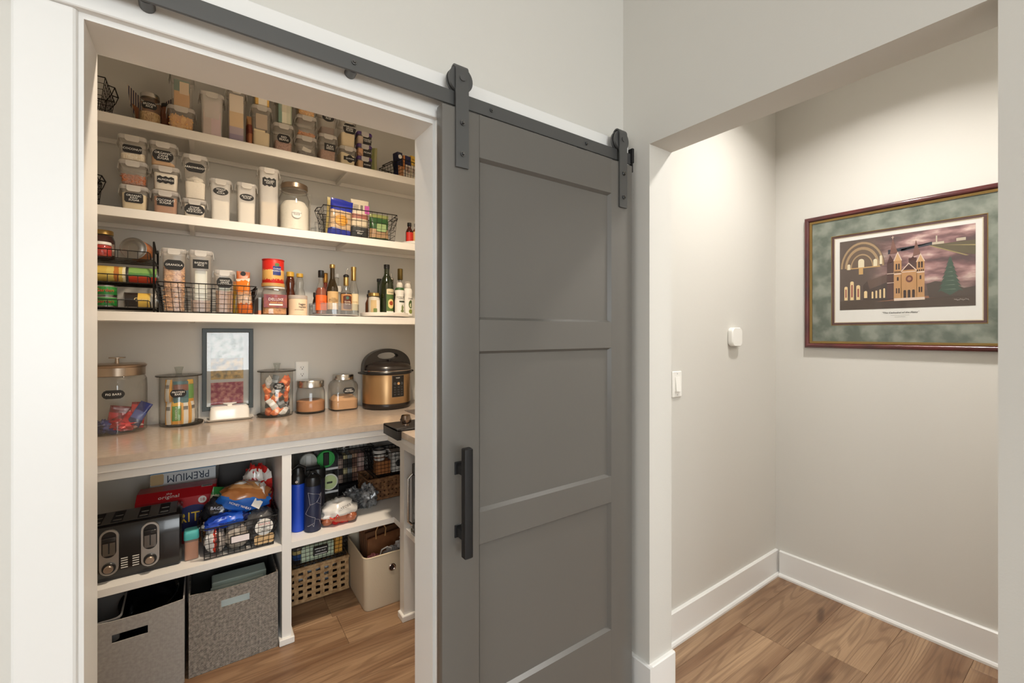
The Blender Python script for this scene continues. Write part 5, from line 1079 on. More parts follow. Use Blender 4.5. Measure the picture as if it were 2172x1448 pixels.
for k_, (l_, x, y, z, sx, sy, sz, c) in enumerate((('crumpled red packet spread over the floor of the biggest jar', -0.315, 2.690, 0.010, 0.070, 0.050, 0.026, [(0, (150, 18, 30)), (0.5, (206, 40, 50)), (0.85, (226, 190, 186))]), ('crumpled navy packet by the left wall of the biggest jar', -0.378, 2.668, 0.010, 0.044, 0.040, 0.030, [(0, (26, 30, 70)), (0.55, (48, 58, 120)), (0.8, (206, 206, 212))]), ('crumpled crimson packet at the back of the biggest jar', -0.300, 2.760, 0.010, 0.060, 0.035, 0.040, [(0, (128, 14, 26)), (0.5, (176, 28, 40))]))):
    t = T('fig_bar_packet', l_, 'bag', (x, y, ZC + z), 0.4 * k_, 'fig bar packets in the biggest jar')
    blob(sx, sy, sz, 90 + k_, 0.45, 3.5, 26, 16).o('pouch', band('X', c, 0.22, coat=0.4, noise_amt=0.3, noise_scale=4), t, smooth=50)
def cyl_jar(label, x, y, r, h, lab, lx=0.0):
    t = jar_sq('glass_jar', label, (x, y, ZC), r, h, [(r - 0.008, 0), (r - 0.001, 0.005), (r, 0.015), (r, h - 0.006), (r - 0.002, h - 0.002)], None, None, group=GJ)
    B().lathe([(r + 0.004, h - 0.002), (r + 0.014, h), (r + 0.014, h + 0.004), (r + 0.004, h + 0.006), (0.020, h + 0.010), (0.0001, h + 0.011)], 36, c1=False).o('glass_lid', GLASS, t)
    B().lathe([(r + 0.0105, h - 0.001), (r + 0.0150, h - 0.0005), (r + 0.0150, h + 0.0045), (r + 0.011, h + 0.005)], 40, c0=False, c1=False).o('lid_edge', glassy((120, 112, 104), 0.55, 0.05, (74, 68, 62)), t)
    B().lathe([(0.012, h + 0.010), (0.013, h + 0.020), (0.019, h + 0.044), (0.0001, h + 0.046)], 22).o('glass_knob', glassy((235, 238, 236), 0.12, 0.02, (225, 222, 215), 1.5), t)
    B().lathe([(r - 0.010, 0.0005), (r - 0.002, 0.004), (r + 0.0004, 0.012), (r - 0.0014, 0.014)], 40, c1=False).o('thick_base', glassy((150, 146, 138), 0.5, 0.05, (70, 66, 60)), t)
    if lab: chalk_label(t, lab[0], lab[1], lab[2], -r - 0.0008, lab[3], lab[4], L_plq, bend=r, xc=0.0).rotation_euler = (0, 0, lx)
    return t
cyl_jar('lidded glass jar packed with granola bars', -0.101, 2.748, 0.079, 0.245, (0.064, 0.036, 0.165, ['PROTEIN', 'BARS'], 0.0125))
bpy.data.objects['glass_jar.001'].children[-1].location.x = 0.022
GBAR = band('X', [(0, (222, 160, 56)), (0.18, (226, 172, 70)), (0.26, (226, 222, 214)), (0.74, (226, 222, 214)), (0.82, (222, 160, 56))], 0.35, coat=0.2)
GBARY = band('Z', [(0, (222, 156, 48)), (0.16, (96, 150, 64)), (0.80, (226, 178, 66))], 0.35, coat=0.2)
TEALB = band('Z', [(0, (70, 120, 128)), (0.28, (44, 96, 108)), (0.6, (120, 64, 44)), (0.86, (50, 100, 112))], 0.35, coat=0.2, noise_amt=0.08)
gb = 'granola bars in the lidded jar'
for k, (a, z, rr, m_, l_) in enumerate(((-0.62, 0.012, 0.060, GBAR, 'barcode side showing, front left of the bar jar'), (-0.12, 0.012, 0.062, GBARY, 'green panel showing, front middle of the bar jar'), (0.42, 0.012, 0.062, GBAR, 'barcode side showing, front right of the bar jar'), (1.0, 0.012, 0.060, GBAR, 'edge on, at the right wall of the bar jar'),
        (-0.75, 0.118, 0.056, GBAR, 'upper row, left of the teal wrappers'), (-0.05, 0.110, 0.058, TEALB, 'teal wrapper left of the chalk label'), (0.40, 0.108, 0.058, TEALB, 'teal wrapper under the chalk label'), (0.95, 0.115, 0.056, GBARY, 'upper row, right of the teal wrappers'))):
    t = T('granola_bar', 'wrapped granola bar, ' + l_, 'snack bar', (-0.101 + rr * math.sin(a), 2.748 - rr * math.cos(a), ZC + z), a, gb)
    pouch_mesh(0.036, 0.112, 0.016, k, 0.06, nu=20, nv=10, wob=0.002).o('wrapper', m_, t, smooth=60)
    if m_ is GBAR:
        for i in range(4): B().box(-0.010, -0.0095, 0.084 - i * 0.0045, 0.010, -0.0085, 0.0865 - i * 0.0045).o('barcode_line', P((70, 66, 62), 0.6), t, smooth=0)
    if m_ is GBARY and z < 0.05:
        text('GRANOLA', 0.013, PAPER, t, (0.001, -0.0108, 0.056), rot=(PI / 2, -PI / 2, 0))
# framed prints hung on the wall
fr = T('framed_pictures', 'narrow black frame of two food pictures on the pantry wall', 'picture', (0.109, PY - 0.001, 1.208))
B().box(-0.112, -0.003, -0.212, 0.112, 0.0, 0.212).o('backing_board', P((206, 206, 200), 0.7), fr, smooth=0)
frame_ring(0.232, 0.437, [(0, 0), (0, -0.020), (0.0015, -0.022), (0.0185, -0.022), (0.020, -0.019), (0.020, -0.003)], 'frame_moulding', P((40, 48, 45), 0.4), fr)
B().box(-0.078, -0.006, 0.060, 0.070, -0.003, 0.190).o('pale_print', P((150, 160, 150), 0.6, var=((226, 230, 224), 30.0)), fr, smooth=0)
B().box(-0.078, -0.006, -0.055, 0.070, -0.003, 0.058).o('yellow_print', P((214, 178, 112), 0.6, var=((128, 116, 84), 42.0)), fr, smooth=0)
B().box(-0.078, -0.006, -0.190, 0.070, -0.003, -0.072).o('red_print', P((150, 52, 74), 0.6, var=((206, 140, 130), 50.0)), fr, smooth=0)
B().box(-0.095, -0.0125, -0.196, 0.095, -0.0110, 0.196).o('picture_glass', glassy((250, 250, 250), 0.0, 0.01, ior=1.5), fr, smooth=0)
# butter dish
bd = T('butter_dish', 'white lidded butter dish in front of the framed pictures', 'dish', (0.113, 2.757, ZC))
B().loft([ring_rect(0, 0, w, d, 0.012, z) for w, d, z in ((0.170, 0.060, 0), (0.190, 0.078, 0.002), (0.212, 0.096, 0.010), (0.216, 0.100, 0.012), (0.208, 0.092, 0.012), (0.185, 0.072, 0.006))]).o('plate', P((236, 232, 224), 0.15, coat=0.4), bd)
l_ = B().loft([ring_rect(0, 0, w, d, 0.016, z) for w, d, z in ((0.178, 0.070, 0.0075), (0.176, 0.068, 0.050), (0.168, 0.060, 0.068), (0.150, 0.044, 0.075))]).o('cover', P((236, 232, 224), 0.15, coat=0.4), bd)
B().loft([ring_rect(0, 0, w, d, 0.004, z) for w, d, z in ((0.026, 0.014, 0.0745), (0.018, 0.010, 0.080), (0.060, 0.014, 0.086), (0.062, 0.014, 0.090))]).o('cover_handle', P((236, 232, 224), 0.15, coat=0.4), l_)
# jar of wrapped candy bars
cyl_jar('lidded glass jar heaped with orange and white wrapped bars', 0.334, 2.748, 0.081, 0.247, (0.056, 0.036, 0.170, ['MINI', 'PROTEIN', 'BARS'], 0.0100), lx=-0.0)
bpy.data.objects['glass_jar.002'].children[-1].location.x = -0.018
rr_ = random.Random(5)
cc_ = [((222, 96, 40), 'orange'), ((226, 222, 216), 'white'), ((44, 36, 34), 'black'), ((230, 120, 60), 'bright orange'), ((90, 96, 100), 'grey')]
pos = []
for lv, (zz, nm_) in enumerate(((0.014, 'lowest layer'), (0.052, 'second layer'), (0.092, 'third layer'), (0.132, 'fourth layer'), (0.172, 'top layer'))):
    for an, wn in ((-1.15, 'left wall'), (-0.42, 'front left'), (0.28, 'front right'), (1.0, 'right wall')): pos.append((nm_ + ', ' + wn, an + 0.12 * (lv % 2), zz))
for k, (wh, a, z) in enumerate(pos):
    c, cn = cc_[(k * 3 + (k // 5)) % 5]
    if k == 18: c, cn = cc_[0]
    t = T('wrapped_bar', cn + ' wrapped bar in the heaped jar, ' + wh, 'snack bar', (0.334 + 0.052 * math.sin(a), 2.748 - 0.052 * math.cos(a), ZC + z), a + rr_.uniform(-0.3, 0.3), 'wrapped bars in the heaped jar', 0.0, rr_.uniform(-0.75, 0.75))
    m_ = band('Z', [(0, c), (0.35, c), (0.40, tuple(min(255, v + 60) for v in c)), (0.62, c)], 0.25, coat=0.4, noise_amt=0.06)
    o = pouch_mesh(0.038, 0.062, 0.024, k + 40, 0.12, nu=18, nv=9, wob=0.004).o('wrapper', m_, t, smooth=60)
    o.location = (0, 0, -0.006)
# powder jars
pj = jar_sq('powder_jar', 'short round jar of tan powder with a steel screw lid', (0.5085, 2.752, ZC), 0.077, 0.19, [(0.066, 0), (0.076, 0.006), (0.078, 0.02), (0.077, 0.115), (0.070, 0.140), (0.066, 0.147)], [(0.0690, 0.146), (0.072, 0.148), (0.072, 0.180), (0.068, 0.186), (0.050, 0.188), (0.0001, 0.187)], STEEL, [(0.064, 0.006), (0.074, 0.010), (0.075, 0.066), (0.06, 0.073), (0.03, 0.068)], P((186, 128, 82), 0.9, bump=(0.6, 90.0)), group=GJ)
B().lathe([(0.067, 0.0005), (0.0775, 0.005), (0.0785, 0.012), (0.077, 0.013)], 40, c1=False).o('thick_base', glassy((150, 146, 138), 0.5, 0.05, (70, 66, 60)), pj)
pj = jar_sq('powder_jar', 'square-shouldered jar of pale brown powder with a chalk label', (0.690, 2.752, ZC), 0.074, 0.212, [(0.066, 0), (0.075, 0.006), (0.076, 0.02), (0.076, 0.145), (0.066, 0.165), (0.056, 0.172), (0.055, 0.180)], [(0.057, 0.178), (0.060, 0.180), (0.060, 0.204), (0.056, 0.210), (0.0001, 0.211)], STEEL, [(0.063, 0.006), (0.0725, 0.010), (0.0725, 0.060), (0.05, 0.085), (0.02, 0.070)], P((206, 160, 116), 0.9, bump=(0.6, 90.0)), lab=(0.066, 0.036, 0.118, ['WHEY', 'PROTEIN'], 0.012, 0.0772, 0.014), sq=5.0, n=44, group=GJ)
# pressure cooker
pc = T('pressure_cooker', 'gold multi-cooker with a black domed lid and button panel', 'cooker', (0.933, 2.682, ZC))
GOLDB = P((186, 150, 108), 0.32, 0.85, name='champagne_metal')
B().lathe([(0.128, 0), (0.140, 0.004), (0.144, 0.015), (0.144, 0.030), (0.142, 0.034)], 48).o('base_ring', P((36, 28, 24), 0.3), pc)
B().lathe([(0.142, 0.034), (0.1435, 0.036), (0.1435, 0.206), (0.142, 0.210)], 48).o('shell', GOLDB, pc)
B().lathe([(0.142, 0.207), (0.152, 0.210), (0.154, 0.222), (0.150, 0.228)], 48).o('upper_ring', BLACKP, pc)
for s_ in (-1, 1): B().bbox(s_ * 0.150 - 0.018, -0.045, 0.212, s_ * 0.150 + 0.018, 0.045, 0.224, 0.004).o('side_grip', BLACKP, pc)
B().lathe([(0.1495, 0.2285), (0.1505, 0.2295), (0.1505, 0.2335), (0.1495, 0.234)], 48).o('chrome_line', P((206, 190, 176), 0.15, 1.0), pc)
ld = B().lathe([(0.149, 0.2345), (0.150, 0.238), (0.147, 0.252), (0.130, 0.268), (0.090, 0.280), (0.0001, 0.284)], 48).o('lid', P((34, 27, 24), 0.28, coat=0.3), pc)
hn = []; hi = []
for j in range(25):
    a = PI - PI * j / 24; hn.append((0.158 * math.cos(a), 0.246 + 0.116 * math.sin(a) ** 0.85))
op = [(0.068 * math.cos(PI * 2 * j / 24), 0.318 + 0.020 * math.sin(PI * 2 * j / 24)) for j in range(25)]
hb_ = B()
top = hn; bot = [(x, 0.232 if abs(x) > 0.150 else 0.262 + 0.016 * (1 - (x / 0.15) ** 2)) for x, z in hn]
def seg(pa, pb):
    n = len(pa)
    hb_.loft([[(pa[i][0], -0.020, pa[i][1]), (pa[i][0], 0.020, pa[i][1]), (pb[i][0], 0.020, pb[i][1]), (pb[i][0], -0.020, pb[i][1])] for i in range(n)])
def eye(x): return 0.318 + 0.021 * math.sqrt(max(0.0, 1 - (x / 0.072) ** 2)), 0.318 - 0.021 * math.sqrt(max(0.0, 1 - (x / 0.072) ** 2))
xs_ = [p[0] for p in hn]
i0 = next(i for i, x in enumerate(xs_) if x > -0.072); i1 = max(i for i, x in enumerate(xs_) if x < 0.072)
seg(top[:i0], bot[:i0]); seg(top[i1 + 1:], bot[i1 + 1:])
mx = [-0.072] + xs_[i0:i1 + 1] + [0.072]
def zt_(x): a = math.acos(max(-1, min(1, x / 0.158))); return 0.246 + 0.116 * math.sin(a) ** 0.85
def zb_(x): return 0.262 + 0.016 * (1 - (x / 0.15) ** 2)
seg([(x, zt_(x)) for x in mx], [(x, eye(x)[0]) for x in mx]); seg([(x, eye(x)[1]) for x in mx], [(x, zb_(x)) for x in mx])
seg([top[i0 - 1], (-0.072, zt_(-0.072))], [bot[i0 - 1], (-0.072, zb_(-0.072))]); seg([(0.072, zt_(0.072)), top[i1 + 1]], [(0.072, zb_(0.072)), bot[i1 + 1]])
hb_.o('lid_handle', P((26, 21, 19), 0.3, coat=0.2), ld, smooth=40)
B().lathe([(0.008, 0.28), (0.009, 0.292), (0.006, 0.296), (0.0001, 0.2965)], 16, 0.005, -0.03).o('steam_valve', BLACKP, ld)
pn = B().slab(L_rect, 0.076, 0.126, 0, 0, 0.003, 0.1437, 20).o('button_panel', P((24, 22, 22), 0.2), pc, loc=(0, -0.1439, 0.140), rot=(0, 0, 0))
pn.rotation_euler = (0, 0, 0.0); pn.location = (0, -0.1439, 0.140)
B().slab(L_rect, 0.080, 0.130, 0, 0, 0.0016, 0.1436, 20).o('panel_trim', P((150, 146, 140), 0.25, 1.0), pc, loc=(0, -0.1438, 0.140))
text('FAGOR', 0.008, PAPER, pn, (-0.004, -0.0034, 0.050), bend=0.147)
for r_ in range(4):
    for c_ in range(3): B().slab(L_oval, 0.014, 0.0085, 0, 0, 0.0006, 0.1468, 8).o('button', P((62, 62, 64), 0.35), pn, loc=(0, -0.0032, -0.006 - 0.0145 * r_), rot=(0, 0, 0)).rotation_euler = (0, 0, 0)
for b_ in [c for c in pn.children if c.name.startswith('button')]: pass
k_ = 0
for b_ in [c for c in pn.children if c.name.startswith('button')]:
    x_ = (-1 + k_ % 3) * 0.023; a_ = x_ / 0.1468; b_.location = (0.1468 * math.sin(a_), -0.0032 + 0.1468 * (1 - math.cos(a_)), b_.location.z); b_.rotation_euler = (0, 0, a_); k_ += 1
for x_, c in ((-0.023, (70, 70, 72)), (0.0, (206, 160, 110)), (0.023, (70, 70, 72))):
    a_ = x_ / 0.1468; B().slab(L_oval, 0.017, 0.017, 0, 0, 0.0010, 0.1468, 10).o('round_button', P(c, 0.3), pn, loc=(0.1468 * math.sin(a_), -0.0032 + 0.1468 * (1 - math.cos(a_)), 0.016), rot=(0, 0, a_))
pc.rotation_euler = (0, 0, 0.16)
# things on the right run of the worktop
kt = T('coffee_grinder', 'dark brown coffee grinder peeping past the right jamb behind the cooker', 'grinder', (1.195, 2.62, ZC))
B().lathe([(0.055, 0), (0.060, 0.006), (0.058, 0.10), (0.050, 0.135)], 32).o('motor_base', P((40, 30, 26), 0.3), kt)
B().lathe([(0.050, 0.136), (0.056, 0.140), (0.056, 0.170), (0.046, 0.186), (0.0001, 0.190)], 32).o('lid', P((66, 50, 42), 0.2), kt)
B().tube([(-0.058, 0, 0.10), (-0.085, -0.02, 0.07), (-0.075, -0.06, 0.02), (-0.06, -0.11, 0.004), (-0.02, -0.16, 0.004)], 0.003, 6).o('power_cord', BLACKP, kt)
sp_ = T('spoon_rest', 'small white spoon rest on the worktop by the right jamb', 'dish', (1.110, 2.49, ZC))
B().lathe([(0.030, 0), (0.040, 0.002), (0.048, 0.010), (0.046, 0.011), (0.036, 0.004), (0.0001, 0.003)], 28).o('bowl', P((236, 232, 224), 0.2), sp_)
tag(B().bbox(0.968, 2.22, ZC + 0.0002, 1.25, 2.470, ZC + 0.004, 0.001).o('counter_mat', P((96, 88, 82), 0.6), smooth=0), 'dark grey mat lying on the right run of the worktop', 'mat')
cl = T('desk_clamp', 'black clamp plate with a steel knob gripping the worktop corner', 'clamp', (0.735, 2.05, ZC))
B().bbox(-0.005, -0.095, 0.0003, 0.24, 0.095, 0.010, 0.002).o('top_plate', P((26, 24, 24), 0.5), cl)
B().bbox(-0.005, -0.095, -0.040, 0.0155, 0.095, 0.0103, 0.002).o('edge_jaw', P((30, 27, 26), 0.5), cl)
B().bbox(-0.007, -0.093, 0.0101, 0.050, -0.010, 0.016, 0.002).o('hinge_block', P((34, 30, 28), 0.5), cl)
B().lathe([(0.018, 0.0101), (0.016, 0.020), (0.026, 0.026), (0.027, 0.040), (0.023, 0.046), (0.022, 0.056), (0.020, 0.060), (0.0001, 0.060)], 28, 0.066, -0.020).o('knob', P((120, 106, 96), 0.15, 1.0), cl)
# ---------------------------------------------------------------- under the worktop, left bay
to = T('toaster', 'black four-slice toaster with two silver lever panels', 'toaster', (-0.234, 2.262, ZL))
TB = P((24, 23, 24), 0.2, coat=0.3, name='toaster_black')
pr = [(0.0, 0.012), (-0.004, 0.03), (-0.004, 0.12), (0.002, 0.190), (0.010, 0.204), (0.024, 0.210), (0.165, 0.210), (0.185, 0.202), (0.195, 0.180), (0.200, 0.03), (0.196, 0.012)]
B().loft([[(x * s_, y + (0.0 if s_ == 1 else 0), z) for y, z in pr] for x, s_ in ((-0.152, 1), (0.152, 1))]).o('housing', TB, to, smooth=30)
for s_ in (-1, 1): B().loft([[(s_ * 0.1522, y + (0.110 - y) * k, z + (0.10 - z) * k * 0.8) for y, z in pr] for k in (0, 0.02)] + [[(s_ * 0.160, y + (0.110 - y) * 0.06, z + (0.10 - z) * 0.05) for y, z in pr]]).o('end_cap', TB, to, smooth=30)
B().box(-0.15, 0.004, 0.0, 0.15, 0.192, 0.0125).o('foot_base', P((38, 36, 36), 0.5), to, smooth=0)
tp_ = B().bbox(-0.142, 0.020, 0.2102, 0.142, 0.168, 0.2125, 0.001).o('top_plate', P((110, 106, 104), 0.25, 0.8), to)
for xs in (-0.108, -0.046, 0.034, 0.100):
    sl = B().box(xs - 0.017, 0.030, 0.2126, xs + 0.017, 0.158, 0.2130).o('bread_slot', P((10, 9, 9), 0.6), tp_, smooth=0)
    B().box(xs - 0.012, 0.045, 0.2131, xs + 0.014, 0.057, 0.2140).o('slot_wire', STEEL, sl, smooth=0)
    B().box(xs - 0.010, 0.095, 0.2131, xs + 0.014, 0.103, 0.2140).o('slot_wire', STEEL, sl, smooth=0)
def stad(w, z0, z1, n=10):
    r = w / 2
    return [(r * math.cos(-PI + PI * j / n), z0 + r + r * math.sin(-PI + PI * j / n)) for j in range(n + 1)] + [(r * math.cos(PI * j / n), z1 - r + r * math.sin(PI * j / n)) for j in range(n + 1)]
for xc in (-0.062, 0.060):
    def sh(pl): return [(x + xc, z) for x, z in pl]
    a = sh(stad(0.056, 0.024, 0.198)); b = sh(stad(0.043, 0.092, 0.191))
    p_ = B().loft([[(x, 0.012, z) for x, z in a], [(x, -0.008, z) for x, z in a]]).o('lever_panel', P((182, 178, 172), 0.32, 0.9), to, smooth=30)
    B().loft([[(x, -0.0078, z) for x, z in b], [(x, -0.0088, z) for x, z in b]]).o('lever_recess', P((60, 58, 58), 0.22, 0.7), p_, smooth=30)
    B().box(xc - 0.018, -0.0098, 0.100, xc + 0.018, -0.0089, 0.148).o('lever_plate', P((150, 148, 146), 0.2, 1.0), p_, smooth=0)
    B().box(xc - 0.002, -0.0106, 0.108, xc + 0.002, -0.0099, 0.152).o('lever_slot', P((12, 12, 12), 0.6), p_, smooth=0)
    B().bbox(xc - 0.020, -0.020, 0.155, xc + 0.020, -0.0089, 0.170, 0.002).o('lever', P((30, 29, 30), 0.25), p_)
    m_ = Matrix.Translation((xc, -0.0078, 0.053)) @ Matrix.Rotation(PI / 2, 4, 'X')
    B(m_).lathe([(0.021, 0), (0.021, 0.006), (0.019, 0.008)], 28).o('dial_ring', P((30, 28, 28), 0.3), p_)
    B(m_).lathe([(0.014, 0.008), (0.014, 0.018), (0.012, 0.020), (0.0001, 0.020)], 24).o('dial', P((170, 152, 136), 0.3, 0.8), p_)
for xc in (-0.018, 0.016):
    for k in range(5): B().box(xc - 0.010, -0.0055, 0.040 + k * 0.009, xc + 0.010, -0.0025, 0.0435 + k * 0.009).o('vent_bar', P((206, 202, 196), 0.4), to, smooth=0)
RED = P((176, 24, 34), 0.4, coat=0.2)
rz_ = T('cracker_box', 'big red cracker box with a navy oval logo behind the toaster', 'box', (-0.094, 2.545, ZL), -0.06)
B().loft([[(x, -0.075, 0.0005), (x, -0.075, 0.208), (x, -0.030, 0.238), (x, 0.055, 0.238), (x, 0.055, 0.0005)] for x in (-0.145, 0.145)]).o('carton', RED, rz_, smooth=0)
tl = math.atan2(0.030, 0.045)
text('the', 0.016, PAPER, rz_, (-0.030, -0.0475, 0.2280), rot=(tl, 0, 0)); text('original', 0.026, PAPER, rz_, (-0.030, -0.0620, 0.2185), rot=(tl, 0, 0))
lt = B().slab(L_oval, 0.150, 0.120, 0, 0, 0.0006).o('navy_logo', P((26, 34, 92), 0.4), rz_, loc=(0.062, -0.0752, 0.110))
text('RITZ', 0.062, P((238, 196, 60), 0.45), lt, (0.0, -0.0011, 0.004), sx=0.9)
o_ = B().slab(L_oval, 0.032, 0.032, 0, 0, 0.0006).o('round_count', PAPER, rz_, loc=(0.094, -0.0752, 0.188)); text('18', 0.020, P((176, 24, 34), 0.5), o_, (0, -0.0011, 0))
B().box(0.088, -0.050, 0.2383, 0.130, -0.020, 0.2388).o('barcode_patch', PAPER, rz_, smooth=0)
for i in range(7): B().box(0.093 + i * 0.005, -0.047, 0.2389, 0.0955 + i * 0.005, -0.026, 0.2392).o('barcode_line', INK, rz_, smooth=0)
B().slab(L_oval, 0.07, 0.05, 0, 0, 0.0005).o('printed_cracker', P((226, 158, 60), 0.5), rz_, loc=(0.118, -0.0753, 0.100), rot=(0, 0, 0)); B().slab(L_oval, 0.07, 0.04, 0, 0, 0.0005).o('printed_cracker', P((226, 158, 60), 0.5), rz_, loc=(-0.085, -0.0753, 0.178))
def prem(t, w, d, h):
    text('PREMIUM', 0.050, P((28, 44, 70), 0.5), t, (0.018, -d / 2 - 0.0008, h - 0.036), rot=(PI / 2, PI, 0), sx=0.82)
    B().box(-w / 2, -d / 2 - 0.0006, h - 0.008, w / 2, -d / 2 - 0.0001, h).o('blue_edge', P((96, 140, 176), 0.5), t, smooth=0)
    B().slab(L_oct, 0.05, 0.05, 0, 0, 0.0004).o('printed_cracker', P((206, 178, 130), 0.5), t, loc=(-w * 0.40, -d / 2 - 0.0002, h - 0.035))
carton('cracker_box', 'white cracker box standing upside down behind the red one', (-0.078, 2.700, ZL), 0.255, 0.09, 0.292, P((222, 226, 228), 0.5), parts=prem)
cn = T('spice_tub', 'clear tub of cinnamon sugar with a turquoise lid between toaster and basket', 'tub', (-0.042, 2.296, ZL))
B().loft([ring_rect(0, 0, 0.050, 0.050, 0.010, z) for z in (0, 0.088)], True, False).o('body', CLEAR, cn)
B().loft([ring_rect(0, 0, w, w, 0.009, z) for w, z in ((0.044, 0.002), (0.047, 0.004), (0.047, 0.076), (0.02, 0.080))]).o('contents', P((168, 104, 66), 0.9), cn)
B().loft([ring_rect(0, 0, w, w, 0.010, z) for w, z in ((0.052, 0.086), (0.053, 0.088), (0.053, 0.112), (0.050, 0.120), (0.046, 0.122))]).o('lid', P((78, 178, 176), 0.4), cn)
bb_ = wire_basket('wire_basket', 'black wire basket heaped with bread and tortilla bags, label plate in front', (0.130, 2.345, ZL + 0.002), 0.255, 0.225, 0.130, ho=0.010, nx=12, ny=9, nz_=6, tw=1.10, rr=0.0032, plate=(0.074, 0.034, (236, 226, 226), 0.062))
def bread(label, loc, sx, sy, sz, mat, seed, rz=0.0, ry=0.0, rx=0.0, amp=0.22, fq=3.5, twist=None, twm=None, parts=None, nm='bread_bag'):
    t = T(nm, label, 'bag', loc, rz, 'bread bags in the wire basket', rx, ry)
    blob(sx, sy, sz, seed, amp, fq, 26, 18).o('bag', mat, t, smooth=70)
    if twist:
        d = Vector(twist); a = d.orthogonal().normalized()
        rg = []
        for k, r in ((0.0, 0.020), (0.35, 0.010), (0.45, 0.008), (0.7, 0.022), (1.0, 0.030)):
            c = d * k + Vector((0, 0, sz * 0.9)); b = d.cross(a).normalized()
            rg.append([tuple(c + (a * math.cos(2 * PI * j / 12) + b * math.sin(2 * PI * j / 12)) * r * (1 + 0.25 * (j % 2))) for j in range(12)])
        B().loft(rg).o('twisted_neck', twm or mat, t, smooth=40)
    if parts: parts(t)
    return t
BRB = band('Z', [(0, (36, 100, 190)), (0.42, (40, 112, 200)), (0.50, (176, 112, 62)), (0.80, (206, 150, 96)), (0.9, (232, 230, 226))], 0.22, coat=0.4, noise_amt=0.35, noise_scale=2.5)
def brp(t):
    p_ = B().slab(L_rect, 0.040, 0.034, 0, 0, 0.001).o('white_patch', PAPER, t, loc=(0.045, -0.072, 0.042), rot=(-0.35, 0.5, 0.2))
    text('HONEY WHEAT', 0.013, PAPER, t, (-0.02, -0.078, 0.036), rot=(PI / 2 - 0.4, 0.35, 0))
bread('blue and white bread bag with a honey wheat loaf on top of the heap', (0.145, 2.345, ZL + 0.150), 0.105, 0.075, 0.066, BRB, 3, ry=0.18, twist=(0.075, -0.02, 0.030), twm=P((226, 222, 218), 0.3), parts=brp)
REDB = band('Z', [(0, (96, 28, 26)), (0.3, (176, 30, 28)), (0.62, (196, 40, 32)), (0.74, (226, 218, 210)), (0.86, (190, 34, 30))], 0.22, coat=0.4, noise_amt=0.35, noise_scale=3)
bread('tall red bag with white lettering at the back right of the bread heap', (0.212, 2.455, ZL + 0.008), 0.068, 0.058, 0.166, REDB, 7, amp=0.30, twist=(-0.03, -0.05, 0.06), twm=P((206, 204, 200), 0.25), parts=lambda t: text('KETTLE', 0.018, PAPER, t, (0.0, -0.058, 0.205), rot=(PI / 2, PI / 2 - 0.3, 0)))
BLB = P((40, 40, 42), 0.22, bump=(0.9, 22.0), var=((92, 92, 94), 30.0), coat=0.4)
def blp(t):
    p_ = B().slab(L_oval, 0.072, 0.070, 0, 0, 0.001).o('white_sticker', PAPER, t, loc=(0.010, -0.058, 0.072), rot=(-0.15, 0, 0))
    text('FAMOUS', 0.012, P((190, 40, 44), 0.5), p_, (0, -0.0014, 0.012)); text('Naan\nTortillas', 0.011, INK, p_, (0, -0.0014, -0.008))
    B().slab(L_oct, 0.078, 0.040, 0, 0, 0.0012).o('clear_window', P((214, 176, 122), 0.4, bump=(0.5, 30.0)), t, loc=(0.010, -0.062, 0.020), rot=(-0.1, 0, 0))
bread('dark tortilla bag with a round white sticker at the right of the wire basket', (0.212, 2.305, ZL + 0.010), 0.068, 0.055, 0.078, BLB, 9, amp=0.18, parts=blp, nm='tortilla_bag')
BLU = band('X', [(0, (228, 226, 224)), (0.14, (34, 76, 190)), (0.52, (40, 96, 206)), (0.80, (30, 40, 96)), (0.93, (86, 168, 220))], 0.2, coat=0.4, noise_amt=0.12, noise_scale=4)
bread('bright blue snack bag lying over the front of the bread basket', (0.085, 2.300, ZL + 0.105), 0.088, 0.042, 0.030, BLU, 12, ry=-0.08, amp=0.35, nm='snack_bag', parts=lambda t: text('Sandies', 0.014, PAPER, t, (0.01, -0.040, 0.030), rot=(PI / 2 - 0.5, 0, 0)))
CRO = band('X', [(0, (228, 224, 220)), (0.45, (206, 60, 40)), (0.55, (60, 50, 48)), (0.7, (190, 180, 172))], 0.25, coat=0.3, noise_amt=0.2, noise_scale=5)
bread('white and red crouton bag at the left front of the bread basket', (0.040, 2.300, ZL + 0.008), 0.040, 0.055, 0.060, CRO, 14, amp=0.25, nm='crouton_bag')
bread('clear grey bag of rolls low in the middle of the bread basket', (0.122, 2.300, ZL + 0.008), 0.048, 0.060, 0.054, P((150, 140, 130), 0.2, var=((206, 196, 182), 20.0), bump=(0.9, 30.0), coat=0.4), 16, amp=0.3, nm='roll_bag')
bread('black bagel bag with a white printed cap at the upper left of the heap', (0.062, 2.375, ZL + 0.100), 0.068, 0.055, 0.062, band('X', [(0, (44, 44, 48)), (0.62, (70, 70, 74)), (0.66, (206, 202, 198)), (0.9, (60, 60, 64))], 0.22, coat=0.4, noise_amt=0.2), 18, amp=0.28, nm='bagel_bag', parts=lambda t: text('BAGEL', 0.018, P((206, 210, 226), 0.5), t, (-0.012, -0.056, 0.080), rot=(PI / 2 - 0.3, 0.2, 0)))
pouch('salad_bag', 'green and white salad bag at the left edge of the bread basket', (0.020, 2.415, ZL + 0.010), 0.085, 0.235, 0.04, band('Z', [(0, (176, 120, 66)), (0.5, (206, 200, 170)), (0.86, (40, 120, 52))], 0.3, coat=0.3, noise_amt=0.05), ry=0.25, rz=0.3, seed=21, group='bread bags in the wire basket')
gb_ = T('tote_bag', 'dark grey folded tote bag standing behind the bread basket', 'bag', (0.135, 2.66, ZL), 0)
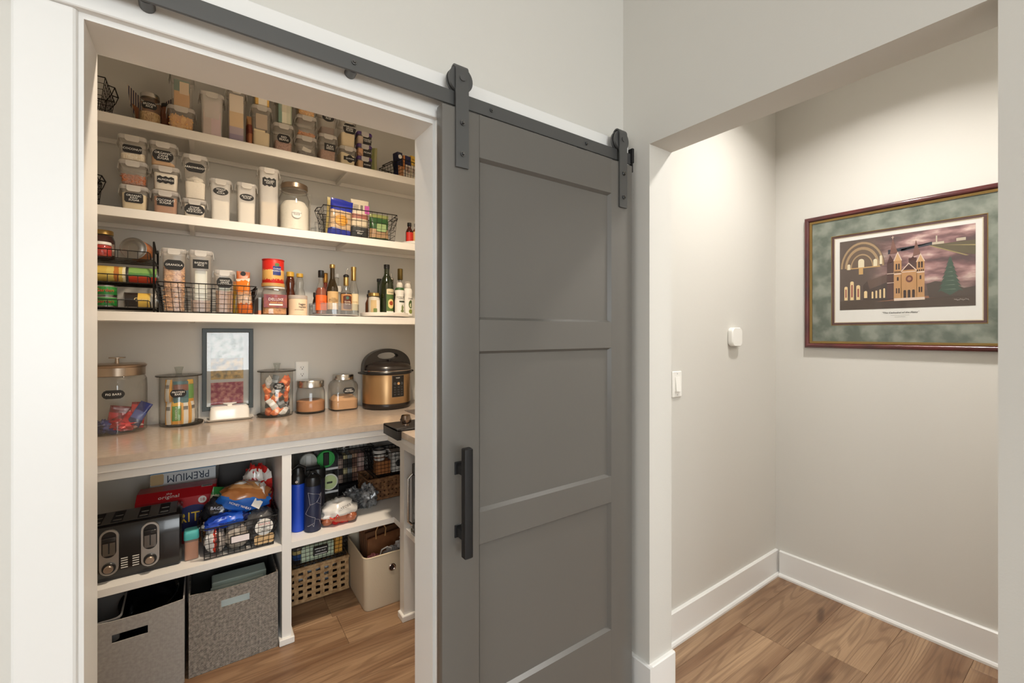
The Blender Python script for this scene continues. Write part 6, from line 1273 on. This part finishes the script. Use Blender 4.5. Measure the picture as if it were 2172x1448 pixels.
pouch_mesh(0.20, 0.30, 0.10, 31, 0.05, 0.7).o('bag', P((74, 72, 72), 0.7), gb_, smooth=60)
# fabric cubes on the floor
def weave(col, col2, sc, name):
    m, n, l, b = newmat(name)
    tc = n.new('ShaderNodeTexCoord'); w1 = n.new('ShaderNodeTexWave'); w1.bands_direction = 'X'; w1.inputs['Scale'].default_value = sc; w1.inputs['Distortion'].default_value = 1.5; w1.inputs['Detail Scale'].default_value = 2
    w2 = n.new('ShaderNodeTexWave'); w2.bands_direction = 'Z'; w2.inputs['Scale'].default_value = sc; w2.inputs['Distortion'].default_value = 1.5
    t = n.new('ShaderNodeTexNoise'); t.inputs['Scale'].default_value = 90; t.inputs['Detail'].default_value = 4
    for q in (w1, w2, t): l.new(tc.outputs['Object'], q.inputs['Vector'])
    mu = n.new('ShaderNodeMath'); mu.operation = 'MULTIPLY'; l.new(w1.outputs[1], mu.inputs[0]); l.new(w2.outputs[1], mu.inputs[1])
    ad = n.new('ShaderNodeMath'); ad.operation = 'ADD'; l.new(mu.outputs[0], ad.inputs[0]); l.new(t.outputs[0], ad.inputs[1])
    r = n.new('ShaderNodeValToRGB'); r.color_ramp.elements[0].position = 0.42; r.color_ramp.elements[0].color = lin(col); r.color_ramp.elements[1].position = 1.0; r.color_ramp.elements[1].color = lin(col2)
    l.new(ad.outputs[0], r.inputs[0]); l.new(r.outputs[0], b.inputs['Base Color']); b.inputs['Roughness'].default_value = 0.9
    u = n.new('ShaderNodeBump'); u.inputs['Strength'].default_value = 0.5; u.inputs['Distance'].default_value = 0.002; l.new(ad.outputs[0], u.inputs['Height']); l.new(u.outputs[0], b.inputs['Normal'])
    return m
def cube_bin(label, x0, x1, yf, d, h, mat, inner, slot, edge):
    xc = (x0 + x1) / 2; w = x1 - x0
    t = T('fabric_bin', label, 'bin', (xc, yf, 0.001), 0, 'fabric storage bins')
    sx0, sx1, sz0, sz1 = slot[0] - xc, slot[1] - xc, slot[2], slot[3]; th = 0.005; W2 = w / 2
    def dip(x): return h - 0.012 * (1 - (x / W2) ** 2)
    b = B()
    xs = [-W2, sx0, (sx0 + sx1) / 2, sx1, W2]
    # front wall with hand slot
    def wall(xa, xb, za, zb0, zb1): b.loft([[(xa, 0, za), (xb, 0, za), (xb, 0, zb1), (xa, 0, zb0)], [(xa, th, za), (xb, th, za), (xb, th, zb1), (xa, th, zb0)]])
    wall(-W2, sx0, 0, dip(-W2), dip(sx0)); wall(sx1, W2, 0, dip(sx1), dip(W2)); wall(sx0, sx1, 0, sz0, sz0); wall(sx0, sx1, sz1, dip(sx0), dip(sx1))
    b.o('front_wall', mat, t, smooth=0)
    B().box(-W2, th, 0, -W2 + th, d, h).o('side_wall', mat, t, smooth=0); B().box(W2 - th, th, 0, W2, d, h).o('side_wall', mat, t, smooth=0)
    B().box(-W2 + th, d - th, 0, W2 - th, d, h).o('back_wall', mat, t, smooth=0); B().box(-W2 + th, th, 0, W2 - th, d - th, th).o('bottom', mat, t, smooth=0)
    B().box(-W2 + th, th + 0.0005, th, -W2 + th + 0.001, d - th, h - 0.006).box(W2 - th - 0.001, th + 0.0005, th, W2 - th, d - th, h - 0.006).box(-W2 + th + .001, d - th - 0.001, th, W2 - th - .001, d - th, h - 0.006).o('lining', inner, t, smooth=0)
    return t
DKL = P((40, 38, 38), 0.8)
cube_bin('smooth light grey fabric bin with a black hand slot, by the left jamb', -0.375, -0.063, 2.190, 0.35, 0.335, weave((140, 137, 133), (176, 172, 168), 160, 'grey_felt'), DKL, (-0.280, -0.176, 0.243, 0.274), 0)
b2 = cube_bin('dark tweed fabric bin with a hand slot beside the light grey one', -0.050, 0.2715, 2.202, 0.35, 0.335, weave((66, 63, 60), (172, 164, 154), 75, 'tweed'), P((66, 66, 66), 0.85), (0.060, 0.163, 0.248, 0.278), 0)
ro = T('roasting_pan', 'glossy black oval roasting pan in the light grey bin', 'pan', (-0.170, 2.345, 0.20))
B().loft([[(w * math.cos(2 * PI * j / 36), d * math.sin(2 * PI * j / 36), z) for j in range(36)] for w, d, z in ((0.055, 0.075, 0.0), (0.088, 0.110, 0.03), (0.092, 0.118, 0.125), (0.098, 0.124, 0.128), (0.096, 0.122, 0.131), (0.088, 0.112, 0.124), (0.080, 0.10, 0.04), (0.03, 0.04, 0.03))]).o('pan', P((14, 14, 18), 0.1, coat=0.4), ro)
ro.rotation_euler = (0.15, -0.10, 0)
pt = T('plastic_box', 'clear grey plastic box tucked in the left of the light grey bin', 'container', (-0.305, 2.312, 0.235))
B().loft([ring_rect(0, 0, w, d, 0.02, z) for w, d, z in ((0.08, 0.15, 0), (0.092, 0.18, 0.10), (0.104, 0.19, 0.104), (0.104, 0.19, 0.108), (0.092, 0.178, 0.108))], True, False).o('box', glassy((200, 200, 200), 0.6, 0.1, (150, 148, 148)), pt)
pt.rotation_euler = (0.15, 0, 0)
tb = T('boxed_linen', 'pale mint box in clear wrap inside the tweed bin', 'box', (0.135, 2.372, 0.10))
B().bbox(-0.105, -0.03, 0, 0.105, 0.05, 0.195, 0.003).o('box', P((196, 214, 206), 0.5), tb); B().bbox(-0.110, -0.045, 0.02, 0.095, -0.032, 0.180, 0.004).o('wrapped_sleeve', P((206, 222, 214), 0.2, bump=(0.6, 25.0), coat=0.5), tb)
tag(B().bbox(0.054, 2.2085, 0.240, 0.168, 2.2125, 0.290, 0.001).o('plastic_sleeve', P((176, 190, 190), 0.15, bump=(0.9, 40.0), coat=0.5)), 'shiny clear plastic showing through the tweed bin hand slot', 'plastic wrap')
# ---------------------------------------------------------------- under the worktop, right bay
def flask(label, x, y, r, h, body, capm, group='water bottles'):
    t = T('water_bottle', label, 'bottle', (x, y, ZL), 0, group)
    B().lathe([(r * 0.9, 0), (r, 0.003), (r, h * 0.80), (r * 0.96, h * 0.83), (r * 0.92, h * 0.835)], 32).o('flask', body, t)
    return t
f1 = flask('bright blue water bottle with a black handled cap', 0.3735, 2.326, 0.0315, 0.272, P((22, 70, 190), 0.45, bump=(0.05, 300.0)), BLACKP)
B().lathe([(0.029, 0.227), (0.032, 0.228), (0.032, 0.262), (0.028, 0.268), (0.022, 0.285), (0.020, 0.302), (0.0001, 0.304)], 28).o('cap', BLACKP, f1)
B().tube([(-0.034, 0, 0.246), (-0.036, -0.006, 0.290), (0.0, -0.010, 0.318), (0.030, -0.004, 0.300), (0.033, 0, 0.250)], 0.0055, 8).o('carry_handle', BLACKP, f1)
B().cyl((-0.012, -0.033, 0.243), (-0.012, -0.0355, 0.243), 0.0065, n=16).o('hinge_pin', STEEL, f1)
navy = P((30, 36, 62), 0.45)
f2 = flask('navy water bottle with silver crackle lines and a black flip cap', 0.432, 2.289, 0.0375, 0.262, navy, BLACKP)
B().lathe([(0.034, 0.218), (0.0365, 0.219), (0.0365, 0.240), (0.033, 0.258), (0.022, 0.266), (0.014, 0.272), (0.013, 0.280), (0.0001, 0.282)], 28).o('cap', BLACKP, f2)
B().tube([(0.026, -0.006, 0.258), (0.010, -0.014, 0.280), (-0.010, -0.014, 0.282), (-0.022, -0.010, 0.262)], 0.004, 8).o('flip_loop', BLACKP, f2)
lr = random.Random(4); nodes = [(lr.uniform(-1.3, 1.3), lr.uniform(0.01, 0.205)) for _ in range(20)]
ln = B()
for i, (a, z) in enumerate(nodes):
    near = sorted(nodes, key=lambda q: (q[0] - a) ** 2 * 0.0013 + (q[1] - z) ** 2)[1:3]
    for (a2, z2) in near:
        pts = [(0.0378 * math.sin(a + (a2 - a) * k / 6), -0.0378 * math.cos(a + (a2 - a) * k / 6), z + (z2 - z) * k / 6) for k in range(7)]
        ln.tube(pts, 0.0006, 4)
ln.o('silver_lines', P((206, 206, 212), 0.3, 0.8), f2)
bk = T('black_shaker', 'black shaker bottle with a flip handle behind the navy bottle', 'bottle', (0.470, 2.372, ZL), 0, 'water bottles')
B().lathe([(0.032, 0), (0.035, 0.003), (0.036, 0.220), (0.034, 0.222)], 28).o('cup', P((44, 42, 50), 0.25), bk)
B().lathe([(0.035, 0.2225), (0.038, 0.224), (0.038, 0.262), (0.034, 0.272), (0.0001, 0.274)], 28).o('cap', BLACKP, bk)
B().bbox(-0.075, -0.012, 0.268, 0.012, 0.012, 0.286, 0.004).o('flip_handle', BLACKP, bk)
# clear two-level bottle rack with tumblers lying on their sides, lids to the front
ra = T('bottle_rack', 'clear acrylic two-level bottle rack at the back of the right bay', 'rack', (0.505, 2.595, ZL))
for z in (0.105, 0.228): B().box(-0.085, -0.135, z, 0.085, 0.135, z + 0.006).o('rack_shelf', ACRYL, ra, smooth=0)
for x in (-0.088, 0.085): B().box(x, -0.135, 0, x + 0.003, 0.135, 0.30).o('rack_side', ACRYL, ra, smooth=0)
for z in (0.105, 0.228): B().box(-0.085, -0.138, z - 0.003, 0.085, -0.1355, z + 0.008).o('rack_edge', P((214, 216, 216), 0.3), ra, smooth=0)
def tumbler(label, x, z, r, lidc, bodym, tabm):
    t = T('tumbler', label, 'tumbler', (x, 2.470, z), 0, 'tumblers lying in the rack', PI / 2)
    B().lathe([(r * 1.0, -0.004), (r * 0.99, -0.010), (r * 0.82, -0.150), (r * 0.78, -0.152)], 32).o('cup', bodym, t)
    l = B().lathe([(r * 1.04, -0.006), (r * 1.06, -0.004), (r * 1.06, 0.008), (r * 1.0, 0.012), (r * 0.86, 0.012), (r * 0.84, 0.009), (0.0001, 0.009)], 36).o('lid', lidc, t)
    B().bbox(-r * 0.34, -r * 0.75, 0.0092, r * 0.34, r * 0.85, 0.016, 0.003).o('slide_tab', tabm, l)
    return t
tumbler('steel tumbler lying in the rack with a grass-green lid', 0.530, ZL + 0.284, 0.043, P((48, 160, 74), 0.4), P((176, 176, 176), 0.25, 1.0), BLACKP)
tumbler('steel tumbler lying in the rack with a clear round lid', 0.444, ZL + 0.285, 0.040, P((176, 174, 166), 0.3), P((150, 150, 150), 0.25, 1.0), P((206, 204, 198), 0.4))
tj = T('round_tub', 'round tub lying on its side with a pale green lid', 'tub', (0.548, 2.470, ZL + 0.158), 0, None, PI / 2)
B().lathe([(0.040, -0.004), (0.039, -0.07), (0.034, -0.072)], 32).o('tub', CLEAR, tj)
B().lathe([(0.041, -0.004), (0.0435, -0.002), (0.0435, 0.004), (0.040, 0.006), (0.037, 0.006)], 36).o('rim', P((226, 228, 214), 0.4), tj)
lid_ = B().lathe([(0.037, 0.0062), (0.036, 0.008), (0.0001, 0.008)], 36).o('lid', P((196, 212, 152), 0.5), tj)
B().bbox(-0.014, -0.006, 0.008, 0.014, 0.004, 0.011, 0.002).o('lid_tab', P((60, 64, 50), 0.5), lid_)
# wire baskets with boxes, mug
wb = wire_basket('wire_basket', 'tall black wire basket of slim boxes at the back of the right bay', (0.745, 2.738, ZL + 0.062), 0.205, 0.125, 0.20, nx=9, ny=6, nz_=7, tw=1.03, handles=False)
tag(B().bbox(0.630, 2.668, ZL, 0.858, 2.810, ZL + 0.0595, 0.003).o('storage_crate', P((30, 28, 30), 0.5)), 'low black crate under the tall wire basket of slim boxes', 'crate')
for k, (c1, c2, w, hh, l_) in enumerate((((196, 166, 148), (60, 50, 46), 0.030, 0.165, 'pinkish slim box at the left of the tall wire basket'), ((58, 52, 44), (206, 190, 140), 0.022, 0.160, 'black and gold slim box in the tall wire basket'), ((40, 38, 36), (150, 150, 146), 0.024, 0.158, 'charcoal slim box with pale print in the tall wire basket'), ((108, 72, 56), (190, 150, 120), 0.026, 0.162, 'brown slim box in the tall wire basket'), ((206, 176, 164), (176, 136, 126), 0.038, 0.160, 'pale pink box in the tall wire basket'), ((222, 216, 206), (120, 110, 104), 0.020, 0.168, 'white slim box at the right of the tall wire basket'))):
    x = 0.657 + (0, 0.029, 0.055, 0.083, 0.118, 0.152)[k]
    carton('slim_box', l_, (x, 2.730, ZL + 0.068), w, 0.09, hh, band('Z', [(0, c1), (0.30, c2), (0.52, c1), (0.86, c2)], 0.5, noise_amt=0.06), group='slim boxes in the tall wire basket')
gl = bottle('glass_carafe', 'clear glass carafe with a steel band on top of the slim boxes', (0.690, 2.735, ZL + 0.238), [(0.026, 0), (0.032, 0.004), (0.032, 0.08), (0.026, 0.10)], GLASS, ([(0.0325, 0.03), (0.0335, 0.031), (0.0335, 0.038), (0.0325, 0.039)], STEEL), None, cat='carafe', group=None)
# woven seagrass baskets
STRAW = P((150, 108, 70), 0.8, var=((108, 72, 44), 45.0), bump=(0.8, 120.0)); STRAW2 = P((186, 154, 112), 0.8, var=((150, 116, 78), 45.0), bump=(0.8, 120.0))
def woven(label, loc, w, d, h, mat, nst, nrow, open_=0.62, group='woven baskets'):
    t = T('woven_basket', label, 'basket', loc, 0, group)
    r = 0.006; W2, D2 = w / 2, d / 2
    per = [(-W2, -D2), (W2, -D2), (W2, D2), (-W2, D2)]
    def along(f):
        L = 2 * (w + d); s_ = (f % 1.0) * L
        for (a, b, l_) in ((0, 1, w), (1, 2, d), (2, 3, w), (3, 0, d)):
            if s_ <= l_: k = s_ / l_; return (per[a][0] + (per[b][0] - per[a][0]) * k, per[a][1] + (per[b][1] - per[a][1]) * k, a)
            s_ -= l_
        return (per[0][0], per[0][1], 0)
    nrm = [(0, -1), (1, 0), (0, 1), (-1, 0)]
    sw = 2 * (w + d) / nst * (1 - open_)
    # flat upright straps and flat horizontal straps passing over and under
    for i in range(nst):
        x, y, s_ = along((i + 0.5) / nst); n = nrm[s_]; tx, ty = (-n[1], n[0])
        rg = []
        for k in range(nrow * 2 + 1):
            z = 0.008 + (h - 0.016) * k / (nrow * 2); off = 0.004 * math.cos(PI * (k / 2.0 * 1 + i)) + 0.0015 * nz((i * 3.1, k * 1.7, 0)); jx = 0.003 * nz((i * 1.3, k * 0.9, 4))
            rg.append([(x + tx * (u + jx) + n[0] * (off + v), y + ty * (u + jx) + n[1] * (off + v), z) for u, v in ((-sw / 2, -0.0025), (sw / 2, -0.0025), (sw / 2, 0.0025), (-sw / 2, 0.0025))])
        B().loft(rg).o('upright_strap', mat, t, smooth=40)
    rh = h / nrow * (1 - open_ * 0.95)
    for j in range(nrow):
        zc = (j + 0.5) / nrow * h; rg = []; m = nst * 2
        for k in range(m):
            x, y, s_ = along((k * 0.5 + 0.5) / nst); n = nrm[s_]
            off = -0.004 * math.cos(PI * (j + k * 0.5)); dz = 0.003 * nz((k * 0.8, j * 2.2, 9))
            rg.append([(x + n[0] * (off + v), y + n[1] * (off + v), zc + u + dz) for u, v in ((-rh / 2, -0.0025), (-rh / 2, 0.0025), (rh / 2, 0.0025), (rh / 2, -0.0025))])
        rg.append(rg[0]); B().loft(rg, False, False).o('woven_strap', mat, t, smooth=40)
    for z in (0.0095, h - 0.006):
        B().tube([(-W2, -D2, z), (0, -D2 - 0.002, z + 0.002), (W2, -D2, z), (W2 + 0.002, 0, z), (W2, D2, z), (0, D2, z), (-W2, D2, z), (-W2, 0, z)], 0.008, 8, True).o('rim_coil', mat, t)
    B().box(-W2, -D2, 0.002, W2, D2, 0.006).o('bottom', P((70, 50, 34), 0.9), t, smooth=0)
    return t
woven('brown woven basket on the low shelf of the right bay', (0.925, 2.562, ZL), 0.345, 0.190, 0.125, STRAW, 46, 5, 0.30)
w2 = wire_basket('wire_basket', 'black wire basket with a mug and tags, stacked on the brown woven basket', (0.935, 2.562, ZL + 0.1325), 0.29, 0.17, 0.125, nx=14, ny=8, nz_=6, tw=1.05, ho=0.008)
carton('tan_box', 'plain tan box in the wire basket on the brown woven basket', (0.848, 2.518, ZL + 0.1405), 0.082, 0.06, 0.075, P((176, 112, 62), 0.6))
mg = T('striped_mug', 'white mug with dark stripes standing on the tan box', 'mug', (0.834, 2.518, ZL + 0.2160))
B().lathe([(0.026, 0), (0.030, 0.003), (0.036, 0.030), (0.038, 0.070), (0.036, 0.070), (0.034, 0.03), (0.0001, 0.006)], 28).o('mug_body', band('Z', [(0, (226, 222, 214)), (0.25, (150, 96, 66)), (0.34, (226, 222, 214)), (0.55, (60, 58, 58)), (0.62, (228, 224, 218)), (0.86, (54, 52, 52))], 0.3), mg)
B().tube([(0.034, -0.004, 0.055), (0.052, -0.008, 0.056), (0.058, -0.010, 0.040), (0.050, -0.008, 0.020), (0.033, -0.004, 0.018)], 0.004, 8).o('mug_handle', P((206, 202, 196), 0.3), mg)
def tg(t, w, d, h):
    text('BREW', 0.022, INK, t, (0.0, -d / 2 - 0.0008, h * 0.80)); B().slab(L_oval, 0.040, 0.040, 0, 0, 0.0004).o('printed_flower', P((60, 58, 58), 0.6), t, loc=(0.0, -d / 2 - 0.0003, h * 0.42))
carton('white_box', 'white box printed with a black flower at the right of the wire basket', (0.940, 2.522, ZL + 0.1405), 0.088, 0.07, 0.118, PAPER, parts=tg)
pb = T('potato_bag', 'white and red net bag of potatoes at the front of the low shelf', 'bag', (0.558, 2.318, ZL))
POT = band('Z', [(0, (196, 30, 30)), (0.16, (176, 96, 66)), (0.36, (222, 218, 212)), (0.92, (206, 202, 196))], 0.25, coat=0.4, noise_amt=0.40, noise_scale=2.2)
blob(0.088, 0.068, 0.063, 5, 0.26, 2.6, 30, 20).o('bag', POT, pb, smooth=70)
for i, (x, y, z, r) in enumerate(((0.050, -0.040, 0.020, 0.030), (0.062, 0.0, 0.022, 0.026), (-0.060, -0.030, 0.018, 0.026))): blob(r, r * 0.9, r * 0.8, i + 2, 0.12, 2).o('potato_bulge', P((160, 92, 60), 0.3, coat=0.4), pb, loc=(x, y, z - 0.012))
text('POTATOES', 0.017, INK, pb, (0.004, -0.0600, 0.082), rot=(PI / 2 - 0.45, -0.3, 0))
B().tube([(-0.055, -0.060, 0.05), (-0.035, -0.072, 0.040), (-0.020, -0.070, 0.060), (-0.012, -0.066, 0.045)], 0.003, 6).o('red_tie', P((206, 36, 32), 0.4), pb)
for i, (x, y, s_, l_) in enumerate(((0.672, 2.480, 0.055, 'crumpled clear grey plastic bag behind the potatoes'), (0.735, 2.425, 0.050, 'crumpled dark plastic bag leaning on the brown woven basket'))):
    g_ = T('plastic_bag', l_, 'bag', (x, y, ZL), 0, 'crumpled plastic bags')
    blob(s_ * 0.95, s_ * 0.8, s_ * (0.95 + 0.3 * i), 21 + i, 0.5, 4.0, 28, 20).o('bag', P((70, 70, 72), 0.15, bump=(1.0, 45.0), var=((150, 152, 154), 28.0), coat=0.6), g_, smooth=50)
# floor of the right bay
woven('pale open-weave basket on the pantry floor of the right bay', (0.508, 2.610, 0.001), 0.280, 0.265, 0.185, STRAW2, 26, 6, 0.52)
for i, (x, y, z) in enumerate(((0.478, 2.520, 0.125), (0.545, 2.515, 0.128), (0.425, 2.530, 0.08), (0.535, 2.520, 0.07))):
    g_ = T('plastic_bag', 'silvery crumpled bag inside the pale woven basket, ' + ['upper left', 'upper right', 'lower left', 'lower right'][i], 'bag', (x, y, z), 0, 'silvery bags in the pale woven basket')
    blob(0.036, 0.024, 0.024, 50 + i, 0.5, 4.0, 20, 14).o('bag', P((186, 190, 196), 0.2, bump=(1.0, 60.0), var=((90, 100, 116), 40.0), coat=0.5), g_, smooth=50)
wb3 = wire_basket('wire_basket', 'black wire basket with a chalk tag stacked on the pale woven basket', (0.508, 2.598, 0.1895), 0.262, 0.215, 0.105, nx=13, ny=8, nz_=5, tw=1.06, plate=(0.074, 0.044, (30, 30, 30), 0.060))
pl_ = [c for c in wb3.children if c.name.startswith('label_plate')][0]
text('DRIED FRUIT', 0.0085, CHALKW, pl_, (0, -0.1195, 0.060)); 
for z in (0.046, 0.074): B().box(-0.030, -0.1200, z - 0.0015, 0.030, -0.1188, z + 0.0015).o('tag_rule', CHALKW, pl_, smooth=0)
carton('mint_box', 'pale mint box lying in the wire basket on the pale woven basket', (0.495, 2.560, 0.196), 0.170, 0.10, 0.078, P((206, 222, 192), 0.5))
carton('orange_box', 'small orange box at the right of the wire basket on the floor', (0.606, 2.555, 0.196), 0.040, 0.08, 0.086, P((226, 166, 70), 0.5))
sl_ = T('grey_canister', 'grey lidded canister at the left of the wire basket on the floor', 'canister', (0.404, 2.535, 0.196))
B().lathe([(0.026, 0), (0.028, 0.003), (0.028, 0.066), (0.026, 0.068)], 28).o('tin', band('Z', [(0, (46, 44, 46)), (0.3, (40, 80, 140)), (0.7, (196, 180, 120))], 0.3), sl_); B().lathe([(0.029, 0.0685), (0.031, 0.070), (0.031, 0.084), (0.0001, 0.085)], 28).o('lid', P((120, 120, 118), 0.3, 0.6), sl_)
bg_ = T('beige_bin', 'beige fabric bin with a steel grommet, full of paper bags', 'bin', (0.822, 2.372, 0.001))
BEI = P((206, 192, 168), 0.75, bump=(0.25, 160.0))
w, d, h = 0.325, 0.325, 0.268
out = [ring_rect(0, 0, w * k, d * k, 0.03, z, 6) for k, z in ((0.985, 0), (1.0, 0.01), (1.03, h))]
inn = [ring_rect(0, 0, w * k - 0.008, d * k - 0.008, 0.027, z, 6) for k, z in ((1.03, h), (0.985, 0.006))]
B().loft(out + inn).o('bin_body', BEI, bg_, smooth=40)
B().tube([(x, y, h) for x, y, z in ring_rect(0, 0, w * 1.03 - 0.004, d * 1.03 - 0.004, 0.03, h, 6)], 0.0035, 6, True).o('bound_rim', P((222, 206, 176), 0.7), bg_)
m_ = Matrix.Translation((-0.025, -d * 0.508 - 0.001, 0.192)) @ Matrix.Rotation(PI / 2, 4, 'X')
B(m_).lathe([(0.013, 0.0), (0.018, 0.001), (0.0185, 0.003), (0.015, 0.005), (0.0115, 0.003)], 28, c0=False, c1=False).o('grommet', P((170, 150, 140), 0.2, 1.0), bg_)
B(m_).lathe([(0.0125, -0.002), (0.0125, 0.0012), (0.0001, 0.0012)], 24).o('grommet_hole', P((50, 34, 30), 0.6), bg_)
KR = P((150, 98, 60), 0.7, var=((128, 80, 46), 12.0)); KR2 = P((112, 74, 46), 0.75)
for i in range(5):
    kb = T('paper_bag', ['brown paper bag nearest the rim of the beige bin, with twisted handle', 'second brown paper bag in the beige bin', 'third brown paper bag in the beige bin', 'fourth brown paper bag in the beige bin', 'rearmost brown paper bag in the beige bin'][i], 'bag', (0.838, 2.352 + 0.026 * i, 0.010), 0.20, 'folded paper bags in the beige bin', -0.02 - 0.02 * i)
    B().bbox(-0.132, -0.006, 0, 0.125, 0.006, 0.300 + 0.020 * i, 0.002).o('folded_bag', KR if i == 0 else KR2, kb)
    if i in (0, 2): B().tube([(-0.085 + 0.0, -0.008, 0.290 + 0.02 * i), (-0.088, -0.010, 0.330 + 0.015 * i), (-0.070, -0.010, 0.362 + 0.01 * i), (-0.045, -0.010, 0.362 + 0.01 * i), (-0.028, -0.010, 0.330 + 0.015 * i), (-0.032, -0.008, 0.290 + 0.02 * i)], 0.0032, 7).o('twisted_handle', P((196, 150, 98), 0.7), kb)
for i, (x, y, z, s_, c, l_) in enumerate(((0.885, 2.285, 0.215, 0.045, (196, 192, 190), 'white crumpled cloth bag against the post in the beige bin'), (0.820, 2.270, 0.205, 0.040, (150, 148, 148), 'grey crumpled bag in the middle of the beige bin'), (0.722, 2.275, 0.215, 0.026, (196, 120, 126), 'pink tissue at the front of the beige bin'), (0.915, 2.300, 0.262, 0.035, (206, 204, 202), 'topmost white cloth bag in the beige bin'))):
    g_ = T('cloth_bag', l_, 'bag', (x, y, z), 0, 'soft bags in the beige bin')
    blob(s_ * 1.1, s_ * 0.8, s_ * 0.8, 70 + i, 0.5, 3.5, 24, 16).o('cloth', P(c, 0.6, bump=(0.6, 40.0)), g_, smooth=60)
hd_ = B().tube([(0.752, 2.262, 0.240), (0.758, 2.250, 0.275), (0.785, 2.246, 0.285), (0.808, 2.250, 0.272), (0.815, 2.262, 0.240)], 0.0035, 7).o('rope_handle', P((226, 220, 214), 0.6)); tag(hd_, 'white rope bag handle looping over the front of the beige bin', 'handle')
# microwave in the side run
mw = T('microwave', 'dark steel microwave just showing past the right jamb', 'microwave', (0.805, 1.72, ZL))
B().bbox(0.02, -0.25, 0.006, 0.36, 0.245, 0.340, 0.006).o('case', P((70, 68, 68), 0.35, 0.6), mw)
B().bbox(0.0, -0.25, 0.010, 0.0195, 0.245, 0.336, 0.004).o('door_frame', P((110, 108, 106), 0.3, 0.9), mw)
B().bbox(-0.003, -0.12, 0.06, 0.0, 0.225, 0.29, 0.001).o('door_window', P((18, 17, 18), 0.1), mw)
B().tube([(-0.002, 0.232, 0.05), (-0.022, 0.234, 0.07), (-0.022, 0.234, 0.27), (-0.002, 0.232, 0.29)], 0.006, 8).o('door_handle', STEEL, mw)
B().cyl((-0.002, 0.222, 0.030), (-0.010, 0.222, 0.030), 0.009, n=18).o('dial', STEEL, mw)
for y in (-0.2, 0.2): B().box(0.05, y - 0.01, 0, 0.07, y + 0.01, 0.007).o('foot', BLACKP, mw, smooth=0)
